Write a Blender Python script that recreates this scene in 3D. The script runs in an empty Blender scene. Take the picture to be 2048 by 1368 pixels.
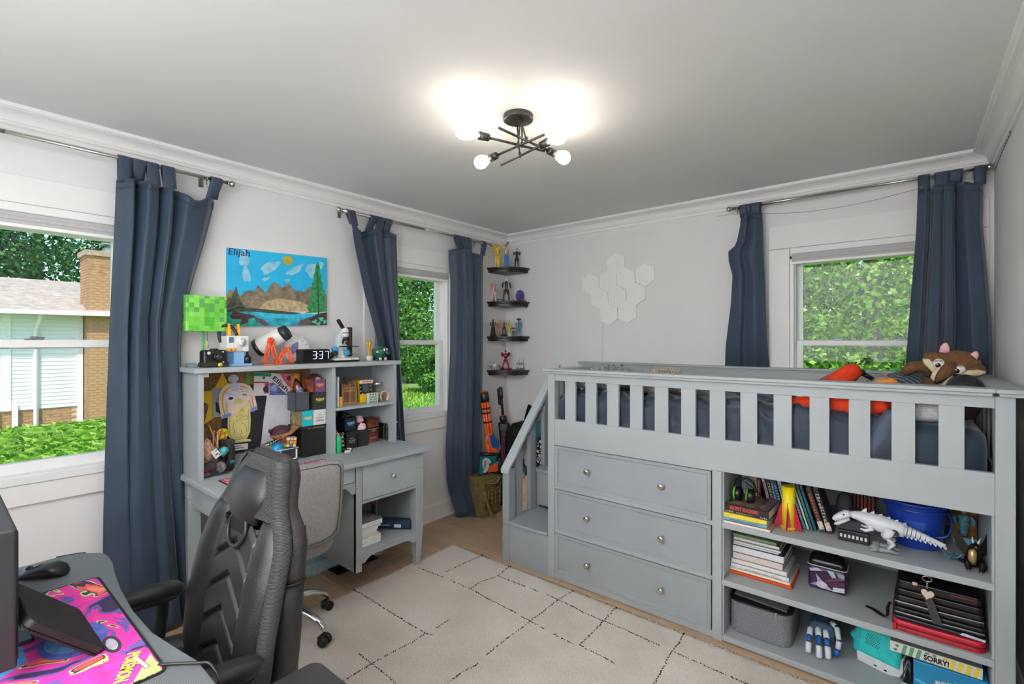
import bpy,bmesh,math,random
import numpy as np
from mathutils import Vector,Matrix,Euler
random.seed(7);np.random.seed(7)
SC=bpy.context.scene
COL=SC.collection
PI=math.pi
# --- camera, world, sun, exposure
cam_data=bpy.data.cameras.new('camera')
cam_data.sensor_width=36.0
cam_data.lens=36.0*964.6/2048.0
cam_data.shift_y=-3.0/2048.0
cam_data.clip_start=0.05
cam=bpy.data.objects.new('camera',cam_data)
COL.objects.link(cam)
cam.location=(2.962,-3.523,1.450)
cam.rotation_euler=(PI/2,0,math.radians(39.4))
SC.camera=cam
world=bpy.data.worlds.new('sky_world');SC.world=world
world.use_nodes=True
wn=world.node_tree
wn.nodes.clear()
w_out=wn.nodes.new('ShaderNodeOutputWorld')
w_bg=wn.nodes.new('ShaderNodeBackground')
w_sky=wn.nodes.new('ShaderNodeTexSky')
w_sky.sky_type='NISHITA'
w_sky.sun_disc=False
w_sky.sun_elevation=math.radians(52)
w_sky.sun_rotation=math.radians(128)
w_bg.inputs['Strength'].default_value=0.30
wn.links.new(w_sky.outputs[0],w_bg.inputs['Color'])
wn.links.new(w_bg.outputs[0],w_out.inputs['Surface'])
sun_d=bpy.data.lights.new('sun','SUN');sun_d.energy=4.2;sun_d.angle=math.radians(0.6)
sun_d.color=(1.0,0.95,0.86)
sun=bpy.data.objects.new('sun',sun_d);COL.objects.link(sun)
sun.location=(8,-10,20)
sun.rotation_euler=Vector((-0.47,0.36,-0.80)).to_track_quat('-Z','Y').to_euler()
# unseen spot added as room fill, bounced off wall and ceiling behind the camera
fill_spot=bpy.data.lights.new('bounce_fill','SPOT');fill_spot.energy=640;fill_spot.spot_size=math.radians(112);fill_spot.spot_blend=0.6;fill_spot.shadow_soft_size=0.04;fill_spot.color=(1.0,0.985,0.965)
fo=bpy.data.objects.new('bounce_fill',fill_spot);COL.objects.link(fo);fo.location=(2.2,-3.15,1.4)
fo.rotation_euler=Vector((-0.12,-0.95,0.42)).to_track_quat('-Z','Y').to_euler()
SC.view_settings.view_transform='Standard'
SC.view_settings.look='None'
SC.view_settings.exposure=0.0
SC.view_settings.gamma=1.0
SC.view_settings.use_curve_mapping=False
try:
 SC.cycles.use_denoising=True
 SC.cycles.max_bounces=10;SC.cycles.diffuse_bounces=6;SC.cycles.glossy_bounces=4
 SC.cycles.transparent_max_bounces=24;SC.cycles.transmission_bounces=6
 SC.cycles.sample_clamp_indirect=6.0;SC.cycles.caustics_reflective=False;SC.cycles.caustics_refractive=False
except Exception:
 pass
 # --- materials
def lin(h):
 h=h.lstrip('#');out=[]
 for i in(0,2,4):
  c=int(h[i:i+2],16)/255.0
  out.append(c/12.92 if c<=0.04045 else((c+0.055)/1.055)**2.4)
 return(out[0],out[1],out[2],1.0)
_M={}
def mat(hexc,rough=0.55,metal=0.0,noise=0.06,scale=30.0,bump=0.0,bscale=200.0,emit=0.0,trans=0.0,spec=0.5,sheen=0.0,alpha=1.0,coat=0.0):
 key=(hexc,rough,metal,noise,scale,bump,bscale,emit,trans,spec,sheen,alpha,coat)
 if key in _M:return _M[key]
 m=bpy.data.materials.new('paint_'+hexc.strip('#'));m.use_nodes=True
 nt=m.node_tree;b=nt.nodes['Principled BSDF']
 c=lin(hexc)
 tc=nt.nodes.new('ShaderNodeTexCoord')
 if noise>0:
  nz=nt.nodes.new('ShaderNodeTexNoise');nz.inputs['Scale'].default_value=scale;nz.inputs['Detail'].default_value=4
  rp=nt.nodes.new('ShaderNodeValToRGB')
  lo=tuple(max(0,x*(1-noise*1.6))for x in c[:3])+(1,);hi=tuple(min(1,x*(1+noise*1.6))for x in c[:3])+(1,)
  rp.color_ramp.elements[0].position=0.3;rp.color_ramp.elements[1].position=0.7
  rp.color_ramp.elements[0].color=lo;rp.color_ramp.elements[1].color=hi
  nt.links.new(tc.outputs['Object'],nz.inputs['Vector']);nt.links.new(nz.outputs['Fac'],rp.inputs['Fac'])
  nt.links.new(rp.outputs['Color'],b.inputs['Base Color'])
  if emit>0:nt.links.new(rp.outputs['Color'],b.inputs['Emission Color'])
 else:
  b.inputs['Base Color'].default_value=c;b.inputs['Emission Color'].default_value=c
 b.inputs['Emission Strength'].default_value=emit
 b.inputs['Roughness'].default_value=rough;b.inputs['Metallic'].default_value=metal
 b.inputs['Specular IOR Level'].default_value=spec
 b.inputs['Transmission Weight'].default_value=trans
 b.inputs['Alpha'].default_value=alpha
 b.inputs['Coat Weight'].default_value=coat
 if sheen:b.inputs['Sheen Weight'].default_value=sheen
 if bump>0:
  n2=nt.nodes.new('ShaderNodeTexNoise');n2.inputs['Scale'].default_value=bscale;n2.inputs['Detail'].default_value=3
  bp=nt.nodes.new('ShaderNodeBump');bp.inputs['Strength'].default_value=bump;bp.inputs['Distance'].default_value=0.004
  nt.links.new(tc.outputs['Object'],n2.inputs['Vector']);nt.links.new(n2.outputs['Fac'],bp.inputs['Height'])
  nt.links.new(bp.outputs['Normal'],b.inputs['Normal'])
 _M[key]=m
 return m
def new_mat(name):
 m=bpy.data.materials.new(name);m.use_nodes=True
 return m,m.node_tree,m.node_tree.nodes['Principled BSDF']
def node(nt,typ,**kw):
 n=nt.nodes.new(typ)
 for k,v in kw.items():
  if k in n.inputs:n.inputs[k].default_value=v
  else:setattr(n,k,v)
 return n
def ramp(nt,stops,interp='LINEAR'):
 r=nt.nodes.new('ShaderNodeValToRGB');r.color_ramp.interpolation=interp
 els=r.color_ramp.elements
 while len(els)<len(stops):els.new(0.5)
 for e,(p,c)in zip(els,stops):e.position=p;e.color=lin(c)if isinstance(c,str)else c
 return r
def glass_mat(name,tint=(1,1,1,1),refl=0.06):
 m=bpy.data.materials.new(name);m.use_nodes=True;nt=m.node_tree;nt.nodes.clear()
 o=nt.nodes.new('ShaderNodeOutputMaterial');t=node(nt,'ShaderNodeBsdfTransparent',Color=tint)
 g=node(nt,'ShaderNodeBsdfGlossy',Roughness=0.02);mx=nt.nodes.new('ShaderNodeMixShader')
 lw=node(nt,'ShaderNodeLayerWeight',Blend=0.25);mm=node(nt,'ShaderNodeMath',operation='MULTIPLY');mm.inputs[1].default_value=refl*4
 ad=node(nt,'ShaderNodeMath',operation='ADD');ad.inputs[1].default_value=refl*0.3
 nt.links.new(lw.outputs['Fresnel'],mm.inputs[0]);nt.links.new(mm.outputs[0],ad.inputs[0])
 nt.links.new(ad.outputs[0],mx.inputs['Fac']);nt.links.new(t.outputs[0],mx.inputs[1]);nt.links.new(g.outputs[0],mx.inputs[2])
 nt.links.new(mx.outputs[0],o.inputs['Surface'])
 return m
def leaf_mat(name,cols,trans=0.35):
 m=bpy.data.materials.new(name);m.use_nodes=True;nt=m.node_tree;nt.nodes.clear()
 o=nt.nodes.new('ShaderNodeOutputMaterial');gi=nt.nodes.new('ShaderNodeNewGeometry')
 r=ramp(nt,[(i/max(1,len(cols)-1),c)for i,c in enumerate(cols)])
 d=nt.nodes.new('ShaderNodeBsdfDiffuse');t=nt.nodes.new('ShaderNodeBsdfTranslucent');mx=node(nt,'ShaderNodeMixShader',Fac=trans)
 nt.links.new(gi.outputs['Random Per Island'],r.inputs['Fac'])
 nt.links.new(r.outputs[0],d.inputs['Color']);nt.links.new(r.outputs[0],t.inputs['Color'])
 nt.links.new(d.outputs[0],mx.inputs[1]);nt.links.new(t.outputs[0],mx.inputs[2]);nt.links.new(mx.outputs[0],o.inputs['Surface'])
 return m
 # --- mesh builder
class MB:
 def __init__(s):s.v=[];s.f=[];s.sm=[];s.M=None
 def add(s,vs,fs,smooth=False):
  b=len(s.v)
  if s.M is not None:vs=[tuple(s.M@Vector(p))for p in vs]
  s.v+=[tuple(p)for p in vs];s.f+=[tuple(b+i for i in f)for f in fs];s.sm+=[smooth]*len(fs)
  return s
 def box(s,x0,x1,y0,y1,z0,z1):
  vs=[(x,y,z)for x in(x0,x1)for y in(y0,y1)for z in(z0,z1)]
  return s.add(vs,[(0,1,3,2),(4,6,7,5),(0,4,5,1),(2,3,7,6),(0,2,6,4),(1,5,7,3)])
 def cbox(s,c,d):
  return s.box(c[0]-d[0]/2,c[0]+d[0]/2,c[1]-d[1]/2,c[1]+d[1]/2,c[2]-d[2]/2,c[2]+d[2]/2)
 def hexa(s,bot,top):
  return s.add(list(bot)+list(top),[(3,2,1,0),(4,5,6,7),(0,1,5,4),(1,2,6,5),(2,3,7,6),(3,0,4,7)])
 def rings(s,rings,cap=True,closed=False,smooth=True):
  n=len(rings[0]);vs=[p for r in rings for p in r];fs=[]
  m=len(rings)
  for i in range(m if closed else m-1):
   a=i*n;b=((i+1)%m)*n
   for j in range(n):
    k=(j+1)%n;fs.append((a+j,a+k,b+k,b+j))
  s.add(vs,fs,smooth)
  if cap and not closed:
   s.add(rings[0],[tuple(range(n))[::-1]]);s.add(rings[-1],[tuple(range(n))])
  return s
 def tube(s,pts,r,n=8,cap=True,closed=False,flat=1.0):
  P=[Vector(p)for p in pts];m=len(P);rs=r if isinstance(r,(list,tuple))else[r]*m
  out=[];up=None
  for i in range(m):
   if closed:t=P[(i+1)%m]-P[i-1]
   else:t=P[min(i+1,m-1)]-P[max(i-1,0)]
   t=t.normalized()if t.length>1e-9 else Vector((0,0,1))
   if up is None:
    up=Vector((0,0,1))if abs(t.z)<0.9 else Vector((1,0,0))
   a=t.cross(up)
   if a.length<1e-6:a=t.cross(Vector((0.3,0.9,0.1)))
   a.normalize();b=a.cross(t).normalized();up=b
   out.append([tuple(P[i]+a*(math.cos(2*PI*k/n)*rs[i])+b*(math.sin(2*PI*k/n)*rs[i]*flat))for k in range(n)])
  return s.rings(out,cap,closed)
 def cyl(s,p0,p1,r0,r1=None,n=16):
  return s.tube([p0,p1],[r0,r0 if r1 is None else r1],n)
 def lathe(s,prof,c=(0,0,0),n=20,axis='z'):
  out=[]
  for r,h in prof:
   ring=[]
   for k in range(n):
    a=2*PI*k/n;x,y=max(r,1e-5)*math.cos(a),max(r,1e-5)*math.sin(a)
    p=(x,y,h)if axis=='z' else((h,x,y)if axis=='x' else(y,h,x))
    ring.append((c[0]+p[0],c[1]+p[1],c[2]+p[2]))
   out.append(ring)
  return s.rings(out)
 def ball(s,c,r,nu=14,nv=9,sup=1.0):
  rx,ry,rz=r if isinstance(r,(list,tuple))else(r,r,r)
  f=lambda v:math.copysign(abs(v)**sup,v)
  out=[]
  for i in range(nv+1):
   th=-PI/2+PI*i/nv;cz=f(math.sin(th));cr=max(f(math.cos(th)),1e-4)
   out.append([(c[0]+rx*cr*f(math.cos(2*PI*k/nu)),c[1]+ry*cr*f(math.sin(2*PI*k/nu)),c[2]+rz*cz)for k in range(nu)])
  return s.rings(out)
 def prism(s,poly,o,u,v,t,smooth=False):
  o,u,v,t=map(Vector,(o,u,v,t));n=len(poly)
  a=[tuple(o+u*p+v*q)for p,q in poly];b=[tuple(Vector(p)+t)for p in a]
  s.add(a+b,[tuple(range(n))[::-1],tuple(range(n,2*n))])
  return s.add(a+b,[(i,(i+1)%n,n+(i+1)%n,n+i)for i in range(n)],smooth)
 def grid(s,fn,nu,nv,smooth=True):
  vs=[fn(i/nu,j/nv)for j in range(nv+1)for i in range(nu+1)];w=nu+1
  return s.add(vs,[(j*w+i,j*w+i+1,(j+1)*w+i+1,(j+1)*w+i)for j in range(nv)for i in range(nu)],smooth)
BASE={}
def finish(o,bev=0,seg=2,solid=0,sub=0,subfirst=False):
 if sub and subfirst:
  m=o.modifiers.new('sub','SUBSURF');m.levels=sub;m.render_levels=sub
 if solid:
  m=o.modifiers.new('solid','SOLIDIFY');m.thickness=solid;m.offset=0
 if bev:
  m=o.modifiers.new('bevel','BEVEL');m.width=bev;m.segments=seg;m.limit_method='ANGLE';m.angle_limit=math.radians(40)
  m.harden_normals=False
 if sub and not subfirst:
  m=o.modifiers.new('sub','SUBSURF');m.levels=sub;m.render_levels=sub
def part(name,mb,material,parent=None,label=None,local=False,bev=0,seg=2,solid=0,sub=0,kind=None,fix=True):
 """one mesh object; verts given in world space unless local=True (or the thing is rotated)"""
 base=BASE.get(parent.name,(0,0,0))if parent is not None else(0,0,0)
 if local:base=(0,0,0)
 me=bpy.data.meshes.new(name)
 vs=[(p[0]-base[0],p[1]-base[1],p[2]-base[2])for p in mb.v]
 me.from_pydata(vs,[],mb.f)
 me.polygons.foreach_set('use_smooth',mb.sm)
 if fix:
  bm=bmesh.new();bm.from_mesh(me)
  bmesh.ops.remove_doubles(bm,verts=bm.verts,dist=1e-6)
  bmesh.ops.recalc_face_normals(bm,faces=bm.faces)
  bm.to_mesh(me);bm.free()
 me.materials.append(material)
 o=bpy.data.objects.new(name,me);COL.objects.link(o)
 if parent is not None:
  o.parent=parent;BASE[o.name]=base
 if label:o['label']=label
 if kind:o['kind']=kind
 finish(o,bev,seg,solid,sub)
 return o
def tag(o,label,cat,group=None):
 o['label']=label;o['category']=cat
 if group:o['group']=group
 return o
def thing(name,label,cat,loc=(0,0,0),rot=None,group=None):
 """an Empty at the thing's base; without rot its parts are given in world space, with rot in its own space"""
 o=bpy.data.objects.new(name,None);COL.objects.link(o);o.location=loc;o.empty_display_size=0.05
 if rot is not None:
  if isinstance(rot,(int,float)):o.rotation_euler=(0,0,rot)
  elif isinstance(rot,Matrix):o.rotation_euler=rot.to_euler()
  else:o.rotation_euler=rot
  BASE[o.name]=(0,0,0)
 else:BASE[o.name]=tuple(loc)
 return tag(o,label,cat,group)
def struct(name,label=None):
 o=bpy.data.objects.new(name,None);COL.objects.link(o);o['kind']='structure';BASE[o.name]=(0,0,0)
 if label:o['label']=label
 return o
def solo(name,mb,material,label,cat,loc=(0,0,0),rot=None,group=None,**kw):
 """a thing that is one mesh, given in its own space about its base"""
 o=part(name,mb,material,None,None,True,**kw);o.location=loc
 if rot is not None:o.rotation_euler=(0,0,rot)if isinstance(rot,(int,float))else(rot.to_euler()if isinstance(rot,Matrix)else rot)
 return tag(o,label,cat,group)
def dup(root,loc,rotz=None,label=None,group=None):
 r=root.copy();COL.objects.link(r);r.location=loc
 if rotz is not None:r.rotation_euler=(0,0,rotz)
 if label:r['label']=label
 if group:r['group']=group
 for ch in list(root.children):
  c=ch.copy();COL.objects.link(c);c.parent=r
  for g in list(ch.children):
   d=g.copy();COL.objects.link(d);d.parent=c
 return r
def frame(o,x,y):
 """4x4 with columns x, y, x cross y at origin o"""
 x=Vector(x).normalized();y=Vector(y);z=x.cross(y).normalized();y=z.cross(x)
 return Matrix(((x[0],y[0],z[0],o[0]),(x[1],y[1],z[1],o[1]),(x[2],y[2],z[2],o[2]),(0,0,0,1)))
def text(s,size,material,parent,o,x,y,name='lettering',depth=0.0006,width=None,shear=0.0,bold=0.0,align='CENTER',local=False,line=1.0,arc=0.0):
 """flat lettering; o = centre, x = reading direction, y = up"""
 cu=bpy.data.curves.new(name,'FONT');cu.body=s;cu.size=size;cu.extrude=depth;cu.align_x=align;cu.align_y='CENTER'
 cu.shear=shear;cu.offset=bold;cu.space_line=line;cu.resolution_u=3
 ob=bpy.data.objects.new(name,cu)
 me=bpy.data.meshes.new_from_object(ob);bpy.data.objects.remove(ob);bpy.data.curves.remove(cu)
 if len(me.vertices)==0:return None
 co=np.array([v.co[:]for v in me.vertices])
 if width:
  w=co[:,0].max()-co[:,0].min()
  co[:,0]*=width/w
 if arc:
  co[:,1]+=arc*(1-(2*co[:,0]/max(1e-6,np.ptp(co[:,0])))**2)
 M=frame(o,x,y)
 if parent is not None and not local:
  b=BASE.get(parent.name,(0,0,0));M=Matrix.Translation((-b[0],-b[1],-b[2]))@M
 for v,c in zip(me.vertices,co):v.co=M@Vector(c)
 me.materials.clear();me.materials.append(material)
 ob=bpy.data.objects.new(name,me);COL.objects.link(ob)
 if parent is not None:ob.parent=parent
 return ob
def scrawl(par,m,o,x,y,w,h,n=7,local=False,th=.0004):
 """print too small to read: a row of short irregular marks"""
 rng=random.Random(n*7+int(abs(o[0]*1e4))+int(abs(o[2]*1e4)));M=frame(o,x,y);mb=MB();mb.M=M;st=w/n
 for k in range(n):
  x0=-w/2+k*st;hh=h*rng.choice((.6,.6,1,.75));a=st*rng.uniform(.5,.8)
  mb.box(x0,x0+st*.22,-h/2,-h/2+hh,0,th).box(x0,x0+a,-h/2+hh-h*.2,-h/2+hh,0,th)
  if rng.random()<.6:mb.box(x0,x0+a,-h/2,-h/2+h*.18,0,th)
  if rng.random()<.5:mb.box(x0+a-st*.2,x0+a,-h/2,-h/2+hh,0,th)
 return part('print',mb,m,par,local=local,kind='stuff',fix=False)
def rpoly(x0,x1,y0,y1,r,n=5):
 out=[]
 for cx,cy,a0 in((x1-r,y1-r,0),(x0+r,y1-r,90),(x0+r,y0+r,180),(x1-r,y0+r,270)):
  for k in range(n+1):
   a=math.radians(a0+90*k/n);out.append((cx+r*math.cos(a),cy+r*math.sin(a)))
 return out
def cpoly(cx,cy,rx,ry=None,n=20,a0=0,a1=360):
 ry=rx if ry is None else ry
 full=abs(a1-a0)>=360
 return[(cx+rx*math.cos(math.radians(a0+(a1-a0)*k/(n if full else n-1))),cy+ry*math.sin(math.radians(a0+(a1-a0)*k/(n if full else n-1))))for k in range(n)]
def smoothstep(a,b,x):
 t=max(0.0,min(1.0,(x-a)/(b-a)));return t*t*(3-2*t)
def interp(tab,x):
 if x<=tab[0][0]:return tab[0][1]
 for(a,p),(b,q)in zip(tab,tab[1:]):
  if x<=b:
   t=(x-a)/(b-a);return p+(q-p)*t
 return tab[-1][1]
def spline(pts,n):
 P=[Vector(p)for p in pts];P=[P[0]*2-P[1]]+P+[P[-1]*2-P[-2]];out=[]
 for i in range(1,len(P)-2):
  for k in range(n):
   t=k/n;a,b,c,d=P[i-1],P[i],P[i+1],P[i+2]
   out.append(tuple(0.5*((2*b)+(c-a)*t+(2*a-5*b+4*c-d)*t*t+(3*b-a-3*c+d)*t**3)))
 out.append(tuple(P[-2]));return out
 # --- the room
WALL=mat('#e4e4e5',0.75,noise=0.012,scale=3,bump=0.03,bscale=400)
CEIL=mat('#e0e0e0',0.85,noise=0.012,scale=2,bump=0.06,bscale=500)
TRIM=mat('#ececec',0.45,noise=0.01,scale=6)
SASH=mat('#f0f0f0',0.35,noise=0.008,scale=8)
H=2.44;RX=3.307;RY=-4.25
def plank_mat():
 m,nt,b=new_mat('oak_floor')
 tc=node(nt,'ShaderNodeTexCoord');oi=node(nt,'ShaderNodeObjectInfo')
 mp=node(nt,'ShaderNodeMapping');mp.inputs['Scale'].default_value=(1.2,14,14)
 ad=node(nt,'ShaderNodeVectorMath',operation='ADD')
 nz=node(nt,'ShaderNodeTexNoise',Scale=6.0,Detail=6.0,Distortion=0.8)
 r=ramp(nt,[(0.25,'#a58b72'),(0.5,'#b89c80'),(0.8,'#c7ad92')])
 hs=node(nt,'ShaderNodeHueSaturation');mr=node(nt,'ShaderNodeMapRange');mr.inputs['To Min'].default_value=0.86;mr.inputs['To Max'].default_value=1.08
 nt.links.new(tc.outputs['Object'],mp.inputs['Vector']);nt.links.new(mp.outputs[0],ad.inputs[0]);nt.links.new(oi.outputs['Random'],ad.inputs[1])
 nt.links.new(ad.outputs[0],nz.inputs['Vector']);nt.links.new(nz.outputs['Fac'],r.inputs['Fac']);nt.links.new(r.outputs[0],hs.inputs['Color'])
 nt.links.new(oi.outputs['Random'],mr.inputs['Value']);nt.links.new(mr.outputs[0],hs.inputs['Value']);nt.links.new(hs.outputs[0],b.inputs['Base Color'])
 b.inputs['Roughness'].default_value=0.42
 return m
OAK=plank_mat()
floor=part('floor',MB().box(-0.15,RX+.12,RY-.12,0.12,-0.06,-0.012),mat('#6d5a48',0.8),kind='structure')
pw=0.178;nrow=0;y=0.0;pm={}
while y>RY:
 x=-0.0;off=[0.55,1.35,0.95,0.3,1.1][nrow%5];first=True
 while x<RX-1e-6:
  L=off if first else 1.55;first=False
  L=min(L,RX-x);L=round(L,4)
  w=round(min(pw,y-RY),4)
  if(L,w)not in pm:
   o=part('plank',MB().box(0.0008,L-0.0008,-w+0.0008,-0.0008,-0.012,0),OAK,floor,local=True,bev=0.001,seg=1);pm[(L,w)]=o.data
  else:
   o=bpy.data.objects.new('plank',pm[(L,w)]);COL.objects.link(o);o.parent=floor
   mo=o.modifiers.new('bevel','BEVEL');mo.width=0.001;mo.segments=1
  o.location=(x,y,0);x+=L
 y-=pw;nrow+=1
part('ceiling',MB().box(-0.15,RX+.12,RY-.12,0.15,H,H+.1),CEIL,kind='structure')
W1=(-3.97,-2.875,0.865,1.99);W2=(-1.475,-0.745,0.865,1.99);W3=(2.375,3.17,0.865,1.99)
mb=MB();T=-0.15
ys=[RY-.12,W1[0],W1[1],W2[0],W2[1],0.0]
for a,b in((0,1),(2,3),(4,5)):mb.box(T,0,ys[a],ys[b],0,H)
for w in(W1,W2):mb.box(T,0,w[0],w[1],0,w[2]);mb.box(T,0,w[0],w[1],w[3],H)
part('wall_left',mb,WALL,kind='structure')
mb=MB();mb.box(T,W3[0],0,.15,0,H).box(W3[1],RX+.12,0,.15,0,H).box(W3[0],W3[1],0,.15,0,W3[2]).box(W3[0],W3[1],0,.15,W3[3],H)
part('wall_back',mb,WALL,kind='structure')
part('wall_right',MB().box(RX,RX+.12,RY-.12,0,0,H),WALL,kind='structure')
part('wall_front',MB().box(0,RX,RY-.12,RY,0,H),WALL,kind='structure')
# crown moulding: one mitred run per wall
CP=[(0,2.345),(0.012,2.345),(0.013,2.364),(0.022,2.367),(0.024,2.372),(0.022,2.377),(0.027,2.382)]
CP+=[(0.027+0.045*(1-math.cos(k*PI/12)),2.382+0.036*math.sin(k*PI/12))for k in range(1,7)]
CP+=[(0.075,2.421),(0.085,2.424),(0.086,2.44),(0,2.44)]
def run(name,fa,fb,prof,m,kind='structure'):
 mb=MB();n=len(prof);A_=[fa(d,z)for d,z in prof];B_=[fb(d,z)for d,z in prof]
 mb.add(A_+B_,[(i,(i+1)%n,n+(i+1)%n,n+i)for i in range(n)]);mb.add(A_+B_,[tuple(range(n)),tuple(range(n,2*n))])
 return part(name,mb,m,kind=kind)
run('trim_1',lambda d,z:(d,RY+d,z),lambda d,z:(d,-d,z),CP,TRIM)
run('trim_2',lambda d,z:(d,-d,z),lambda d,z:(RX-d,-d,z),CP,TRIM)
run('trim_3',lambda d,z:(RX-d,-d,z),lambda d,z:(RX-d,RY+d,z),CP,TRIM)
run('trim_4',lambda d,z:(RX-d,RY+d,z),lambda d,z:(d,RY+d,z),CP,TRIM)
BP=[(0,0),(0.022,0),(0.022,0.012),(0.015,0.018),(0.015,0.118),(0.011,0.126),(0.009,0.138),(0,0.142)]
run('baseboard_left',lambda d,z:(d,RY+d,z),lambda d,z:(d,-d,z),BP,TRIM)
run('baseboard_back',lambda d,z:(d,-d,z),lambda d,z:(RX-d,-d,z),BP,TRIM)
run('baseboard_right',lambda d,z:(RX-d,-d,z),lambda d,z:(RX-d,RY+d,z),BP,TRIM)
PANE=glass_mat('window_glass',(0.97,1.0,0.985,1),0.05)
BLIND=mat('#b4b4b6',0.7,noise=0.03,scale=60)
LOCK=mat('#7d8288',0.35,metal=0.6)
def window(idx,w,mp,casing_w,cl=True,cr=True):
 """double hung window; mp(u, n, z) maps along-wall, inward, up"""
 u0,u1,z0,z1=w
 W=struct('window_%d'%idx)
 def bx(mb,a,b,n0,n1,c,d):
  p,q=mp(a,n0,c),mp(b,n1,d)
  mb.box(min(p[0],q[0]),max(p[0],q[0]),min(p[1],q[1]),max(p[1],q[1]),min(p[2],q[2]),max(p[2],q[2]))
 c=casing_w
 for nm,a,b,zz0,zz1 in(('casing_side',u0-c,u0,z0-0.03,z1+0.05),('casing_side',u1,u1+c,z0-0.03,z1+0.05),('casing_head',u0-c,u1+c,z1+0.052,z1+0.052+c+0.03)):
  m_=MB();bx(m_,a,b,0,0.012,zz0,zz1);part(nm,m_,TRIM,W,bev=0.003)
 m_=MB();bx(m_,u0-c-.0,u1+c+.0,0,0.018,0.738,0.828);part('apron',m_,TRIM,W,bev=0.003)
 m_=MB();bx(m_,u0,u1,-0.045,0.026,0.829,0.868);part('sill',m_,TRIM,W,bev=0.004)
 m_=MB()
 bx(m_,u0,u0+0.022,-0.15,0.0,z0,z1);bx(m_,u1-0.022,u1,-0.15,0.0,z0,z1);bx(m_,u0,u1,-0.15,0.0,z1-0.02,z1);bx(m_,u0+.022,u1-.022,-0.15,-0.045,z0,z0+0.008)
 bx(m_,u0+0.022,u0+0.03,-0.04,-0.028,z0,z1);bx(m_,u1-0.03,u1-0.022,-0.04,-0.028,z0,z1)
 part('jamb',m_,SASH,W,bev=0.0015,seg=1)
 a,b=u0+0.022,u1-0.022;zm=1.433
 def sash(nm,n0,n1,s0,s1,st,rb,rt):
  m_=MB();bx(m_,a,a+st,n0,n1,s0,s1);bx(m_,b-st,b,n0,n1,s0,s1);bx(m_,a+st,b-st,n0,n1,s0,s0+rb);bx(m_,a+st,b-st,n0,n1,s1-rt,s1)
  S=part(nm,m_,SASH,W,bev=0.003)
  g=MB();nn=(n0+n1)/2;bx(g,a+st,b-st,nn-0.003,nn+0.003,s0+rb,s1-rt);part('pane',g,PANE,S)
  return S
 sash('upper_sash',-0.125,-0.09,zm-0.018,z1-0.02,0.036,0.033,0.03)
 L=sash('lower_sash',-0.085,-0.047,z0+0.008,zm+0.018,0.042,0.04,0.033)
 for f in(0.3,0.7):
  u=a+(b-a)*f;k=MB();bx(k,u-0.03,u+0.03,-0.083,-0.05,zm+0.018,zm+0.026);bx(k,u-0.012,u+0.012,-0.076,-0.056,zm+0.026,zm+0.036);bx(k,u+0.0,u+0.035,-0.07,-0.062,zm+0.026,zm+0.033)
  part('sash_lock',k,LOCK,L,bev=0.002)
 bl=MB();bx(bl,u0+0.004,u1-0.004,-0.032,0.012,2.003,2.041);B=part('blind_cassette',bl,TRIM,W,bev=0.004)
 bl=MB()
 for k in range(6):bx(bl,u0+0.012,u1-0.012,-0.032+(k%2)*.003,0.004-(k%2)*.003,1.953+k*.0083,1.9607+k*.0083)
 part('blind_fabric',bl,BLIND,B)
 bl=MB();bx(bl,u0+0.01,u1-0.01,-0.034,0.008,1.937,1.9525);part('bottom_rail',bl,mat('#fafafa',0.4),B,bev=0.002)
 return W
window(1,W1,lambda u,n,z:(n,u,z),0.09)
window(2,W2,lambda u,n,z:(n,u,z),0.09)
window(3,W3,lambda u,n,z:(u,-n,z),0.12)
# --- outdoors
lawn=mat('#84a35a',0.9,noise=0.22,scale=1.3,bump=0.5,bscale=30)
mb=MB();mb.box(-60,-0.16,-40,60,-1.6,-1.3);mb.box(-0.16,40,0.3,60,-1.6,-1.3)
g=part('lawn',mb,lawn,kind='structure')
def leaf_cloud(n,blobs,size,flat=0.6):
 """n leaf quads gathered on the shells of blobs [(centre, radii, weight)]"""
 rng=np.random
 wt=np.array([b[2]for b in blobs],float);wt/=wt.sum()
 idx=rng.choice(len(blobs),n,p=wt)
 c=np.array([b[0]for b in blobs])[idx];r=np.array([b[1]for b in blobs])[idx]
 d=rng.normal(size=(n,3));d/=np.linalg.norm(d,axis=1)[:,None]
 rad=(0.55+0.5*rng.random(n)**0.7)[:,None]
 pos=c+d*r*rad
 nrm=d*0.6+rng.normal(size=(n,3))*0.6;nrm[:,2]+=0.35;nrm/=np.linalg.norm(nrm,axis=1)[:,None]
 t=np.cross(nrm,rng.normal(size=(n,3)));t/=np.linalg.norm(t,axis=1)[:,None];bt=np.cross(nrm,t)
 s=(size*(0.6+0.8*rng.random(n)))[:,None]
 v=np.empty((n,4,3))
 v[:,0]=pos-t*s;v[:,1]=pos+bt*s*flat;v[:,2]=pos+t*s;v[:,3]=pos-bt*s*flat
 return v.reshape(-1,3)
def leaves_part(name,verts,material,parent):
 n=len(verts)//4;me=bpy.data.meshes.new(name)
 me.vertices.add(len(verts));me.vertices.foreach_set('co',verts.ravel())
 me.loops.add(n*4);me.loops.foreach_set('vertex_index',np.arange(n*4));me.polygons.add(n)
 me.polygons.foreach_set('loop_start',np.arange(n)*4);me.polygons.foreach_set('loop_total',np.full(n,4))
 me.update(calc_edges=True);me.materials.append(material)
 o=bpy.data.objects.new(name,me);COL.objects.link(o);o['kind']='stuff'
 if parent:o.parent=parent
 return o
BARK=mat('#6f675c',0.9,noise=0.25,scale=9,bump=0.6,bscale=40)
LF_DARK=leaf_mat('leaf_dark',['#21482f','#2f6a3d','#4d8a4a','#6fa35a'])
LF_MID=leaf_mat('leaf_mid',['#2c5a2c','#4a8436','#74a84c','#9cc766'])
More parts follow.
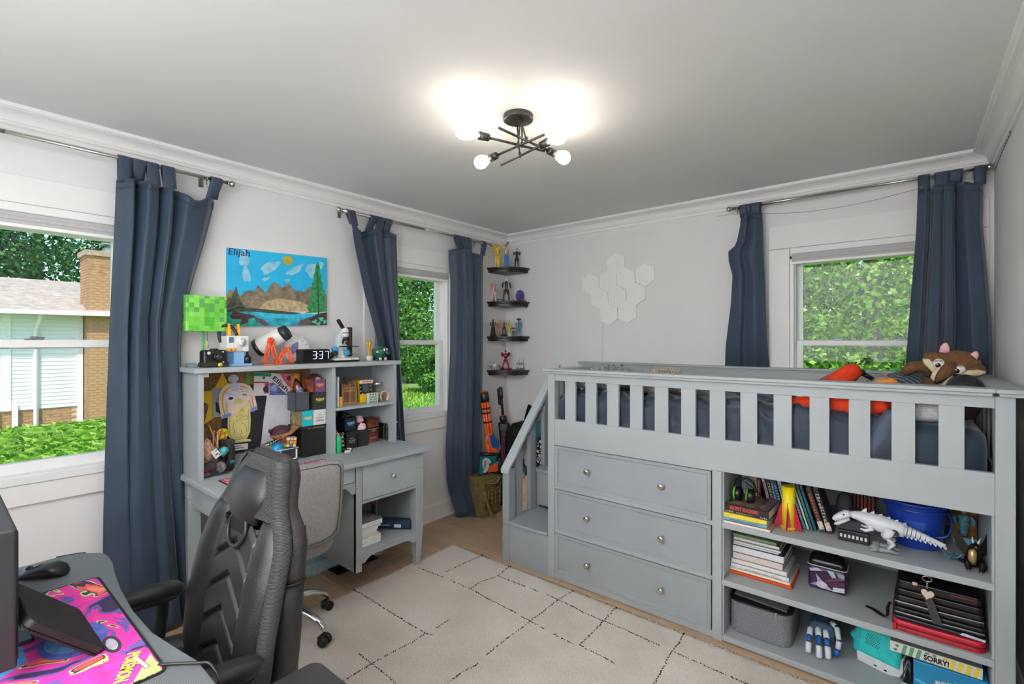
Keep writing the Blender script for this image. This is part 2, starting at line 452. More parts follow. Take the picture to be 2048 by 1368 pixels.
LF_LIME=leaf_mat('leaf_lime',['#3b6b2c','#64993a','#93c24e','#c6e07c'])
def tree(name,label,x,y,h,cr,nl,m,size,z0=-1.3,low=0.25,trunk=True,group=None,cat='tree',tr=0.2):
 t=thing(name,label,cat,(x,y,z0),0.0,group)
 if trunk:
  mb=MB();pts=spline([(0,0,-0.05),(0.1*cr*.3,0.05,h*.3),(-0.05,0.1,h*.6),(0.1,0,h*.92)],5)
  mb.tube(pts,[tr*(1-0.8*i/(len(pts)-1))for i in range(len(pts))],9)
  for k in range(5):
   a=random.random()*6.28;zz=h*(0.4+0.1*k);mb.tube([(0,0,zz),(math.cos(a)*cr*.4,math.sin(a)*cr*.4,zz+h*.12),(math.cos(a)*cr*.7,math.sin(a)*cr*.7,zz+h*.16)],[tr*.4,tr*.25,tr*.08],6)
  part('trunk',mb,BARK,t,local=True)
 blobs=[]
 nb=16
 for k in range(nb):
  f=low+(1-low)*(k+.5)/nb;a=k*2.4+random.random()
  rr=cr*(0.35+0.65*math.sin(PI*min(1,max(0.05,(f-low)/(1-low)))**0.8))*.62
  blobs.append(((math.cos(a)*rr,math.sin(a)*rr,h*f),(cr*.5,cr*.5,h*.13),1))
 v=leaf_cloud(nl,blobs,size)
 leaves_part('crown',v,m,t)
 return t
 # behind the neighbour's house
for i,(x,y,h,cr,lab)in enumerate([(-26.3,-2.5,11.5,2.2,'dark leafy tree rising behind the house roof, with its trunk over the roof ridge'),(-26.3,2.7,11.5,2.2,'dark leafy tree behind the brick chimney'),(-33,.2,14,3.0,'tall dark tree filling the background between the two nearer trees over the roof'),(-33,-7,14,3.0,'tall dark tree at the back, far left of the house roof'),(-33,7.4,14,3.0,'tall dark tree at the back, right of the chimney')]):
 tree('leafy_tree',lab,x,y,h,cr,16000,LF_DARK,0.10,low=.12,group='trees behind the house',tr=0.35)
 # seen through the window beside the desk
for i,(x,y,h,cr,m,lab)in enumerate([(-22,16.4,11,2.5,LF_MID,'mid green tree behind the hedge, in the middle of the narrow window view'),(-27,13.4,12,2.5,LF_MID,'mid green tree farther left behind the hedge, beyond the narrow window'),(-18.3,20.8,12,2.5,LF_DARK,'dark green tree at the right edge of the narrow window'),(-28.5,20.6,15,3.2,LF_DARK,'tall dark tree at the back of the lawn')]):
 tree('leafy_tree',lab,x,y,h,cr,16000,m,0.11,low=.08,group='trees behind the lawn')
for i,(x,y,lab)in enumerate([(-18.6,11.4,'rounded green bush at the end of the lawn, left one'),(-16.5,13.4,'rounded green bush at the end of the lawn, middle one'),(-14.4,15.4,'rounded green bush at the end of the lawn, right one')]):
 tree('bush',lab,x,y,3.0,1.25,9000,LF_MID,0.07,low=0.1,trunk=False,group='hedge bushes',cat='bush')
 # behind the bed window
for i,(x,y,h,cr,m,lab)in enumerate([(2.45,7.4,7,1.7,LF_LIME,'bright lime green tree close behind the bed window'),(0.1,11.2,9,1.9,LF_MID,'green tree at the left of the bed window view'),(4.5,11.4,9,1.9,LF_MID,'green tree at the right of the bed window view, partly behind the curtain'),(2.3,15.8,11,2.2,LF_DARK,'dark tree standing farthest behind the bed window'),(-3.2,15.8,11,2.2,LF_MID,'green tree farther left behind the back wall')]):
 tree('leafy_tree',lab,x,y,h,cr,22000 if y<8 else 16000,m,0.05 if y<8 else 0.08,low=0.1,group='trees behind the bed window')
 # tall grass bed in front of the house
def grass(n,xr,yr,z0,hgt):
 rng=np.random;x=rng.uniform(*xr,n);y=rng.uniform(*yr,n);a=rng.uniform(0,6.28,n);hh=hgt*(0.5+rng.random(n));w=0.022
 v=np.empty((n,4,3));bx,by=np.cos(a)*w,np.sin(a)*w;lx,ly=np.cos(a+1.2)*hh*.5,np.sin(a+1.2)*hh*.5
 v[:,0]=np.stack([x-bx,y-by,np.full(n,z0)],1);v[:,1]=np.stack([x+bx,y+by,np.full(n,z0)],1)
 v[:,2]=np.stack([x+bx*.8+lx*.5,y+by*.8+ly*.5,z0+hh*.8],1);v[:,3]=np.stack([x+lx,y+ly,z0+hh*.85],1)
 return v.reshape(-1,3)
GR=leaf_mat('grass_blades',['#4f8a2c','#7db63c','#a8d357','#d3ea86'],0.4)
o=leaves_part('grass_bed',grass(40000,(-14.2,-5.0),(-4.5,0.6),-1.3,0.5),GR,None)
o['label']='bright green bed of tall grass in front of the brick house';o['category']='grass'
o=leaves_part('lawn_grass',grass(14000,(-20,-6),(3.5,14),-1.3,0.12),GR,None)
o['label']='mown yellow-green lawn grass in front of the hedge';o['category']='grass'
# the neighbour's house
hx=-14.9
hs=thing('house','neighbouring brick and white-sided house with low shingled roof and gutter','house',(hx,-1.0,-1.3))
BRK=mat('#b48c66',0.85,noise=0.16,scale=7,bump=0.4,bscale=60);MORT=mat('#cfc0a8',0.95)
SID=mat('#e9efee',0.6,noise=0.02);WHT=mat('#f1f3f2',0.5)
wl=part('wall',MB().box(hx-8,hx-0.03,-9,4,-1.3,2.2),MORT,hs)
z=-0.36;sb=None
k=0
while z<2.12:
 for(a,b)in((-2.12,-0.83),):
  m_=MB();m_.hexa([(hx-.03,a,z),(hx+.022,a,z),(hx+.022,b,z),(hx-.03,b,z)],[(hx-.03,a,z+.102),(hx+.006,a,z+.102),(hx+.006,b,z+.102),(hx-.03,b,z+.102)])
  part('siding_board',m_,SID,wl)
 z+=0.104;k+=1
for a,b in((-2.27,-2.12),(-0.83,-0.72)):part('corner_board',MB().box(hx-.03,hx+.05,a,b,-1.3 if a>-1 else-0.36,2.16),WHT,hs)
z=-0.36
while z<2.12:
 m_=MB();a,b=-4.2,-2.27;m_.hexa([(hx-.03,a,z),(hx+.022,a,z),(hx+.022,b,z),(hx-.03,b,z)],[(hx-.03,a,z+.102),(hx+.006,a,z+.102),(hx+.006,b,z+.102),(hx-.03,b,z+.102)])
 part('siding_board',m_,SID,wl);z+=0.104
 # brick base under the siding, past the picked-out bricks of the chimney
m_=MB()
for r in range(13):
 for c in range(16):
  y0=-4.2+c*0.21+(0.105 if r%2 else 0);zz=-1.3+r*0.076
  if y0+0.2<-0.84 and zz+.066<-0.36:m_.box(hx-.04,hx-.018+random.random()*.006,y0,y0+0.2,zz,zz+.066)
part('brick_base',m_,BRK,hs,kind='stuff')
for a in(-2.42,-2.05,-1.62):
 part('downspout' if a==-1.62 else 'post',MB().box(hx+.02,hx+.12,a-.055,a+.055,-1.3,-0.2)if a!=-1.62 else MB().tube([(hx+.46,-1.6,2.14),(hx+.4,-1.6,2.05),(hx+.12,-1.66,1.75),(hx+.09,-1.66,1.6),(hx+.09,-1.66,-1.25)],0.055,4),WHT,hs,bev=0.006)
ch=part('chimney',MB().box(hx-.5,hx+.40,-0.68,0.30,-1.3,3.82),MORT,hs)
bb=None
for r in range(67):
 zz=-1.29+r*0.076
 for c in range(5):
  y0=-0.69+c*0.21-(0.105 if r%2 else 0);y1=y0+0.2
  y0=max(y0,-0.695);y1=min(y1,0.30)
  if y1-y0<.04:continue
  key=round(y1-y0,3)
  if r<60 and c<4:
   if bb is None:bb={}
   if key not in bb:
    o=part('brick',MB().box(0,.012,0,key,0,.066),BRK,ch,local=True);bb[key]=o.data
   else:
    o=bpy.data.objects.new('brick',bb[key]);COL.objects.link(o);o.parent=ch
   b0=BASE[ch.name];o.location=(hx+.40-b0[0]-random.random()*.003,y0-b0[1],zz-b0[2])
m_=MB()
for r in range(67):
 zz=-1.29+r*0.076
 for c in range(5):
  x0=hx-.5+c*.21-(.105 if r%2 else 0)
  x0_,x1_=max(x0,hx-.5),min(x0+.2,hx+.405)
  if x1_-x0_>.03:m_.box(x0_,x1_,-.692,-.67,zz,zz+.066)
 if r>=60:
  for c in range(5):
   y0=max(-.69,-0.69+c*0.21-(0.105 if r%2 else 0));y1=min(-0.69+c*0.21-(0.105 if r%2 else 0)+.2,.3)
   if y1-y0>.03:m_.box(hx+.39,hx+.412,y0,y1,zz,zz+.066)
part('brickwork',m_,BRK,ch,kind='stuff')
part('chimney_cap',MB().box(hx-.55,hx+.46,-0.75,.36,3.80,3.95),mat('#b39c86',.9,noise=.15,scale=12),ch,bev=.01)
part('flue',MB().box(hx-.25,hx+.1,-.25,.15,3.95,4.12).box(hx-.32,hx+.17,-.32,.22,4.2,4.24).box(hx-.2,hx-.17,-.2,.1,4.1,4.2).box(hx+.02,hx+.05,-.2,.1,4.1,4.2),mat('#8fa3a0',.5),ch)
SHG=mat('#b9aca4',.95,noise=.14,scale=5,bump=.5,bscale=25)
m_=MB();nC=26
for k in range(nC):
 f0,f1=k/nC,(k+1)/nC+.004
 xa,xb=hx+.62-4.6*f0,hx+.62-4.6*f1;za,zb=2.22+1.2*f0+.02,2.22+1.2*f1+.006
 m_.hexa([(xa,-9.4,za-.02),(xb,-9.4,zb-.03),(xb,4.4,zb-.03),(xa,4.4,za-.02)],[(xa,-9.4,za),(xb,-9.4,zb),(xb,4.4,zb),(xa,4.4,za)])
part('roof',MB().hexa([(hx+.6,-9.4,2.16),(hx-4.0,-9.4,3.36),(hx-4.0,4.4,3.36),(hx+.6,4.4,2.16)],[(hx+.6,-9.4,2.2),(hx-4.0,-9.4,3.4),(hx-4.0,4.4,3.4),(hx+.6,4.4,2.2)]),WHT,hs)
part('shingle_courses',m_,SHG,hs,kind='stuff')
part('gutter',MB().box(hx+.55,hx+.68,-9.4,4.4,2.12,2.23),WHT,hs,bev=.01)
# --- bed with drawers, shelves and steps
GREY=mat('#a2a9ad',0.5,noise=0.02,scale=5,bump=0.03,bscale=120)
GREYD=mat('#959ca1',0.5,noise=0.025,scale=5,bump=0.03,bscale=120)
NICKEL=mat('#d8d2c6',0.18,metal=1.0,noise=0.0)
def B(*a):return MB().box(*a)
bed=thing('loft_bed','grey painted low loft bed with slatted guard rail, three drawers, open shelves and side steps','bed',(2.25,-0.56,0))
YF=-1.09
part('post',B(1.248,1.298,YF,YF+.05,0,1.25),GREY,bed,bev=.003)
part('post',B(3.203,3.255,YF,YF+.05,0,1.25),GREY,bed,bev=.003)
part('post',B(1.248,1.298,-.075,-.03,0,1.25),GREY,bed,bev=.003)
part('post',B(3.203,3.255,-.075,-.03,0,1.25),GREY,bed,bev=.003)
def cap(mb,x0,x1,y0,y1):return mb.box(x0,x1,y0,y1,1.262,1.277).box(x0+.008,x1-.008,y0+.008,y1-.008,1.249,1.262)
part('top_cap',cap(MB(),1.228,3.203,YF-.028,YF+.075),GREY,bed,bev=.003)
part('top_cap',cap(MB(),3.2035,3.287,YF-.03,-.02),GREY,bed,bev=.003)
part('top_cap',cap(MB(),1.235,1.312,YF+.076,-.40),GREY,bed,bev=.003)
part('top_cap',cap(MB(),1.24,3.203,-.085,-.018),GREY,bed,bev=.003)
part('top_cap',cap(MB(),.842,1.239,-.085,-.018),GREY,bed,bev=.003)
part('top_rail',B(1.298,3.203,YF+.004,YF+.03,1.206,1.25),GREY,bed,bev=.002)
part('top_rail',B(1.298,3.203,-.075,-.05,1.16,1.25),GREY,bed,bev=.002)
part('top_rail',B(3.215,3.243,YF+.05,-.075,1.206,1.25),GREY,bed,bev=.002)
part('top_rail',B(1.26,1.288,YF+.05,-.42,1.206,1.25),GREY,bed,bev=.002)
part('post',B(1.25,1.298,-.46,-.41,.82,1.25),GREY,bed,bev=.003)
for k in range(14):
 x=1.3685+k*.1402
 if k<13:part('slat',B(x,x+.0725,YF+.008,YF+.026,.965,1.207),GREY,bed,bev=.0015)
for k in range(6):
 y=YF+.13+k*.15
 part('slat',B(3.222,3.24,y,y+.07,.965,1.207),GREY,bed,bev=.0015)
for k in range(4):
 y=YF+.12+k*.14
 part('slat',B(1.264,1.282,y,y+.07,.965,1.207),GREY,bed,bev=.0015)
for k in range(14):
 x=1.3685+k*.1402
 part('slat',B(x,x+.07,-.07,-.054,.965,1.162),GREY,bed,bev=.0015)
part('side_rail',B(1.298,3.203,YF+.004,YF+.03,.818,.972),GREY,bed,bev=.002)
part('side_rail',B(1.298,3.203,-.075,-.05,.80,.972),GREY,bed,bev=.002)
part('end_panel',B(3.21,3.25,YF+.05,-.075,.02,.972),GREY,bed,bev=.002)
part('end_panel',B(1.256,1.29,YF+.05,-.075,.02,.972),GREY,bed,bev=.002)
part('mattress_board',B(1.29,3.21,YF+.03,-.075,.84,.858),GREY,bed)
part('divider',B(2.224,2.268,YF,-.075,0.0,.818),GREY,bed,bev=.002)
mb=MB().box(1.298,2.224,YF+.012,YF+.03,.574,.548).box(1.298,2.224,YF+.004,YF+.03,.548,.574).box(1.298,2.224,YF+.004,YF+.03,.305,.278).box(1.298,2.224,YF+.004,YF+.03,.004,.038)
mb=MB()
for a,b in((.004,.038),(.282,.303),(.549,.571),(.814,.82)):mb.box(1.298,2.224,YF+.004,YF+.03,a,b)
part('drawer_frame',mb,GREY,bed,bev=.001)
part('drawer_back',B(1.298,2.224,YF+.06,-.1,.02,.80),mat('#3c4245',.8),bed)
for z0,z1,zk in((.0405,.2795,.1545),(.3055,.5465,.4235),(.5735,.8115,.694)):
 x0,x1=1.303,2.219;y0=YF+.001
 mb=MB().box(x0,x1,y0+.006,y0+.028,z0,z1)
 # raised picture-frame edge round the flat front
 o_=[(x0,z0),(x1,z0),(x1,z1),(x0,z1)];i_=[(x0+.017,z0+.017),(x1-.017,z0+.017),(x1-.017,z1-.017),(x0+.017,z1-.017)]
 i2=[(x0+.022,z0+.022),(x1-.022,z0+.022),(x1-.022,z1-.022),(x0+.022,z1-.022)]
 vs=[(p,y0-.004,q)for p,q in o_]+[(p,y0-.002,q)for p,q in i_]+[(p,y0+.0065,q)for p,q in i2]+[(p,y0+.01,q)for p,q in o_]
 fs=[]
 for k in range(4):
  n_=(k+1)%4;fs+=[(k,n_,4+n_,4+k),(4+k,4+n_,8+n_,8+k),(12+k,12+n_,n_,k)]
 mb.add(vs,fs)
 dr=part('drawer',mb,GREYD,bed,fix=True)
 for xk in(1.532,1.973):
  kb=MB().lathe([(0,-.034),(.010,-.0335),(.0145,-.031),(.0165,-.026),(.0145,-.020),(.007,-.016),(.006,-.004),(.010,-.001),(.010,0.006)],(xk,y0,zk),20,'y')
  part('knob',kb,NICKEL,dr)
for zt in(.575,.300,.034):
 part('shelf',B(2.2685,3.2025,YF+.003,-.45,zt-.027,zt),GREY,bed,bev=.002)
part('shelf_back',B(2.2685,3.2025,-.452,-.44,.03,.82),GREY,bed)
part('shelf_side',B(2.2686,2.276,YF+.012,-.45,.034,.818),GREY,bed)
part('shelf_side',B(3.195,3.2024,YF+.012,-.45,.034,.818),GREY,bed)
# side steps climbing towards the back wall
part('newel',B(.886,.943,YF-.006,YF+.062,0,.60),GREYD,bed,bev=.003)
for(yr,zt)in((YF,.270),(-.765,.545),(-.44,.82)):
 part('tread',B(.90,1.2475,yr-.018,-.03 if zt>.8 else yr+.34,zt-.022,zt),GREYD,bed,bev=.006,seg=3)
 part('riser',B(.915,1.2475,yr+.002,yr+.02,0.0 if zt<.3 else zt-.255,zt-.022),GREYD,bed)
part('stringer',B(.905,.925,YF+.06,-.03,0,.262),GREYD,bed)
part('stringer',B(.905,.925,-.745,-.03,.262,.52),GREYD,bed)
part('stringer',B(.905,.925,-.42,-.03,.52,.80),GREYD,bed)
sl=1.07
mb=MB();ya,yb=YF-.02,-.50
mb.hexa([(.882,ya,.575),(.947,ya,.575),(.947,yb,.575+(yb-ya)*sl),(.882,yb,.575+(yb-ya)*sl)],[(.882,ya,.604),(.947,ya,.604),(.947,yb,.625+(yb-ya)*sl),(.882,yb,.625+(yb-ya)*sl)])
part('handrail',mb,mat('#b3bcc0',.4,noise=.02),bed,bev=.004)
for y0,y1,zb in((-.999,-.935,.27),(-.85,-.787,.27),(-.683,-.62,.545),(-.53,-.47,.545)):
 mb=MB().hexa([(.90,y0,zb),(.932,y0,zb),(.932,y1,zb),(.90,y1,zb)],[(.90,y0,.58+(y0-ya)*sl),(.932,y0,.58+(y0-ya)*sl),(.932,y1,.58+(y1-ya)*sl),(.90,y1,.58+(y1-ya)*sl)])
 part('baluster',mb,GREYD,bed,bev=.002)
part('newel',B(.886,.943,-.085,-.03,.0,1.25),GREYD,bed,bev=.003)
# --- rug
def rug_mat():
 m,nt,b=new_mat('cream_pile')
 tc=node(nt,'ShaderNodeTexCoord');n1=node(nt,'ShaderNodeTexNoise',Scale=3.2,Detail=5.0);n2=node(nt,'ShaderNodeTexNoise',Scale=170.0,Detail=3.0);n3=node(nt,'ShaderNodeTexNoise',Scale=14.0,Detail=4.0)
 r=ramp(nt,[(0.3,'#ccc3b8'),(0.55,'#dad2c8'),(0.75,'#e4dfd8')]);r2=ramp(nt,[(0.25,'#b9b0a5'),(0.6,'#ffffff')])
 mx=node(nt,'ShaderNodeMix',data_type='RGBA',blend_type='MULTIPLY');mx.inputs[0].default_value=0.45
 nt.links.new(tc.outputs['Object'],n1.inputs['Vector']);nt.links.new(tc.outputs['Object'],n2.inputs['Vector']);nt.links.new(tc.outputs['Object'],n3.inputs['Vector'])
 nt.links.new(n1.outputs['Fac'],r.inputs['Fac']);nt.links.new(n2.outputs['Fac'],r2.inputs['Fac'])
 nt.links.new(r.outputs[0],mx.inputs[6]);nt.links.new(r2.outputs[0],mx.inputs[7]);nt.links.new(mx.outputs[2],b.inputs['Base Color'])
 ad=node(nt,'ShaderNodeMath',operation='ADD');nt.links.new(n2.outputs['Fac'],ad.inputs[0]);nt.links.new(n3.outputs['Fac'],ad.inputs[1])
 bp=node(nt,'ShaderNodeBump',Strength=0.7,Distance=0.006);nt.links.new(ad.outputs[0],bp.inputs['Height']);nt.links.new(bp.outputs[0],b.inputs['Normal'])
 b.inputs['Roughness'].default_value=0.95;b.inputs['Sheen Weight'].default_value=0.3;b.inputs['Specular IOR Level'].default_value=0.1
 return m
RUGM=rug_mat()
rx0,rx1,ry0,ry1=0.49,3.02,-3.75,-1.15
rug=thing('area_rug','large cream pile rug with broken black line pattern on the wooden floor','rug',(1.75,-2.45,0))
def rugf(u,v):
 x=rx0+(rx1-rx0)*u;y=ry0+(ry1-ry0)*v
 e=min(u*(rx1-rx0),(1-u)*(rx1-rx0),v*(ry1-ry0),(1-v)*(ry1-ry0))
 jx=random.uniform(-.004,.004)if e<1e-6 else 0
 return(x+jx,y+jx,0.0015+0.011*smoothstep(-0.001,0.02,e)+random.uniform(-.0008,.0008))
part('pile',MB().grid(rugf,150,150),RUGM,rug,fix=False)
# a fringe of pile tufts along the two edges in view
n=5000;v=np.empty((n,4,3));t_=np.random.rand(n)
half=np.random.rand(n)<.5
px_=np.where(half,rx0+np.random.rand(n)*.01,rx0+t_*(rx1-rx0));py_=np.where(half,ry0+t_*(ry1-ry0),ry1-np.random.rand(n)*.01)
dx_=np.where(half,-.009,np.random.normal(0,.004,n));dy_=np.where(half,np.random.normal(0,.004,n),.009)
v[:,0]=np.stack([px_-.0012,py_-.0012,np.full(n,.002)],1);v[:,1]=np.stack([px_+.0012,py_+.0012,np.full(n,.003)],1)
v[:,2]=np.stack([px_+dx_*.6+.001,py_+dy_*.6+.001,np.full(n,.011)],1);v[:,3]=np.stack([px_+dx_,py_+dy_,np.random.uniform(.002,.009,n)],1)
v=v.reshape(-1,3)-np.array([1.75,-2.45,0]);leaves_part('edge_tufts',v,RUGM,rug)
YARN=mat('#2a2523',.95,noise=.3,scale=60)
LINES=[[(.485,-1.952),(.641,-1.952),(.841,-1.96),(1.13,-1.963),(1.19,-1.946)],[(.572,-1.538),(.876,-1.522),(1.003,-1.518),(1.151,-1.533),(1.316,-1.54),(1.465,-1.555)],[(.742,-1.461),(.747,-1.334),(.76,-1.148)],[(1.003,-1.518),(.994,-1.425),(1.013,-1.365),(1.023,-1.304),(1.0,-1.15)],[(1.023,-1.304),(1.234,-1.296)],[(1.139,-1.904),(1.137,-1.811)],[(1.13,-1.963),(1.138,-2.038),(1.128,-2.117),(1.123,-2.194),(1.118,-2.262),(1.12,-2.307),(1.118,-2.5),(1.12,-2.9)],[(1.02,-2.259),(1.118,-2.262),(1.202,-2.264),(1.305,-2.271),(1.5,-2.27),(1.75,-2.28)],[(1.468,-1.559),(1.468,-1.705),(1.467,-1.838),(1.483,-1.978),(1.467,-2.052),(1.471,-2.16),(1.47,-2.6)],[(1.465,-1.556),(1.611,-1.569),(1.733,-1.574)],[(1.465,-1.556),(1.468,-1.497),(1.462,-1.295),(1.477,-1.147)],[(1.269,-1.292),(1.329,-1.295)],[(1.379,-1.288),(1.462,-1.295),(1.561,-1.301),(1.63,-1.313),(1.73,-1.317),(1.875,-1.313),(1.994,-1.323),(2.118,-1.327),(2.212,-1.333),(2.292,-1.335),(2.418,-1.339),(2.7,-1.34)],[(1.746,-1.163),(1.755,-1.318),(1.764,-1.456),(1.763,-1.561)],[(1.763,-1.561),(1.867,-1.567),(1.969,-1.575)],[(2.11,-1.153),(2.121,-1.249),(2.118,-1.327),(2.127,-1.445),(2.138,-1.536),(2.134,-1.75),(2.14,-2.3)],[(.7,-2.488),(.9,-2.488)],[(.80,-2.75),(.80,-3.3)],[(2.14,-1.9),(2.6,-1.91)]]
for L in LINES:
 mb=MB();gap=0
 for a,b in zip(L,L[1:]):
  d=math.hypot(b[0]-a[0],b[1]-a[1]);k=0
  while k<d:
   f=k/d;k+=random.uniform(.006,.011)
   if random.random()<.02:gap=random.randint(2,7)
   if gap>0:gap-=1;continue
   if random.random()<.1:continue
   x=a[0]+(b[0]-a[0])*f+random.gauss(0,.0018);y=a[1]+(b[1]-a[1])*f+random.gauss(0,.0018);s=random.uniform(.0035,.0075)
   ang=random.random()*6;h=.0135+random.random()*.001
   q=[(x+math.cos(ang+j*PI/2)*s*(1 if j%2 else .6),y+math.sin(ang+j*PI/2)*s*(1 if j%2 else .6))for j in range(4)]
   mb.hexa([(p[0],p[1],.008)for p in q],[(x+(p[0]-x)*.8,y+(p[1]-y)*.8,h)for p in q])
 if mb.v:part('pattern_line',mb,YARN,rug,kind='stuff',fix=False)
 # --- curtain rods and curtains
STEEL=mat('#b4b0aa',.28,metal=1.0,noise=0.0)
def mL(u,n,z):return(n,u,z)
def mBk(u,n,z):return(u,-n,z)
def rod(label,mp,ua,ub,z,brackets,n0=.09):
 R_=thing('curtain_rod',label,'curtain rod',mp((ua+ub)/2,n0,z),group=None)
 mid=ua+(ub-ua)*.48
 part('rod',MB().tube([mp(ua,n0,z),mp(mid,n0,z)],.0095,12).tube([mp(mid,n0,z),mp(ub,n0,z)],.008,12),STEEL,R_)
 for u,s in((ua,-1),(ub,1)):
  f=MB().tube([mp(u+s*q,n0,z)for q in(-.004,.002,.003,.008,.010,.016,.024,.032,.036)],[.0125,.0125,.009,.009,.015,.018,.018,.012,.001],16)
  part('finial',f,STEEL,R_)
 for u in brackets:
  b=MB().tube([mp(u,.002,z+.01),mp(u,.05,z+.006),mp(u,n0,z-.012)],.005,8)
  b.tube([mp(u-.001,n0-.012,z+.008),mp(u,n0-.012,z-.006),mp(u,n0,z-.014),mp(u,n0+.013,z-.006),mp(u,n0+.013,z+.004)],.004,8)
  p,q=mp(u-.012,0,z-.03),mp(u+.012,.004,z+.035)
  b.box(min(p[0],q[0]),max(p[0],q[0]),min(p[1],q[1]),max(p[1],q[1]),p[2],q[2])
  b.tube([mp(u,n0-.004,z-.02),mp(u,n0,z-.032),mp(u,n0+.004,z-.046)],.0035,6)
  part('bracket',b,STEEL,R_)
 return R_
rod('brushed steel curtain rod above the large left window',mL,-4.1,-2.47,2.31,(-2.575,-4.0))
rod('brushed steel curtain rod above the narrow window by the corner',mL,-1.79,-.325,2.305,(-1.752,-.45))
rod('brushed steel curtain rod above the window behind the bed',mBk,2.05,3.262,2.332,(2.085,3.235))
def cloth_mat(hx):
 m,nt,b=new_mat('curtain_cloth');c=lin(hx)
 tc=node(nt,'ShaderNodeTexCoord');nz=node(nt,'ShaderNodeTexNoise',Scale=5.0,Detail=4.0);wv=node(nt,'ShaderNodeTexNoise',Scale=420.0)
 r=ramp(nt,[(.3,tuple(x*.85 for x in c[:3])+(1,)),(.7,tuple(x*1.15 for x in c[:3])+(1,))])
 nt.links.new(tc.outputs['Object'],nz.inputs['Vector']);nt.links.new(tc.outputs['Object'],wv.inputs['Vector']);nt.links.new(nz.outputs['Fac'],r.inputs['Fac']);nt.links.new(r.outputs[0],b.inputs['Base Color'])
 ad=node(nt,'ShaderNodeMath',operation='ADD');m2=node(nt,'ShaderNodeMath',operation='MULTIPLY');m2.inputs[1].default_value=.12
 nt.links.new(wv.outputs['Fac'],m2.inputs[0]);nt.links.new(nz.outputs['Fac'],ad.inputs[0]);nt.links.new(m2.outputs[0],ad.inputs[1])
 bp=node(nt,'ShaderNodeBump',Strength=.25,Distance=.02);nt.links.new(ad.outputs[0],bp.inputs['Height']);nt.links.new(bp.outputs[0],b.inputs['Normal'])
 b.inputs['Roughness'].default_value=.62;b.inputs['Sheen Weight'].default_value=.35;b.inputs['Sheen Roughness'].default_value=.4
 return m
NAVY=cloth_mat('#2c3c50')
def curtain(label,mp,zr,edges,top,tabs,folds,n0,zbot,nu=90,nv=70,jit=0.0):
 """edges: [(z, uL, uR)] descending z; top: [(s, z)] drooping upper hem; tabs: [(u centre, width, s0)]; folds: fn(s, z) -> inward offset; n0: fn(z)"""
 C=thing('curtain',label,'curtain',mp((edges[-1][1]+edges[-1][2])/2,.09,0.0),group='navy tab-top curtains')
 el=sorted([(z,a)for z,a,b in edges]);er=sorted([(z,b)for z,a,b in edges])
 def pt(s,v):
  zt=interp(top,s);zb=zbot(s)if callable(zbot)else zbot
  z=zt+(zb-zt)*v
  a,b=interp(el,z),interp(er,z)
  return mp(a+(b-a)*s,n0(z)+folds(s,z),z)
 part('panel',MB().grid(pt,nu,nv),NAVY,C,solid=.004,fix=False)
 part('hem',MB().grid(lambda s,v:tuple(np.array(pt(s,0.0+v*.02))+(np.array(mp(0,1,0))-np.array(mp(0,0,0)))*.004),nu,2),NAVY,C,solid=.003,fix=False)
 for u,w,s in tabs:
  zt=interp(top,s);a,b=interp(el,zt),interp(er,zt);ub=a+(b-a)*s;nb=n0(zt)+folds(s,zt)
  path=[(ub,nb+.004,zt-.012),(ub*.7+u*.3,nb*.6+.1*.4+.004,zt+(zr-zt)*.35),(u,.105,zr-.012)]
  path+=[(u,.09+.0145*math.cos(math.radians(d)),zr+.0145*math.sin(math.radians(d)))for d in(10,45,90,135,170)]
  path+=[(u,.078,zr-.02),(ub,nb-.006,zt-.01)]
  def tp(i,j,path=path,w=w):
   k=j*(len(path)-1);k0=min(int(k+1e-9),len(path)-2);f=k-k0
   q=[path[k0][m]+(path[k0+1][m]-path[k0][m])*f for m in range(3)]
   return mp(q[0]+(i-.5)*w,q[1]+.003*math.cos((i-.5)*3),q[2])
  part('tab',MB().grid(tp,4,len(path)-1),NAVY,C,solid=.003,fix=False)
 return C
def waves(*nodes):
 """hanging folds: nodes (s at the top, inward offset, s at the floor, offset) joined by nearly flat faces"""
 def f(s,z):
  h=max(0.0,min(1.0,(2.25-z)/2.25));h=h**.8
  P=[(a+(c-a)*h,b+(d-b)*h)for a,b,c,d in nodes]
  o=P[-1][1]
  for(x0,n0),(x1,n1)in zip(P,P[1:]):
   if s<=x1:
    t=max(0.0,min(1.0,(s-x0)/max(1e-4,x1-x0)));t=.45*t+.55*t*t*(3-2*t);o=n0+(n1-n0)*t;break
  return o+.0012*math.sin(s*23+z*5)*math.sin(z*7+s*5)
 return f
w1=waves((0,0,0,-.02),(.13,.045,.27,.05),(.165,-.03,.285,.058),(.27,.045,.40,.05),(.36,.03,.55,.045),(.385,-.02,.62,.04),(.48,.05,.72,.048),(.53,-.02,.83,.03),(.66,.045,.87,-.035),(.88,.02,.93,0),(1,-.04,1,-.04))
curtain('navy tab-top curtain beside the large left window, left of the desk',mL,2.31,[(2.25,-2.95,-2.515),(2.12,-2.954,-2.54),(1.98,-2.958,-2.571),(1.77,-2.966,-2.625),(1.555,-2.973,-2.674),(1.4,-2.978,-2.681),(1.14,-2.985,-2.676),(.89,-2.991,-2.672),(.63,-2.996,-2.664),(.31,-2.999,-2.648),(0,-3.0,-2.635)],[(0,2.205),(.12,2.215),(.25,2.222),(.38,2.215),(.52,2.222),(.6,2.205),(.74,2.172),(.80,2.178),(.88,2.205),(.95,2.222),(1,2.2)],[(-2.922,.052,.06),(-2.867,.052,.19),(-2.814,.05,.32),(-2.748,.054,.47),(-2.53,.055,.94)],w1,lambda z:.085,lambda s:.012+.006*math.sin(s*20))
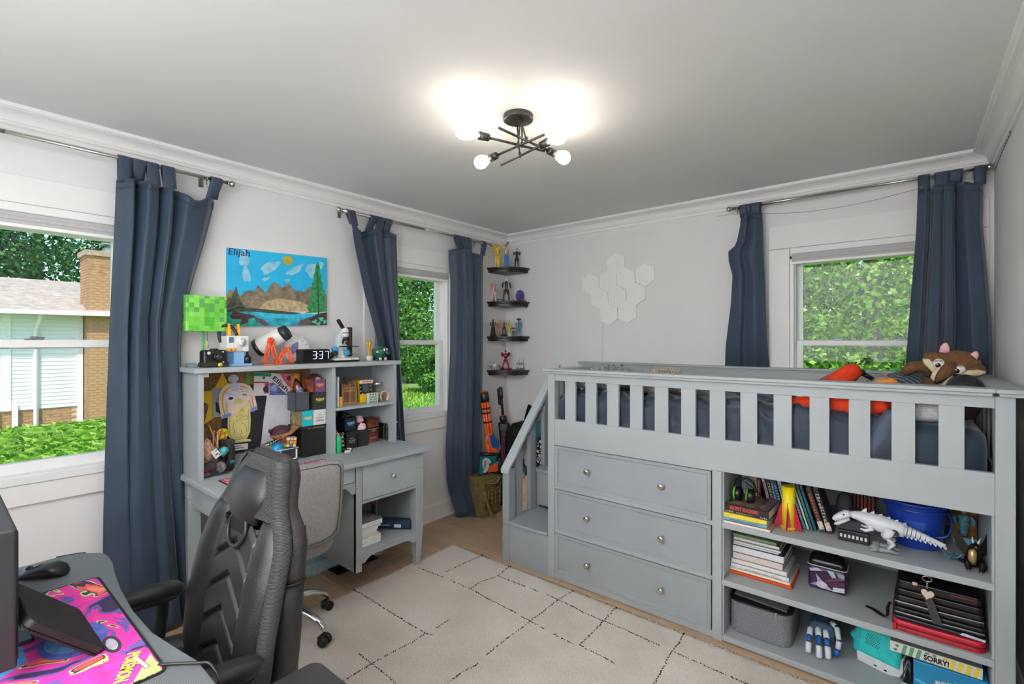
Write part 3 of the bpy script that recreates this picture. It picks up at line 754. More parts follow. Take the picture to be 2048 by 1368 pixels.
w2=waves((0,.05,0,.05),(.16,.045,.3,.05),(.2,-.03,.36,-.02),(.42,-.02,.5,0),(.46,.045,.55,.05),(.62,.03,.66,.04),(.65,-.01,.7,0),(.8,.03,.85,.03),(1,0,1,0))
curtain('navy curtain pulled aside behind the desk hutch, left of the narrow window',mL,2.305,[(2.25,-1.742,-1.342),(2.09,-1.715,-1.336),(1.79,-1.643,-1.325),(1.52,-1.556,-1.312),(1.31,-1.502,-1.304),(1.01,-1.45,-1.282),(.69,-1.43,-1.258),(.3,-1.425,-1.25),(0,-1.43,-1.24)],[(0,2.228),(.08,2.225),(.13,2.19),(.3,2.196),(.42,2.218),(.6,2.222),(.78,2.222),(1,2.222)],[(-1.722,.06,.05),(-1.545,.055,.43),(-1.49,.05,.56),(-1.42,.055,.74)],w2,lambda z:.075,lambda s:.03+.008*math.sin(s*18))
w3=waves((0,-.03,0,-.03),(.12,.02,.1,0),(.24,.035,.24,.03),(.28,.055,.28,.085),(.55,.03,.55,.06),(.6,-.025,.6,-.02),(.85,.02,.85,.03),(1,0,1,0))
def bot3(s):return .012-.0 if s>.45 else .006
curtain('navy curtain in the corner beside the black corner shelves, reaching the floor',mL,2.305,[(2.24,-.80,-.42),(2.15,-.80,-.425),(1.94,-.782,-.426),(1.37,-.785,-.426),(.97,-.806,-.432),(.565,-.835,-.443),(.32,-.822,-.44),(.1,-.78,-.43),(0,-.76,-.42)],[(0,2.19),(.08,2.20),(.3,2.22),(.5,2.222),(.62,2.205),(.85,2.19),(.96,2.205),(1,2.2)],[(-.73,.075,.2),(-.67,.06,.33),(-.61,.06,.45),(-.413,.05,.985)],w3,lambda z:.085+.05*smoothstep(.25,0,z),bot3)
w4=waves((0,0,0,0),(.3,.02,.4,.02),(.42,0,.44,0),(.7,.025,.75,.03),(1,-.01,1,0))
curtain('navy curtain left of the window behind the bed, with one corner folded out',mBk,2.332,[(2.28,2.105,2.226),(2.2,2.096,2.232),(2.09,2.072,2.234),(2.05,2.022,2.235),(1.98,2.026,2.238),(1.89,2.05,2.242),(1.7,2.04,2.248),(1.28,1.99,2.262),(.05,1.95,2.28)],[(0,2.27),(.5,2.285),(1,2.285)],[(2.122,.045,.15),(2.152,.03,.4),(2.195,.062,.75)],w4,lambda z:.016+.06*smoothstep(1.2,1.45,z),.08)
w5=waves((0,0,0,0),(.14,.035,.16,.03),(.21,-.02,.19,-.01),(.25,.03,.24,.035),(.38,.025,.38,.03),(.41,-.015,.41,0),(.45,.03,.45,.035),(.56,.025,.55,.03),(.6,-.03,.58,-.02),(.68,.02,.78,0),(.72,.04,.84,.045),(.93,.03,.95,.03),(1,-.02,1,0))
curtain('navy curtain right of the window behind the bed, next to the right wall',mBk,2.332,[(2.26,3.003,3.258),(2.05,2.997,3.256),(1.94,2.99,3.264),(1.56,2.966,3.288),(1.28,2.95,3.296),(.05,2.94,3.298)],[(0,2.265),(.15,2.27),(.25,2.275),(.42,2.28),(.6,2.278),(.75,2.265),(.85,2.255),(.93,2.262),(1,2.245)],[(3.028,.05,.1),(3.10,.058,.38),(3.155,.055,.58),(3.246,.045,.95)],w5,lambda z:.016+.065*smoothstep(1.2,1.4,z),.08)
# --- ceiling lamp
LM=mat('#4b4a48',.38,metal=.75,noise=.05)
GLOW=mat('#fff4e2',.3,noise=0.0,emit=34.0);BGL=glass_mat('bulb_glass',(1,1,1,1),.08)
lamp=thing('ceiling_lamp','dark metal flush ceiling lamp with crossed rods and four large bare bulbs','ceiling lamp',(1.635,-1.865,2.44))
can=part('canopy',MB().lathe([(0,2.416),(.060,2.416),(.066,2.419),(.066,2.4405),(0,2.4405)],(1.635,-1.865,0),36),LM,lamp,bev=.0015)
for a in(.5,2.6):part('screw',MB().lathe([(0,2.411),(.003,2.412),(.0035,2.416),(0,2.416)],(1.635+.03*math.cos(a),-1.865+.03*math.sin(a),0),10),LM,can)
for(ax,ay),(bx,by),z in(((1.697,-2.066),(1.7175,-1.752),2.30),((1.70,-1.757),(1.603,-2.022),2.30),((1.828,-1.932),(1.532,-1.890),2.283),((1.468,-1.785),(1.748,-1.852),2.283)):
 arm=part('arm',MB().cyl((ax,ay,z),(bx,by,z),.0052,n=12),LM,lamp)
 d=Vector((bx-ax,by-ay,0)).normalized();m_=Vector((ax,ay,z))+Vector((bx-ax,by-ay,0))*.42
 c_=Vector((1.635,-1.865,0));q=c_+(Vector((m_.x,m_.y,0))-c_)*min(1.0,.045/max(.01,(Vector((m_.x,m_.y,0))-c_).length))
 t_=((q.x-ax)*d.x+(q.y-ay)*d.y);foot=Vector((ax,ay,z))+d*t_
 part('drop_rod',MB().cyl((q.x,q.y,2.417),(foot.x,foot.y,z),.004,n=10).cyl((foot.x,foot.y,z+.014),(foot.x,foot.y,z-.006),.007,n=10),LM,lamp)
 e=Vector((bx,by,z))
 M_=lambda k:tuple(e+d*k)
 part('socket',MB().tube([M_(-.002),M_(0),M_(.004),M_(.044),M_(.046),M_(.040)],[.006,.014,.0165,.0175,.0165,.012],20),LM,arm)
 prof=[(.038,.010),(.05,.0125),(.065,.017),(.085,.026),(.105,.0315),(.12,.0325),(.135,.029),(.147,.020),(.153,.009),(.155,.001)]
 part('bulb',MB().tube([M_(k)for k,r in prof],[r for k,r in prof],20),BGL,lamp)
 prof=[(.052,.009),(.07,.0165),(.09,.026),(.11,.0305),(.125,.0295),(.138,.021),(.148,.004)]
 part('filament_glow',MB().tube([M_(k)for k,r in prof],[r for k,r in prof],14),GLOW,lamp,label='white glow of the lit bulb')
 # --- writing desk and its hutch
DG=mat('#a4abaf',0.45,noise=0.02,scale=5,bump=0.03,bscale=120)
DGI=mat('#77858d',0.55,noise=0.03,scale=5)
CORK=mat('#8a6844',.9,noise=.18,scale=60,bump=.5,bscale=220)
desk=thing('writing_desk','grey painted writing desk with drawers and open lower shelf against the left wall','desk',(.3,-2.06,0))
part('desktop',B(.05,.578,-2.695,-1.437,.737,.762),DG,desk,bev=.004)
def leg(mb,x,y,s=.058):
 h=s/2
 mb.hexa([(x-.017,y-.017,0),(x+.017,y-.017,0),(x+.017,y+.017,0),(x-.017,y+.017,0)],[(x-.02,y-.02,.06),(x+.02,y-.02,.06),(x+.02,y+.02,.06),(x-.02,y+.02,.06)])
 mb.hexa([(x-.0185,y-.0185,.062),(x+.0185,y-.0185,.062),(x+.0185,y+.0185,.062),(x-.0185,y+.0185,.062)],[(x-h,y-h,.26),(x+h,y-h,.26),(x+h,y+h,.26),(x-h,y+h,.26)])
 mb.box(x-h,x+h,y-h,y+h,.26,.636).box(x-h,x+h,y-h,y+h,.639,.737)
 mb.box(x-h+.003,x+h-.003,y-h+.003,y+h-.003,.636,.639)
 return mb
for x,y in((.520,-1.515),(.09,-1.515),(.520,-2.64),(.09,-2.64)):part('leg',leg(MB(),x,y),DG,desk,bev=.002)
part('pedestal_side',B(.09,.548,-1.975,-1.952,.13,.737),DG,desk,bev=.002)
part('pedestal_side',B(.11,.50,-1.53,-1.51,.15,.737),DG,desk,bev=.002)
part('pedestal_stile',B(.525,.55,-1.975,-1.936,.13,.737),DG,desk,bev=.002)
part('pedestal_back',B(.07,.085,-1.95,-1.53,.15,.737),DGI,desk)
part('front_rail',B(.525,.548,-1.936,-1.543,.512,.528),DG,desk,bev=.002)
d1=part('drawer',B(.527,.549,-1.932,-1.545,.531,.733),mat('#a9b2b8',.45,noise=.02),desk,bev=.003)
def knobx(x,y,z,p):return part('knob',MB().lathe([(.012,0),(.008,.004),(.006,.014),(.011,.019),(.0155,.025),(.0135,.031),(0,.034)],(x,y,z),18,'x'),NICKEL,p)
knobx(.549,-1.733,.634,d1)
part('lower_shelf',B(.085,.545,-1.951,-1.531,.222,.242),DG,desk,bev=.002)
def arch(y0,y1,zt,zb,dep,x0,x1,m,nm):
 P=[(y0,zt),(y1,zt),(y1,zb),(y1-.025,zb),(y1-.035,zb+dep*.35),(y1-.06,zb+dep*.9),(y1-.09,zb+dep),(y0+.09,zb+dep),(y0+.06,zb+dep*.9),(y0+.035,zb+dep*.35),(y0+.025,zb),(y0,zb)]
 part(nm,MB().prism(P,(x0,0,0),(0,1,0),(0,0,1),(x1-x0,0,0)),m,desk,bev=.0015)
arch(-1.937,-1.543,.2215,.17,.03,.528,.545,DG,'shelf_apron')
arch(-2.612,-1.976,.646,.582,.045,.528,.545,DG,'apron')
d2=part('drawer',B(.527,.549,-2.61,-1.98,.650,.733),mat('#a9b2b8',.45,noise=.02),desk,bev=.003)
knobx(.549,-2.2,.69,d2);knobx(.549,-2.45,.69,d2)
part('side_apron',B(.115,.49,-2.655,-2.635,.60,.737),DG,desk,bev=.002)
part('back_rail',B(.075,.09,-2.62,-1.96,.60,.737),DG,desk)
hutch=thing('desk_hutch','grey desk hutch with cork back, tall left bay and two right shelves','hutch',(.16,-2.07,.762))
part('top_board',B(.02,.303,-2.697,-1.470,1.288,1.314),DG,hutch,bev=.004)
part('side',B(.025,.288,-2.676,-2.652,.762,1.288),DG,hutch,bev=.002)
part('side',B(.025,.288,-1.522,-1.497,.762,1.288),DG,hutch,bev=.002)
part('divider',B(.03,.288,-1.970,-1.946,.762,1.288),DG,hutch,bev=.002)
part('shelf',B(.03,.285,-1.946,-1.522,1.022,1.040),DG,hutch,bev=.002)
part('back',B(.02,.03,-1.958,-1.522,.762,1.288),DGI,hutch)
part('cork_board',B(.02,.031,-2.652,-1.97,.87,1.288),CORK,hutch)
part('back_lower',B(.02,.033,-2.652,-1.97,.762,.87),DG,hutch)
for y in(-2.64,-1.54):part('corner_block',B(.24,.283,y-.012,y+.012,1.268,1.288),DG,hutch,bev=.002)
# --- corner shelves
BLK=mat('#1d1b1a',.4,noise=.1,scale=20)
for k,zt in enumerate((2.112,1.803,1.488,1.180)):
 L_=.268
 P=[(0.001,0.001),(L_+.012,.001),(L_+.012,.03)]+[(L_*1.02*math.cos(a)*.0+(.03+(L_-.02)*math.cos(a)),.03+(L_-.02)*math.sin(a))for a in[math.radians(q)for q in range(4,90,6)]]+[(.03,L_+.012),(.001,L_+.012)]
 def shp(sc,z0,z1,P=P):
  q=[(x*sc if x>.01 else x,y*sc if y>.01 else y)for x,y in P]
  return q,z0,z1
 lab=['topmost black corner shelf, just under the crown moulding','second black corner shelf from the top, with the scaly blue egg','third black corner shelf from the top, with a row of small figurines','lowest black corner shelf, with the red armoured figurine'][k]
 s_=thing('corner_shelf',lab,'shelf',(0.1,-.1,zt-.045),group='black corner shelves')
 for nm,sc,z0,z1 in(('shelf_top',1.0,zt-.014,zt),('moulding',.965,zt-.022,zt-.014),('apron',.93,zt-.045,zt-.022)):
  q,a,b=shp(sc,z0,z1)
  part(nm,MB().prism([(x,-y)for x,y in q],(0,0,z0),(1,0,0),(0,1,0),(0,0,z1-z0)),BLK,s_,bev=.002)
  # --- hexagon wall light panels
HEXM=mat('#f3f3f3',.55,noise=.01)
R_h=.0985
hexs=[(1.147,2.055),(1.071,1.932),(0.926,1.926),(1.232,1.9275),(1.395,1.957),(1.005,1.80),(1.160,1.80),(1.320,1.818),(1.095,1.668),(1.252,1.680)]
hexs=[]
a_,w_=.1095,.163
base=(1.2415,1.676)
rows={0:[(1.089,1.664),(1.249,1.675)],1:[(1.005,1.793),(1.163,1.802),(1.322,1.812)],2:[(.921,1.922),(1.080,1.931),(1.238,1.941),(1.397,1.956)],3:[(1.152,2.066)]}
hp=thing('hexagon_light_panels','white honeycomb of hexagonal light panels on the back wall, switched off','wall light',(1.16,-.01,1.6))
for r_ in rows.values():
 for cx,cz in r_:
  P=[(cx+.0905*math.cos(math.radians(30+60*j+3)),cz+.0905*math.sin(math.radians(30+60*j+3)))for j in range(6)]
  part('hexagon_panel',MB().prism(P,(0,-.002,0),(1,0,0),(0,0,1),(0,-.009,0)),HEXM,hp,bev=.002)
for dx in(0,.008):
 pts=spline([(1.035+dx*.2,-.004,1.60),(1.028+dx,-.005,1.54),(1.030-dx*.6,-.005,1.47),(1.024+dx,-.005,1.38),(1.022+dx*.5,-.005,1.25),(1.02+dx,-.005,1.0)],6)
 part('power_cable',MB().tube(pts,.0018,6),mat('#e8e8e6',.5),hp)
 # thin wires
wm=mat('#8f8f8d',.4,metal=.5)
pts=spline([(1.93,-.004,2.318),(2.07,-.004,2.312),(2.43,-.004,2.262),(2.72,-.004,2.262),(3.0,-.004,2.295),(3.29,-.004,2.32)],8)
o=part('wire',MB().tube(pts,.0014,5),wm);tag(o,'thin grey wire drooping across the back wall above the bed window','wire')
chn=thing('light_string','thin dark bead string hung along the top of the right wall','string',(3.3,-.5,2.33))
pts=[(3.303,-.05,2.315),(3.303,-.103,2.319),(3.303,-.3,2.333),(3.303,-.569,2.346),(3.303,-.823,2.352),(3.303,-1.2,2.362)]
part('cord',MB().tube(spline(pts,6),.0012,5),mat('#55524e',.5),chn)
for k in range(26):
 y=-.11-k*.04;part('bead',MB().ball((3.302,y,interp([(-a[1],a[2])for a in pts],-y)),(.002,.005,.0025),6,4),mat('#2b2a28',.4),chn)
part('hook',MB().ball((3.300,-.569,2.352),(.006,.008,.010),8,6),mat('#2b2a28',.4),chn)
# --- painting
def paint_mat(hx,amt=.18,sc=26):return mat(hx,.5,noise=amt,scale=sc,bump=.6,bscale=70)
pt=thing('canvas_painting','child\'s canvas painting of mountains, lake and pine under a blue sky','painting',(.02,-2.155,1.53))
PY0,PY1=-2.458,-1.850
def pz0(y):return 1.527+(y-PY0)*.04
def pz1(y):return 1.972+(y-PY0)*.034
def PP(s,t):y=PY0+(PY1-PY0)*s;return(y,pz0(y)+(pz1(y)-pz0(y))*t)
def pposter(nm,pts,x,m,th=.0008):return part(nm,MB().prism([PP(a,b)for a,b in pts],(x,0,0),(0,1,0),(0,0,1),(th,0,0)),m,pt,fix=True)
part('canvas',MB().prism([PP(0,0),PP(1,0),PP(1,1),PP(0,1)],(.002,0,0),(0,1,0),(0,0,1),(.016,0,0)),mat('#e8ecee',.7),pt,bev=.001)
X0=.0181
pposter('painted_sky',[(0.004,.3),(.998,.3),(.998,.995),(.004,.995)],X0,paint_mat('#1fb2e4',.05,8))
def blob(cx,cy,rx,ry,rot=0,n=18,wob=.15):
 out=[]
 for k in range(n):
  a=2*PI*k/n;r=1+wob*math.sin(3*a+cx*20)+wob*.6*math.sin(5*a+cy*9)
  x,y=rx*r*math.cos(a),ry*r*math.sin(a);out.append((cx+x*math.cos(rot)-y*math.sin(rot)*.74,cy+x*math.sin(rot)/.74+y*math.cos(rot)))
 return out
CL=paint_mat('#8fc9e0',.12,30)
for a in((.16,.87,.045,.10,.1),(.18,.67,.035,.10,.15),(.40,.79,.10,.065,.5),(.36,.63,.04,.022,.4),(.65,.78,.10,.045,.6),(.57,.63,.03,.02,0),(.84,.80,.07,.11,-.6),(.92,.88,.04,.05,0)):pposter('painted_cloud',blob(*a),X0+.0006,CL)
pposter('painted_sun',blob(.575,.905,.052,.065,0,18,.03),X0+.0012,paint_mat('#b8a52a',.1))
mt=[(.004,.20),(.004,.40),(.03,.47),(.06,.46),(.10,.42),(.13,.39),(.17,.46),(.21,.47),(.25,.46),(.285,.54),(.31,.51),(.35,.45),(.37,.47),(.42,.575),(.44,.595),(.48,.56),(.52,.52),(.56,.575),(.585,.58),(.62,.53),(.66,.48),(.71,.50),(.74,.47),(.79,.55),(.83,.56),(.9,.5),(.998,.45),(.998,.2)]
pposter('painted_mountains',mt,X0+.0010,paint_mat('#7d7260',.3,22))
pposter('painted_slope',[(.30,.24),(.36,.33),(.47,.37),(.58,.36),(.70,.34),(.80,.28),(.80,.2),(.3,.2)],X0+.0016,paint_mat('#b5a27e',.22,40))
pposter('painted_slope',[(.12,.28),(.2,.38),(.3,.42),(.36,.34),(.3,.24)],X0+.0014,paint_mat('#8b7a68',.25,40))
pposter('painted_lake',[(.004,.0),(.998,.0),(.998,.17),(.75,.16),(.45,.175),(.2,.2),(.004,.21)],X0+.0012,paint_mat('#2aa0b8',.3,30))
pposter('painted_lake',[(.22,.19),(.5,.165),(.9,.165),(.86,.12),(.6,.10),(.35,.11)],X0+.0018,paint_mat('#35b9d8',.15,30))
pposter('painted_shore',[(.004,.2),(.1,.25),(.25,.235),(.45,.21),(.62,.19),(.72,.175),(.62,.155),(.45,.165),(.25,.19),(.004,.19)],X0+.0020,paint_mat('#3d4a3c',.3,50))
pposter('painted_bank',[(.004,0),(.004,.19),(.08,.17),(.2,.13),(.3,.06),(.34,0)],X0+.0016,paint_mat('#1f9a8c',.3,40))
pposter('painted_rock',[(.03,.13),(.07,.2),(.14,.17),(.24,.145),(.27,.12),(.2,.10),(.19,.04),(.12,.02),(.14,.09),(.06,.10)],X0+.0024,paint_mat('#4a2f2c',.3,50))
pposter('painted_rock',[(.25,.12),(.33,.09),(.40,.01),(.35,.0),(.27,.06)],X0+.0024,paint_mat('#5b4a5e',.2,50))
pposter('painted_rock',[(.70,0),(.74,.09),(.82,.12),(.9,.17),(.998,.19),(.998,0)],X0+.0022,paint_mat('#453a36',.35,60))
pposter('painted_rock',[(.68,.0),(.70,.08),(.78,.095),(.84,.05),(.80,0)],X0+.0024,paint_mat('#5c5660',.25,60))
for c in((.86,.05),(.93,.09),(.9,.02),(.97,.05)):pposter('painted_foam',blob(c[0],c[1],.025,.03,0,14,.35),X0+.003,paint_mat('#4fbf9c',.3,60))
tr_=[]
for k in range(13):
 t=k/12;w=.012+.115*t**.9;tr_.append((.89-w*(1 if k%2 else .72),.90-t*.70))
tr2=[(2*.89-x-.0,y)for x,y in tr_][::-1]
pposter('painted_pine',[(.885,.93)]+tr_+[(.75,.17),(1.0,.20)]+[(min(.998,x),y)for x,y in tr2],X0+.0026,paint_mat('#2c8a52',.4,45))
pposter('painted_pine',[(.09,.52),(.05,.36),(.02,.27),(.004,.24),(.17,.24),(.13,.33),(.11,.40)],X0+.0020,paint_mat('#4c5444',.3,60))
pposter('painted_trunk',[(.893,.16),(.905,.16),(.895,.78),(.888,.78)],X0+.0034,paint_mat('#3c2a24',.2))
c_=PP(.115,.945);text('Elijah',.052,mat('#1c2a6e',.5,noise=0),pt,(X0+.0014,c_[0],c_[1]),(0,1,.03),(0,0,1),width=.115,bold=.0006,shear=.1)
# --- chairs
def ribbed(hx,scale,direction='Z',strength=.9,rough=.45,hx2=None):
 m,nt,b=new_mat('ribbed_'+hx.strip('#'));tc=node(nt,'ShaderNodeTexCoord');wv=node(nt,'ShaderNodeTexWave',wave_type='BANDS',bands_direction=direction);wv.inputs['Scale'].default_value=scale;wv.inputs['Distortion'].default_value=0.0
 nt.links.new(tc.outputs['Object'],wv.inputs['Vector']);r=ramp(nt,[(.3,hx2 or '#101010'),(.6,hx)])
 nt.links.new(wv.outputs['Fac'],r.inputs['Fac']);nt.links.new(r.outputs[0],b.inputs['Base Color'])
 bp=node(nt,'ShaderNodeBump',Strength=strength,Distance=.002);nt.links.new(wv.outputs['Fac'],bp.inputs['Height']);nt.links.new(bp.outputs[0],b.inputs['Normal']);b.inputs['Roughness'].default_value=rough
 return m
def dotted(hx,scale,rough=.42):
 m,nt,b=new_mat('perforated_leather');tc=node(nt,'ShaderNodeTexCoord');vo=node(nt,'ShaderNodeTexVoronoi',feature='F1');vo.inputs['Scale'].default_value=scale;vo.inputs['Randomness'].default_value=0.25
 nt.links.new(tc.outputs['Object'],vo.inputs['Vector']);r=ramp(nt,[(.18,'#121211'),(.34,hx)]);nt.links.new(vo.outputs['Distance'],r.inputs['Fac']);nt.links.new(r.outputs[0],b.inputs['Base Color'])
 bp=node(nt,'ShaderNodeBump',Strength=.5,Distance=.002);nt.links.new(vo.outputs['Distance'],bp.inputs['Height']);nt.links.new(bp.outputs[0],b.inputs['Normal']);b.inputs['Roughness'].default_value=rough
 return m
LEA=mat('#242426',.34,noise=.06,scale=40,bump=.25,bscale=350);LEAS=mat('#202022',.45,noise=.05,scale=20,bump=.08,bscale=300)
PERF=dotted('#2f2c2a',190);MESH=ribbed('#5a5c5e',95,'Z',.9,.4);PLB=mat('#19191a',.35,noise=.08);CHR=mat('#d9dadb',.1,metal=1.0,noise=0)
gc=thing('gaming_chair','black leather gaming chair with quilted chevron back beside the striped gaming desk','chair',(1.39,-3.0,0))
cx=1.39
Wt=[(.38,.235),(.47,.262),(.65,.265),(.78,.262),(.87,.25),(.915,.222),(.95,.188),(.99,.168),(1.04,.152),(1.075,.132),(1.094,.105)]
Ft=[(.38,-2.99),(.47,-2.985),(.65,-2.963),(.78,-2.936),(.89,-2.906),(1.04,-2.868),(1.094,-2.85)]
Tt=[(.38,.15),(.65,.14),(.78,.118),(.89,.10),(.96,.078),(1.04,.085),(1.08,.07),(1.094,.045)]
def ring(z,infl=1.0,front=.02):
 w=interp(Wt,z)*infl;f=interp(Ft,z)+front;t=interp(Tt,z)-front;n=28;out=[]
 for k in range(n):
  a=2*PI*k/n;c,s=math.cos(a),math.sin(a);e=.45
  out.append((cx+w*math.copysign(abs(c)**e,c),f+t/2+t/2*math.copysign(abs(s)**.6,s),z+(s+1)*.0-.0))
 return out
zs=[.776+k*(1.094-.776)/16 for k in range(17)]
up=MB().rings([ring(z)for z in zs]);part('back_upper',up,PERF,gc,label='perforated leather upper shell')
part('back_lower',MB().rings([ring(z,.985)for z in(.36,.40,.46,.52,.58,.64,.70,.775)]),LEAS,gc,label='smooth leather lower shell')
part('seam_piping',MB().tube(ring(.776,1.003),.0035,6,closed=True),PLB,gc)
for s in(-1,1):
 g=MB()
 def gus(i,j,s=s):
  z=.40+(1.085-.40)*j;w=interp(Wt,z);f=interp(Ft,z)
  a=i*PI*.55
  return(cx+s*(w-.03+.036*math.sin(min(a,PI/2)+.0)),f-.004+.036*(i**1.2)-.008*math.sin(i*PI),z)
 g.grid(gus,8,40);part('mesh_gusset',g,MESH,gc,solid=.004,label='ribbed mesh side strip')
def face(x,z):return interp(Ft,z)
for s in(-1,1):
 def bol(i,j,s=s):
  z=.42+(.935-.42)*j;w=interp(Wt,z)-.012;inn=.125-.01*j;x=inn+(w-inn)*i
  edge=math.sin(PI*i)**.6*math.sin(PI*min(1,max(0,j)))**.25
  return(cx+s*x,interp(Ft,z)+.012-.042*edge,z)
 part('side_bolster',MB().grid(bol,12,30),LEA,gc,solid=.006)
def quilt(i,j):
 z=.42+(.90-.42)*j;x=(i-.5)*.25
 q=(z+abs(x)*.62*(1 if x>0 else .95))/.094;fr=q-math.floor(q);d=min(fr,1-fr)
 pz=.020*min(1,d/.16)**.55
 lip=smoothstep(0,.06,i)*smoothstep(1,.94,i)
 return(cx+x,interp(Ft,z)+.010-pz*lip,z)
part('chevron_panel',MB().grid(quilt,70,150),LEA,gc,fix=False)
def hole(i,j):
 a=2*PI*i;r=j
 return(cx+.058*r*math.cos(a),interp(Ft,.885)-.014-.0*r,.880+.045*r*math.sin(a))
part('neck_opening',MB().grid(hole,24,6),mat('#0b0b0b',.6),gc,label='dark oval opening below the headrest')
part('opening_rim',MB().tube([(cx+.060*math.cos(2*PI*k/24),interp(Ft,.880+.045*math.sin(2*PI*k/24))-.014,.880+.047*math.sin(2*PI*k/24))for k in range(24)],.006,8,closed=True),LEA,gc)
def headp(i,j):
 z=.898+(1.055-.898)*j;w=.085+.035*smoothstep(0,.55,j)-.03*smoothstep(.6,1,j);x=(i-.5)*2*w
 e=(math.sin(PI*i)**.45)*(math.sin(PI*j)**.4)
 return(cx+x,interp(Ft,z)+.010-.046*e-.004,z)
part('headrest_pad',MB().grid(headp,20,20),LEA,gc,solid=.004)
def headf(i,j):
 z=.93+(1.088-.93)*j;w=interp(Wt,z)-.012;x=(i-.5)*2*w
 return(cx+x,interp(Ft,z)+.004-.02*math.sin(PI*i)**.5*(1-j**4),z)
part('headrest_face',MB().grid(headf,20,16),MESH,gc)
seat=MB();seat.add([],[])
def seatring(y,w,h):return[(cx+(w*math.copysign(abs(math.cos(2*PI*k/24))**.4,math.cos(2*PI*k/24))),y,.41+h*math.copysign(abs(math.sin(2*PI*k/24))**.5,math.sin(2*PI*k/24)))for k in range(24)]
seat.rings([seatring(y,w,h)for y,w,h in((-2.90,.20,.03),(-2.94,.245,.055),(-3.05,.262,.065),(-3.25,.265,.065),(-3.40,.255,.062),(-3.46,.23,.045),(-3.475,.19,.02))])
part('seat',seat,LEA,gc)
for s in(-1,1):part('seat_bolster',MB().tube(spline([(cx+s*.215,-2.96,.465),(cx+s*.235,-3.1,.475),(cx+s*.235,-3.3,.472),(cx+s*.2,-3.44,.45)],6),[.02]+[.042]*17+[.02],12),LEA,gc)
for s in(-1,1):
 ax=cx+s*.298
 pad=MB()
 ys=[-2.975,-2.985,-3.0,-3.06,-3.14,-3.22,-3.30,-3.34,-3.352];ws=[.012,.026,.032,.035,.036,.036,.035,.026,.01];hs_=[.008,.018,.023,.026,.026,.026,.025,.018,.008]
 zc_=[.632,.632,.633,.640,.643,.640,.632,.625,.62]
 pad.rings([[(ax+w*math.copysign(abs(math.cos(2*PI*k/20))**.7,math.cos(2*PI*k/20)),y,z+h*math.copysign(abs(math.sin(2*PI*k/20))**.7,math.sin(2*PI*k/20)))for k in range(20)]for y,w,h,z in zip(ys,ws,hs_,zc_)])
 ar=part('armrest_pad',pad,LEA,gc)
 br=MB()
 for pts in([(ax,-2.99,.612),(ax,-3.03,.606),(ax,-3.20,.612),(ax,-3.32,.604)],[(ax,-3.03,.606),(ax-s*.004,-3.035,.56),(ax-s*.02,-3.05,.48),(ax-s*.045,-3.07,.40),(ax-s*.06,-3.10,.36)],[(ax,-3.30,.606),(ax-s*.01,-3.30,.52),(ax-s*.035,-3.26,.42),(ax-s*.06,-3.2,.36)]):
  br.tube(spline(pts,5),.017,8,flat=.5)
 part('armrest_bracket',br,PLB,gc)
part('gas_lift',MB().cyl((cx,-3.18,.1),(cx,-3.18,.36),.028,.03),PLB,gc)
def star(parent,x,y,mleg,r=.27,rot=0.0,zb=.09):
 for k in range(5):
  a=rot+k*2*PI/5;d=Vector((math.cos(a),math.sin(a),0))
  pts=spline([tuple(Vector((x,y,zb+.045))+d*.02),tuple(Vector((x,y,zb+.04))+d*r*.5),tuple(Vector((x,y,zb+.005))+d*r*.86),tuple(Vector((x,y,zb-.028))+d*r)],5)
  lg=part('base_leg',MB().tube(pts,[.026-.012*i/(len(pts)-1)for i in range(len(pts))],10,flat=.8),mleg,parent)
  w=Vector((x,y,0))+d*r;p=Vector((-d.y,d.x,0));cs=MB()
  for s in(-1,1):
   c0=w+p*(s*.006)+Vector((0,0,.0365));c1=w+p*(s*.024)+Vector((0,0,.0365));cs.tube([tuple(c0-p*s*.001),tuple(c0),tuple(c1),tuple(c1+p*s*.004)],[.02,.024,.024,.018],18)
  cs.cyl(tuple(w+Vector((0,0,.036))),tuple(w+Vector((0,0,.072))),.008,n=10).tube([tuple(w+p*.02+Vector((0,0,.05))-d*.012),tuple(w-p*.02+Vector((0,0,.05))-d*.012)],.014,10)
  part('castor',cs,PLB,lg)
 part('hub',MB().lathe([(0,zb+.02),(.035,zb+.02),(.04,zb+.05),(.03,zb+.075),(0,zb+.075)],(x,y,0),20),mleg,parent)
star(gc,cx,-3.18,PLB,.29,.3,.10)
# grey upholstered desk chair
oc=thing('desk_chair','light grey upholstered swivel desk chair on chrome base at the writing desk','chair',(.58,-2.43,0))
FAB=mat('#8d8a8a',.9,noise=.08,scale=90,bump=.4,bscale=500);FABD=mat('#3d3b3b',.85,noise=.1,scale=60)
def oback(off,th,inset=0.0):
 mb=MB();rings=[]
 for z,w,x in((.485,.12,.80),(.497,.17,.80),(.52,.195,.80),(.60,.208,.798),(.70,.217,.795),(.79,.224,.79),(.835,.225,.785),(.853,.215,.78),(.862,.18,.778)):
  w-=inset;z=.675+(z-.675)*(1-inset*3)
  y0=-2.425;r_=[]
  for k in range(24):
   a=2*PI*k/24;c,s=math.cos(a),math.sin(a);yy=w*math.copysign(abs(c)**.35,c)
   r_.append((x+off+th*math.copysign(abs(s)**.6,s)-.03*(1-(yy/.23)**2)*.4,y0+yy,z))
  rings.append(r_)
 return mb.rings(rings)
part('backrest',oback(0,.022),FAB,oc)
part('back_trim',oback(.018,.010,.020),FABD,oc,label='dark piped seam round the back pad')
part('back_panel',oback(.021,.0105,.026),FAB,oc)
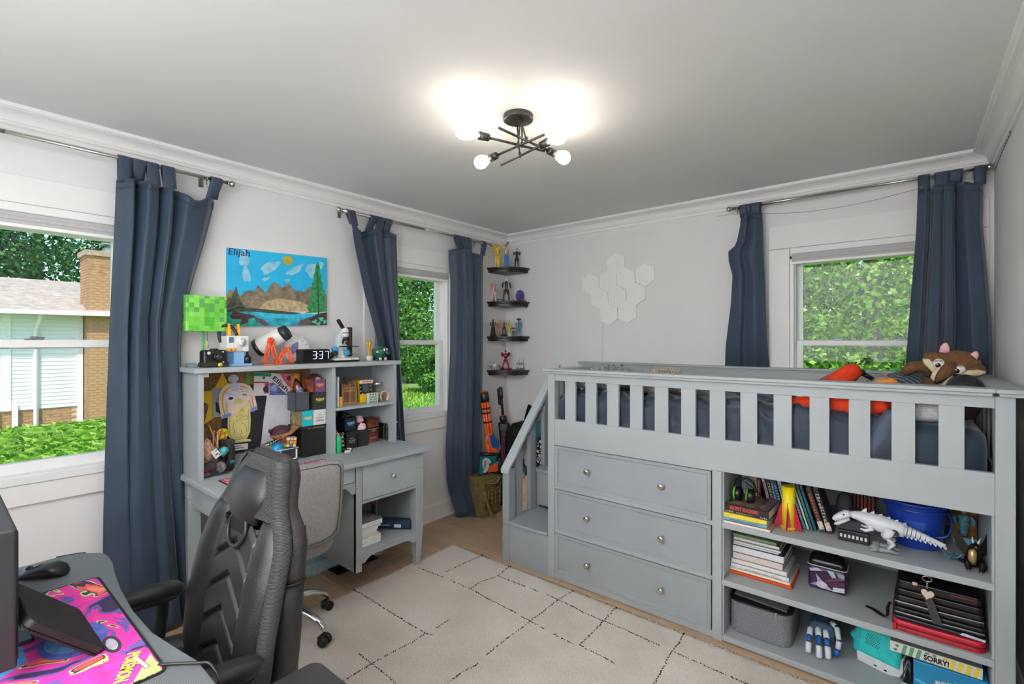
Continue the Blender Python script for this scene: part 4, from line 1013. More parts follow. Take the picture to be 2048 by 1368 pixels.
sm_=MB();sm_.rings([[(.56+rx*math.copysign(abs(math.cos(2*PI*k/24))**.5,math.cos(2*PI*k/24)),-2.425+ry*math.copysign(abs(math.sin(2*PI*k/24))**.5,math.sin(2*PI*k/24)),z)for k in range(24)]for z,rx,ry in((.40,.18,.19),(.41,.205,.215),(.44,.22,.23),(.465,.212,.222),(.475,.17,.18))])
part('seat',sm_,FAB,oc)
part('back_bracket',MB().tube(spline([(.62,-2.43,.395),(.76,-2.43,.40),(.825,-2.43,.46),(.825,-2.43,.60)],6),.018,10,flat=.5),PLB,oc)
part('gas_lift',MB().cyl((.58,-2.43,.1),(.58,-2.43,.40),.02,.024),CHR,oc)
star(oc,.58,-2.43,CHR,.275,math.atan2(.277,-.02),.115)
# --- gaming desk in the foreground
STR=ribbed('#868d92',80,'X',.5,.4,'#25282a')
gd=thing('gaming_desk','dark gaming desk with fine striped carbon-look top and curved front edge','desk',(1.6,-3.5,0))
edge=[(.815,-3.90),(.812,-3.35),(.806,-3.238),(.822,-3.195),(.837,-3.18),(.881,-3.143),(.93,-3.138),(.987,-3.14),(1.073,-3.152),(1.223,-3.167),(1.388,-3.175),(1.541,-3.171),(1.649,-3.154),(1.746,-3.138),(1.855,-3.14),(2.1,-3.15),(2.25,-3.17),(2.25,-3.90)]
part('desktop',MB().prism(edge,(0,0,.718),(1,0,0),(0,1,0),(0,0,.022)),STR,gd,bev=.003)
for x in(.95,2.1):part('leg',MB().box(x-.03,x+.03,-3.62,-3.54,.02,.718).box(x-.03,x+.03,-3.85,-3.3,0,.03),PLB,gd,bev=.006)
part('crossbar',B(.98,2.07,-3.66,-3.63,.62,.70),PLB,gd,bev=.004)
part('grommet',MB().prism(rpoly(.842,.872,-3.336,-3.262,.010),(0,0,.740),(1,0,0),(0,1,0),(0,0,.0025)),PLB,gd)
part('grommet_plate',MB().prism(rpoly(.845,.869,-3.333,-3.265,.008),(0,0,.7426),(1,0,0),(0,1,0),(0,0,.0006)),mat('#8d949a',.4,metal=.4),gd)
part('edge_trim',MB().tube([(.806,-3.25,.7405),(.822,-3.20,.7405),(.835,-3.182,.7405)],.0018,6),PLB,gd)
pad=thing('mouse_mat','large mouse mat with swirling pink, lime and blue print on the gaming desk','mouse mat',(1.41,-3.35,.74))
part('base',MB().prism(rpoly(1.085,1.733,-3.53,-3.191,.016),(0,0,.7402),(1,0,0),(0,1,0),(0,0,.0026)),mat('#141416',.8),pad)
def swirl(name,stops,sc=7.0,dist=5.0):
 m,nt,b=new_mat(name);tc=node(nt,'ShaderNodeTexCoord');nz=node(nt,'ShaderNodeTexNoise',Scale=sc,Detail=2.5,Distortion=dist)
 r=ramp(nt,stops,'CONSTANT');nt.links.new(tc.outputs['Object'],nz.inputs['Vector']);nt.links.new(nz.outputs['Fac'],r.inputs['Fac']);nt.links.new(r.outputs[0],b.inputs['Base Color']);b.inputs['Roughness'].default_value=.75
 return m
SW=swirl('swirl_print',[(0,'#3a2a52'),(.36,'#6a56a0'),(.42,'#e0359f'),(.50,'#e8409f'),(.545,'#b6dd7a'),(.57,'#4a3358'),(.60,'#ef5a4a'),(.64,'#f08a70'),(.68,'#e0359f')],6.0,2.2)
top=part('printed_top',MB().prism(rpoly(1.091,1.727,-3.524,-3.197,.013),(0,0,.7428),(1,0,0),(0,1,0),(0,0,.0004)),SW,pad)
def padpatch(poly,hx,k,nm='print'):return part(nm,MB().prism(poly,(0,0,.74315+k*.0002),(1,0,0),(0,1,0),(0,0,.0002)),mat(hx,.75,noise=.2,scale=40),pad)
padpatch(cpoly(1.44,-3.30,.085,.062),'#5a62b8',0);padpatch(cpoly(1.432,-3.305,.062,.045),'#6aa3dd',1);padpatch(cpoly(1.415,-3.30,.035,.025),'#9fd2f2',2)
padpatch(cpoly(1.53,-3.247,.045,.016),'#3a3440',1);padpatch(cpoly(1.53,-3.247,.03,.010),'#b8b4c4',2)
padpatch([(1.60,-3.3),(1.60,-3.2),(1.72,-3.2),(1.724,-3.26),(1.68,-3.34)],'#e23ba0',0);padpatch([(1.64,-3.2),(1.725,-3.2),(1.725,-3.25)],'#b6e07c',1)
padpatch([(1.33,-3.5),(1.36,-3.38),(1.46,-3.38),(1.52,-3.45),(1.5,-3.52),(1.34,-3.52)],'#3f8fd0',0);padpatch([(1.36,-3.5),(1.38,-3.40),(1.44,-3.41),(1.47,-3.5)],'#79d0f0',1)
M_=Matrix(((0,1,0),(-1,0,0),(0,0,1)))
text('POKÉMON',.034,mat('#f0cf3a',.7,noise=0),pad,(1.655,-3.245,.7439),(.75,-.35,0),(.35,.75,0),depth=.0002,width=.105,bold=.0012)
text('POKÉMON',.034,mat('#3a4fa8',.7,noise=0),pad,(1.6555,-3.2452,.7436),(.75,-.35,0),(.35,.75,0),depth=.0002,width=.109,bold=.003)
padpatch([(1.622,-3.2215),(1.692,-3.2125),(1.694,-3.2225),(1.624,-3.2315)],'#8a2a3a',2);padpatch([(1.6245,-3.2228),(1.690,-3.2142),(1.6915,-3.2212),(1.626,-3.2298)],'#f2d9dc',3)
mon=thing('monitor','black flat monitor seen edge-on at the left of the frame, standing on the gaming desk','monitor',(1.24,-3.425,.74))
part('casing',B(.93,1.545,-3.436,-3.402,.775,1.062),mat('#2b2c2e',.45,noise=.05),mon,bev=.006,seg=3)
part('screen',B(.94,1.535,-3.4022,-3.3995,.79,1.052),mat('#0c0d10',.12),mon)
part('stand',B(1.19,1.28,-3.47,-3.436,.745,.95),PLB,mon,bev=.004)
part('stand_foot',B(1.09,1.38,-3.56,-3.36,.7435,.752),PLB,mon,bev=.004)
tb=thing('tablet','black tablet in a thick rugged case leaning against the monitor on the mouse mat','tablet',(1.43,-3.272,.7435),rot=frame((1.43,-3.272,.7435),(1,.03,-.02),(-.02,-.62,.62)))
part('case',MB().prism(rpoly(-.125,.125,0,.175,.014),(0,0,-.012),(1,0,0),(0,1,0),(0,0,.016)),mat('#161617',.6,noise=.1,bump=.2),tb,local=True,bev=.003)
for x0,x1,y0,y1 in((-.125,.125,0,.016),(-.125,.125,.159,.175),(-.125,-.109,.016,.159),(.109,.125,.016,.159)):part('bumper',MB().box(x0,x1,y0,y1,.004,.0105),mat('#161617',.6,noise=.1),tb,local=True,bev=.003)
part('screen',MB().box(-.108,.092,.017,.158,.0035,.0055),mat('#34383a',.3,noise=.35,scale=18),tb,local=True)
part('side_strip',MB().box(.093,.108,.017,.158,.0035,.0065),mat('#9a9da0',.3,metal=.5),tb,local=True)
part('red_swirl',MB().tube([(.078,.03,.0056),(.085,.055,.0056),(.07,.08,.0056),(.078,.105,.0056)],.005,6,flat=.15),mat('#8a3a48',.4),tb,local=True)
ms=thing('computer_mouse','black curved computer mouse on the gaming desk beside the mat','mouse',(.95,-3.297,.7402),rot=math.atan2(.088,.076))
def mouse_r(x,w,h):return[(x,w*math.copysign(abs(math.cos(2*PI*k/20))**.8,math.cos(2*PI*k/20)),max(0.002,h*.5+h*.5*math.sin(2*PI*k/20)))for k in range(20)]
part('shell',MB().rings([mouse_r(*q)for q in((-.062,.012,.010),(-.058,.022,.016),(-.03,.030,.026),(0,.032,.036),(.03,.033,.040),(.05,.028,.032),(.06,.018,.02),(.064,.006,.01))]),mat('#1b1b1c',.35,noise=.05),ms,local=True)
part('button_plate',MB().rings([[(p[0],p[1]*.72,p[2]+.0012)for p in mouse_r(*q)]for q in((-.06,.018,.012),(-.05,.024,.02),(-.03,.029,.027),(-.006,.030,.0345))]),mat('#0e0e0f',.15),ms,local=True)
part('scroll_wheel',MB().tube([(-.035,-.004,.0245),(-.035,.004,.0245)],.009,14),mat('#3a3a3c',.5),ms,local=True)
cb=part('cable',MB().tube(spline([(1.70,-3.20,.744),(1.762,-3.148,.747),(1.79,-3.128,.745),(1.825,-3.118,.70),(1.85,-3.125,.60),(1.86,-3.16,.40),(1.86,-3.2,.03)],8),.0032,8),mat('#1a1a1a',.35));tag(cb,'thin black cable curling off the gaming desk edge over the chair armrest','cable')
pc=thing('computer_case','smooth black flat-topped case with rounded corner beside the gaming chair','case',(1.95,-3.15,0))
part('body',MB().prism(rpoly(1.826,2.06,-3.36,-2.903,.03,6),(0,0,.02),(1,0,0),(0,1,0),(0,0,.625)),mat('#242426',.45,noise=.05),pc,bev=.004)
part('top_plate',MB().prism(rpoly(1.828,2.058,-3.358,-2.905,.029,6),(0,0,.646),(1,0,0),(0,1,0),(0,0,.014)),mat('#2c2c2e',.4,noise=.05),pc,bev=.004,seg=3)
for dx in(0,.012):part('groove',B(1.945+dx*1.2,1.950+dx*1.2,-3.2,-2.925,.6601,.6607),PLB,pc)
part('screw',MB().lathe([(0,.6645),(.005,.664),(.0065,.6605),(.0065,.655)],(1.965,-2.918,0),14),mat('#0d0d0d',.3),pc)
for x,y in((1.85,-2.93),(2.03,-2.93),(1.85,-3.33),(2.03,-3.33)):part('foot',MB().cyl((x,y,.0),(x,y,.021),.014,n=12),PLB,pc)
# --- things on the hutch and the writing desk
WHT_P=mat('#eceeef',.35,noise=.02);BLK_P=mat('#171718',.35,noise=.06);GOLD=mat('#c99a2e',.25,metal=.85,noise=.05);CLEAR=glass_mat('clear_plastic',(.93,.96,.97,1),.10)
XF,UPZ=(0,1,0),(0,0,1)
def card(nm,pts,x,m,parent,th=.0012,**k):return part(nm,MB().prism(pts,(x,0,0),(0,1,0),(0,0,1),(th,0,0)),m,parent,**k)
ZT=1.314
# green block lamp
def mosaic(name,cols,cell):
 m,nt,b=new_mat(name);tc=node(nt,'ShaderNodeTexCoord');sn=node(nt,'ShaderNodeVectorMath',operation='SNAP');sn.inputs[1].default_value=(10,cell,cell)
 wn_=node(nt,'ShaderNodeTexWhiteNoise');wn_.noise_dimensions='3D';r=ramp(nt,[(i/len(cols),c)for i,c in enumerate(cols)],'CONSTANT')
 nt.links.new(tc.outputs['Object'],sn.inputs[0]);nt.links.new(sn.outputs[0],wn_.inputs['Vector']);nt.links.new(wn_.outputs['Value'],r.inputs['Fac']);nt.links.new(r.outputs[0],b.inputs['Base Color']);b.inputs['Roughness'].default_value=.45
 return m
t=thing('block_lamp','square lamp with a patchwork of green squares on a thin green pole','lamp',(.12,-2.6,ZT))
part('shade',B(.095,.135,-2.684,-2.494,1.497,1.683),mosaic('green_mosaic',['#5dbb3c','#76cc4a','#4fae36','#8ad860','#6bc544','#5a9f5a','#7fd052'],.0236),t,bev=.003)
part('pole',MB().cyl((.115,-2.6,ZT+.012),(.115,-2.6,1.498),.0062,n=14),mat('#4f9f5c',.4),t)
part('base',MB().lathe([(0,ZT),(.045,ZT),(.045,ZT+.01),(.01,ZT+.014),(0,ZT+.014)],(.115,-2.6,0),24),mat('#4f9f5c',.4),t)
p_=part('pull_chain',MB().cyl((.13,-2.586,1.445),(.13,-2.586,1.498),.0012,n=6),BLK_P,t)
part('tassel',MB().lathe([(0,1.412),(.009,1.413),(.004,1.44),(.002,1.447),(0,1.448)],(.13,-2.586,0),10),mat('#c9b53a',.7),p_)
# grey tray
t=solo('small_tray',MB().box(0,.05,-.02,.02,0,.006).box(0,.003,-.02,.02,.006,.022).box(.047,.05,-.02,.02,.006,.022),mat('#6f7d88',.4),'small grey tray at the left end of the hutch top','tray',(.13,-2.668,ZT),bev=.001)
# black toy camera
t=thing('toy_camera','chunky black toy camera with yellow beads on the hutch top','camera',(.205,-2.582,ZT))
part('body',B(.17,.235,-2.638,-2.526,ZT,ZT+.088),BLK_P,t,bev=.014,seg=4)
part('lower_grip',B(.168,.246,-2.642,-2.522,ZT,ZT+.026),mat('#232323',.6),t,bev=.007,seg=3)
ln=part('lens',MB().lathe([(.0,.232),(.021,.232),(.021,.256),(.016,.262),(.013,.256),(0,.254)],(0,-2.577,1.368),22,'x'),BLK_P,t)
part('lens_glass',MB().lathe([(0,.2575),(.010,.2565),(.012,.2545),(0,.2540)],(0,-2.577,1.368),16,'x'),mat('#3a3a44',.05),ln)
part('flash_window',MB().lathe([(0,.2345),(.0075,.2345),(.0085,.2375),(0,.2385)],(0,-2.613,1.386),16,'x'),mat('#dfe2e4',.2),t)
part('shutter_dial',MB().lathe([(0,ZT+.086),(.02,ZT+.086),(.019,ZT+.094),(0,ZT+.095)],(.2,-2.578,0),18),mat('#232323',.5),t)
for k in range(11):
 y=-2.552-.02*math.sin(k*.35);z=1.392-k*.0058
 part('bead',MB().ball((.248+.004*math.sin(k),y,z),(.0045,.005,.004),8,5),mat('#3b2f28' if k%3 else '#d9cdb4',.4),t)
part('medallion',MB().lathe([(0,.249),(.011,.249),(.011,.2525),(0,.253)],(0,-2.566,ZT+.012),18,'x'),mat('#c8c03c',.4),t)
part('cap_sticker',MB().ball((.225,-2.556,1.391),(.008,.010,.006),10,6),mat('#d9a169',.5),t)
# blue and white toy
t=thing('toy_projector','white and blue toy projector with two yellow prongs and a black funnel','toy',(.15,-2.45,ZT))
LB=mat('#8fbbe8',.4,noise=.03)
part('base',B(.09,.205,-2.515,-2.392,ZT,ZT+.012),LB,t,bev=.003)
part('lower_block',B(.10,.19,-2.514,-2.425,ZT+.012,1.39),LB,t,bev=.003)
part('dark_side',B(.105,.191,-2.5145,-2.48,ZT+.013,1.388),mat('#4f7ba8',.4),t,bev=.002)
bd=part('body',B(.095,.20,-2.517,-2.407,1.39,1.475),WHT_P,t,bev=.005)
part('lens_ring',MB().tube([(.198,-2.449,1.440),(.208,-2.449,1.440),(.2085,-2.449,1.440),(.206,-2.449,1.440),(.216,-2.449,1.440),(.216,-2.449,1.440)],[.024,.024,.017,.016,.016,.006],24),WHT_P,bd)
part('side_window',B(.199,.2025,-2.508,-2.484,1.438,1.468),mat('#5f7886',.2),bd,bev=.002)
part('grille',B(.199,.2015,-2.468,-2.44,1.395,1.412),mat('#c4c8ca',.5),bd,bev=.001)
for y in(-2.512,-2.486):part('knob',MB().ball((.206,y,1.402),(.012,.010,.009),12,8,.6),mat('#e39a2a',.4),bd)
for y in(-2.4885,-2.442):part('prong',MB().hexa([(.13,y-.008,1.474),(.16,y-.008,1.474),(.16,y+.008,1.474),(.13,y+.008,1.474)],[(.135,y-.005,1.54),(.155,y-.005,1.54),(.155,y+.005,1.54),(.135,y+.005,1.54)]),mat('#f0ae1c',.4),t,bev=.002)
part('blue_tank',B(.10,.13,-2.517,-2.487,1.475,1.515),mat('#3d5f80',.4),t,bev=.006)
part('hose',MB().tube(spline([(.12,-2.52,1.44),(.12,-2.528,1.49),(.13,-2.515,1.525),(.145,-2.487,1.53),(.155,-2.467,1.51),(.16,-2.452,1.478)],6),.008,8),mat('#2a221f',.5),t)
part('funnel',MB().lathe([(0,ZT+.012),(.019,ZT+.012),(.019,ZT+.042),(.014,ZT+.05),(.006,ZT+.058),(.005,1.46),(0,1.46)],(.185,-2.41,0),18),BLK_P,t)
# telescope on orange truss legs
t=thing('toy_telescope','white toy telescope with black eyepiece on orange truss legs','telescope',(.15,-2.255,ZT))
ax=Vector((.10,-2.315,1.408));ad=(Vector((.205,-2.207,1.498))-ax);L_=ad.length;ad.normalize()
q=lambda k:tuple(ax+ad*k)
part('tube',MB().tube([q(-.002),q(0),q(.01),q(L_*.8),q(L_*.86),q(L_*.9)],[.03,.046,.050,.049,.044,.03],28),mat('#dcdcda',.35,noise=.02),t)
part('rear_band',MB().tube([q(-.012),q(-.010),q(.012),q(.014)],[.044,.0515,.0525,.048],28),BLK_P,t)
part('eyepiece',MB().tube([q(L_*.84),q(L_*.86),q(L_*1.0),q(L_*1.06),q(L_*1.06),q(L_*1.03),q(L_*1.03)],[.040,.044,.043,.039,.030,.028,.008],28),mat('#22262c',.45),t)
ORG=mat('#f0521f',.4,noise=.03)
def truss(a,b,w):
 mb=MB();a,b=Vector(a),Vector(b);d=(b-a).normalized();n_=Vector((1,0,0)).cross(d).normalized()
 for s in(-1,1):mb.tube([tuple(a+n_*s*w),tuple(b+n_*s*w)],.0042,6)
 k=0;L=(b-a).length;st=w*1.7;s=1
 while k+st<L:mb.tube([tuple(a+d*k+n_*w*s),tuple(a+d*(k+st)-n_*w*s)],.003,5);s=-s;k+=st
 return mb
for a,b in(((.215,-2.330,1.324),(.215,-2.303,1.452)),((.215,-2.266,1.322),(.215,-2.296,1.452)),((.215,-2.256,1.324),(.20,-2.206,1.412)),((.215,-2.178,1.322),(.20,-2.196,1.415))):
 part('truss_leg',truss(a,b,.009),ORG,t)
part('pivot',MB().lathe([(0,.205),(.013,.205),(.013,.225),(.006,.227),(.005,.218),(0,.218)],(0,-2.2995,1.455),18,'x'),ORG,t)
part('foot_rail',MB().tube([(.212,-2.336,1.317),(.212,-2.262,1.317),(.212,-2.172,1.317)],.0035,6).tube([(.10,-2.30,1.317),(.21,-2.32,1.317)],.0035,6),ORG,t)
# round white timer
t=thing('visual_timer','white round visual timer with handle and purple wedge behind the black clock','timer',(.11,-2.105,ZT))
part('body',MB().prism(cpoly(-2.105,1.397,.079,.079,32,-62,242),(.085,0,0),(0,1,0),(0,0,1),(.045,0,0)),WHT_P,t,bev=.006)
part('handle',MB().tube([(.107,-2.105+.046*math.cos(a),1.462+.030*math.sin(a))for a in[PI*k/12 for k in range(13)]],.006,8),WHT_P,t)
part('dial',MB().prism(cpoly(-2.105,1.397,.062,.062,32),(.1302,0,0),(0,1,0),(0,0,1),(.0012,0,0)),mat('#f6f6f6',.3,noise=0),t)
part('wedge',MB().prism([(-2.1,1.39)]+cpoly(-2.1,1.39,.05,.05,12,90,215),(.1316,0,0),(0,1,0),(0,0,1),(.0008,0,0)),mat('#7c7cb4',.5),t)
for a,s in((90,'0'),(60,'55'),(30,'50'),(0,'45'),(-30,'40'),(120,'5'),(150,'10'),(180,'15'),(210,'20')):text(s,.010,BLK_P,t,(.1320,-2.1+.056*math.cos(math.radians(a)),1.397+.056*math.sin(math.radians(a))),XF,UPZ,depth=.0002)
for a in(-2.13,-2.1):part('button',B(.1302,.132,a-.004,a+.004,1.341,1.345),mat('#6d7078',.5),t)
# alarm clock
t=thing('alarm_clock','wide black digital alarm clock reading 3:37 with a round projector arm','clock',(.175,-2.025,ZT))
part('case',B(.135,.203,-2.117,-1.934,ZT,ZT+.084),BLK_P,t,bev=.006)
part('plinth',B(.14,.215,-2.13,-1.925,ZT,ZT+.01),BLK_P,t,bev=.003)
part('display',B(.2031,.2043,-2.105,-1.942,ZT+.02,ZT+.078),mat('#111319',.12),t)
SEGS={'3':'abgcd','7':'abc'}
def digit(ch,yc,zc,w,h,m,par):
 th=.0032;mb=MB()
 for s in SEGS[ch]:
  if s in 'agd':zz=zc+{'a':h/2,'g':0,'d':-h/2}[s];mb.box(.2043,.2049,yc-w/2,yc+w/2,zz-th/2,zz+th/2)
  else:yy=yc+w/2;z0=zc if s=='b' else zc-h/2;mb.box(.2043,.2049,yy-th/2,yy+th/2,z0,z0+h/2)
 part('digit',mb,m,par)
DIG=mat('#cfe0ff',.4,noise=0,emit=1.3)
for ch,y in(('3',-2.035),('3',-1.996),('7',-1.957)):digit(ch,y,ZT+.048,.021,.044,DIG,t)
part('colon',MB().box(.2043,.2049,-2.0175,-2.0145,ZT+.056,ZT+.059).box(.2043,.2049,-2.0175,-2.0145,ZT+.037,ZT+.04),DIG,t)
ar=part('projector_arm',MB().tube([(.17,-1.935,ZT+.03),(.175,-1.912,ZT+.042),(.18,-1.902,ZT+.05)],[.015,.017,.016],14),BLK_P,t)
part('projector_lens',MB().tube([(.165,-1.897,ZT+.05),(.205,-1.897,ZT+.056),(.21,-1.897,ZT+.057),(.207,-1.897,ZT+.0565),(.208,-1.897,ZT+.0565)],[.016,.017,.012,.009,.001],16),BLK_P,ar)
# microscope
t=thing('microscope','white student microscope with black eyepiece and blue focus knobs','microscope',(.14,-1.805,ZT))
part('base',B(.085,.20,-1.892,-1.728,ZT+.008,ZT+.024),WHT_P,t,bev=.004)
part('base_skirt',B(.083,.202,-1.895,-1.725,ZT+.002,ZT+.012),BLK_P,t,bev=.003)
for y in(-1.875,-1.81,-1.745):part('foot',MB().cyl((.185,y,ZT),(.185,y,ZT+.006),.009,n=12),BLK_P,t)
part('arm',MB().prism([(-1.855,1.338),(-1.80,1.338),(-1.80,1.36),(-1.822,1.39),(-1.825,1.45),(-1.80,1.49),(-1.79,1.515),(-1.825,1.515),(-1.855,1.475)],(.125,0,0),(0,1,0),(0,0,1),(.035,0,0)),mat('#cfdde4',.2,noise=.02),t,bev=.004)
part('column',B(.12,.155,-1.772,-1.747,1.345,1.537),mat('#2a2724',.35),t,bev=.006)
part('head',MB().lathe([(0,1.472),(.024,1.472),(.026,1.485),(.027,1.512),(.022,1.525),(.015,1.532),(0,1.533)],(.145,-1.80,0),22),WHT_P,t)
part('head_ring',MB().lathe([(.026,1.496),(.028,1.497),(.028,1.501),(.026,1.502)],(.145,-1.80,0),22),BLK_P,t)
part('eyepiece',MB().tube([(.145,-1.806,1.522),(.148,-1.83,1.555),(.15,-1.847,1.578),(.15,-1.851,1.583)],[.012,.0125,.0125,.010],16),BLK_P,t)
part('turret',MB().lathe([(0,1.452),(.022,1.455),(.025,1.464),(.022,1.472),(0,1.472)],(.150,-1.80,0),20),mat('#55504a',.25,metal=.6),t)
for a,m_ in((.0,'#7a4a2a'),(2.1,'#3a3a3a'),(4.2,'#2d2a28')):part('objective',MB().tube([(.150+.009*math.cos(a),-1.80+.009*math.sin(a),1.456),(.150+.014*math.cos(a),-1.80+.014*math.sin(a),1.428)],[.007,.005],12),mat(m_,.25,metal=.4),t)
part('stage',B(.115,.195,-1.848,-1.728,1.408,1.413),BLK_P,t,bev=.001)
part('stage_clip',MB().tube([(.16,-1.845,1.417),(.165,-1.82,1.416),(.17,-1.80,1.415)],.002,6),NICKEL,t)
for y,z in((-1.878,1.395),(-1.797,1.372)):
 part('focus_knob',MB().tube([(.15,y,z),(.152,y,z),(.172,y,z),(.176,y,z),(.178,y,z)],[.012,.0185,.0185,.016,.008],20),mat('#25a0cf',.4),t)
part('mirror_lamp',MB().lathe([(0,1.338),(.014,1.338),(.012,1.352),(.005,1.356),(.004,1.372),(0,1.373)],(.165,-1.825,0),14),WHT_P,t)
part('brass_plate',B(.154,.158,-1.775,-1.742,1.362,1.366),GOLD,t)
for k in range(4):part('engraving',B(.2003,.2008,-1.785+k*.007,-1.781+k*.007,ZT+.013,ZT+.018),mat('#8f949a',.4),t)
def figure(name,label,cat,loc,h,top,legs,head,rz=0.0,arms=((.3,-.2),(.3,-.2)),spread=.10,extra=None,group=None,base=None,hair=None,metal=0.0):
 """a small standing figurine: one continuous body mesh with tapered limbs, a jacket or torso layer, a head with hair or helmet"""
 t=thing(name,label,cat,loc,rz,group)
 m1,m2,m3=mat(top,.4,metal=metal),mat(legs,.45,metal=metal),mat(head,.5,metal=metal)
 z0=0.0
 if base:part('base',MB().lathe([(0,0),(base[0],0),(base[0],base[1]*.6),(base[0]*.8,base[1]),(0,base[1])],(0,0,0),18),mat(base[2],.35,metal=.0),t,local=True);z0=base[1];h-=z0
 S=lambda x,y,z:(x*h,y*h,z0+z*h)
 lg=MB()
 for s in(-1,1):
  lg.tube([S(s*spread,-.02,.0),S(s*spread,-.035,.012),S(s*spread,-.01,.05),S(s*spread*.95,0,.14),S(s*spread*.85,.0,.27),S(s*.06,0,.40),S(s*.045,0,.50)],[.03*h,.037*h,.03*h,.034*h,.036*h,.054*h,.06*h],10)
 lg.tube([S(0,0,.44),S(0,0,.50),S(0,0,.54)],[.07*h,.095*h,.085*h],12,flat=.75)
 part('body',lg,m2,t,local=True)
 tb_=MB();tb_.tube([S(0,0,.49),S(0,0,.52),S(0,0,.62),S(0,0,.74),S(0,0,.80),S(0,0,.835),S(0,0,.86)],[.085*h,.098*h,.092*h,.118*h,.115*h,.06*h,.038*h],14,flat=.62)
 for s,(ax_,ez)in zip((-1,1),arms):
  tb_.tube([S(s*.10,0,.795),S(s*.135,0,.77),S(s*(.15+ax_*.03),-.015,.66),S(s*(.135+ax_*.06),-.06+ez*.05,.56+max(0,ez)*.28)],[.036*h,.038*h,.032*h,.024*h],9)
 part('jacket',tb_,m1,t,local=True)
 hd=MB().ball(S(0,-.005,.925),(.052*h,.058*h,.07*h),14,10);hd.ball(S(0,-.06,.915),(.010*h,.014*h,.014*h),6,5)
 for s,(ax_,ez)in zip((-1,1),arms):part('hand',MB().ball(S(s*(.135+ax_*.06),-.068+ez*.05,.545+max(0,ez)*.28),(.024*h,.026*h,.032*h),8,6),m3,t,local=True)
 part('head',hd,m3,t,local=True)
 if hair:part('hair',MB().ball(S(0,.012,.95),(.056*h,.058*h,.06*h),12,8),mat(hair,.6),t,local=True)
 if extra:extra(t,S,h)
 return t
figure('trophy_figurine','small gold statuette on a white base at the right end of the hutch top','trophy',(.15,-1.618,ZT),.146,'#d9a52a','#d9a52a','#e0b84a',PI/2,((-1.0,-.1),(-1.0,-.1)),.045,base=(.021,.032,'#e6e2d8'),metal=.55)
# green glass piggy bank
t=thing('animal_bank','round dark green glass animal bank with white eyes at the end of the hutch top','bank',(.15,-1.533,ZT))
part('body',MB().ball((.15,-1.533,ZT+.055),(.052,.060,.049),24,16),mat('#1c5a48',.08,noise=.4,scale=35,coat=.6),t)
part('snout',MB().tube([(.185,-1.508,ZT+.052),(.205,-1.502,ZT+.05),(.207,-1.5015,ZT+.05)],[.018,.015,.010],14),mat('#24423c',.15),t)
for y in(-1.532,-1.505):part('eye',MB().ball((.197-(y+1.518)*.3,y,ZT+.073),(.006,.0075,.009),10,8),mat('#f4f4f0',.2),t);part('pupil',MB().ball((.2025-(y+1.518)*.3,y+.001,ZT+.073),(.003,.0035,.004),8,6),BLK_P,t)
for x,y in((.185,-1.555),(.185,-1.512),(.115,-1.555),(.115,-1.512)):part('foot',MB().lathe([(0,0),(.009,0),(.011,.018),(0,.02)],(x,y,ZT),10),mat('#d8c9c0' if x>.15 else '#24423c',.3),t)
for y in(-1.55,-1.515):part('ear',MB().prism([(y-.010,ZT+.092),(y+.010,ZT+.092),(y,ZT+.112)],(.15,0,0),(0,1,0),(0,0,1),(.006,0,0)),mat('#1c5a48',.15),t,bev=.002)
# ---- pinned on the cork board
def paper(name,label,pts,x,hx,cat='paper',**k):
 t=thing(name,label,cat,(x,pts[0][0],pts[0][1]));card('sheet',pts,x,mat(hx,.8,noise=.04,scale=20,**k),t);return t
star=[(-2.479+r*math.cos(math.radians(90+36*k)),1.122+r*math.sin(math.radians(90+36*k)))for k in range(10)for r in[.152 if k%2==0 else .072]]
t=paper('paper_star','large yellow paper star pinned on the cork board',star,.033,'#efc92a','paper star')
t=paper('grey_print','grey sheet with a dark cut-out beside the yellow star',[(-2.531,1.03),(-2.46,1.03),(-2.46,1.19),(-2.531,1.19)],.0365,'#a9adb2')
card('dark_print',[(-2.512,1.06),(-2.47,1.03),(-2.46,1.10),(-2.49,1.105),(-2.50,1.135),(-2.515,1.11)],.0380,mat('#26241f',.7,noise=.3,scale=60),t);card('orange_print',cpoly(-2.502,1.118,.012,.01,10),.0392,mat('#d98a4a',.7),t)
t=paper('black_card','large black card behind the yellow scroll drawing',[(-2.50,.815),(-2.285,.812),(-2.247,1.115),(-2.30,1.20),(-2.47,1.18)],.0400,'#24222a')
card('caption',[(-2.428,.832),(-2.350,.829),(-2.349,.862),(-2.428,.867)],.0415,mat('#f2f2f2',.7,noise=0),t)
for k in range(2):card('caption_print',[(-2.42,.858-k*.012),(-2.385+k*.012,.857-k*.012),(-2.385+k*.012,.853-k*.012),(-2.42,.854-k*.012)],.0428,mat('#55555c',.7),t)
scroll=[(-2.455,1.09),(-2.44,1.115),(-2.37,1.125),(-2.345,1.105),(-2.335,1.00),(-2.338,.93),(-2.352,.898),(-2.36,.89),(-2.335,.883),(-2.333,.872),(-2.432,.876),(-2.43,.892),(-2.45,.915),(-2.457,.97)]
t=paper('scroll_drawing','pale yellow scroll-shaped paper with line drawings, in front of the black card',scroll,.0440,'#e4d88c','drawing')
LINE=mat('#4a4636',.7,noise=0)
def stroke(pts,x,par,r=.0009,m=None):return part('pen_line',MB().tube([(x,a,b)for a,b in pts],r,5),m or LINE,par)
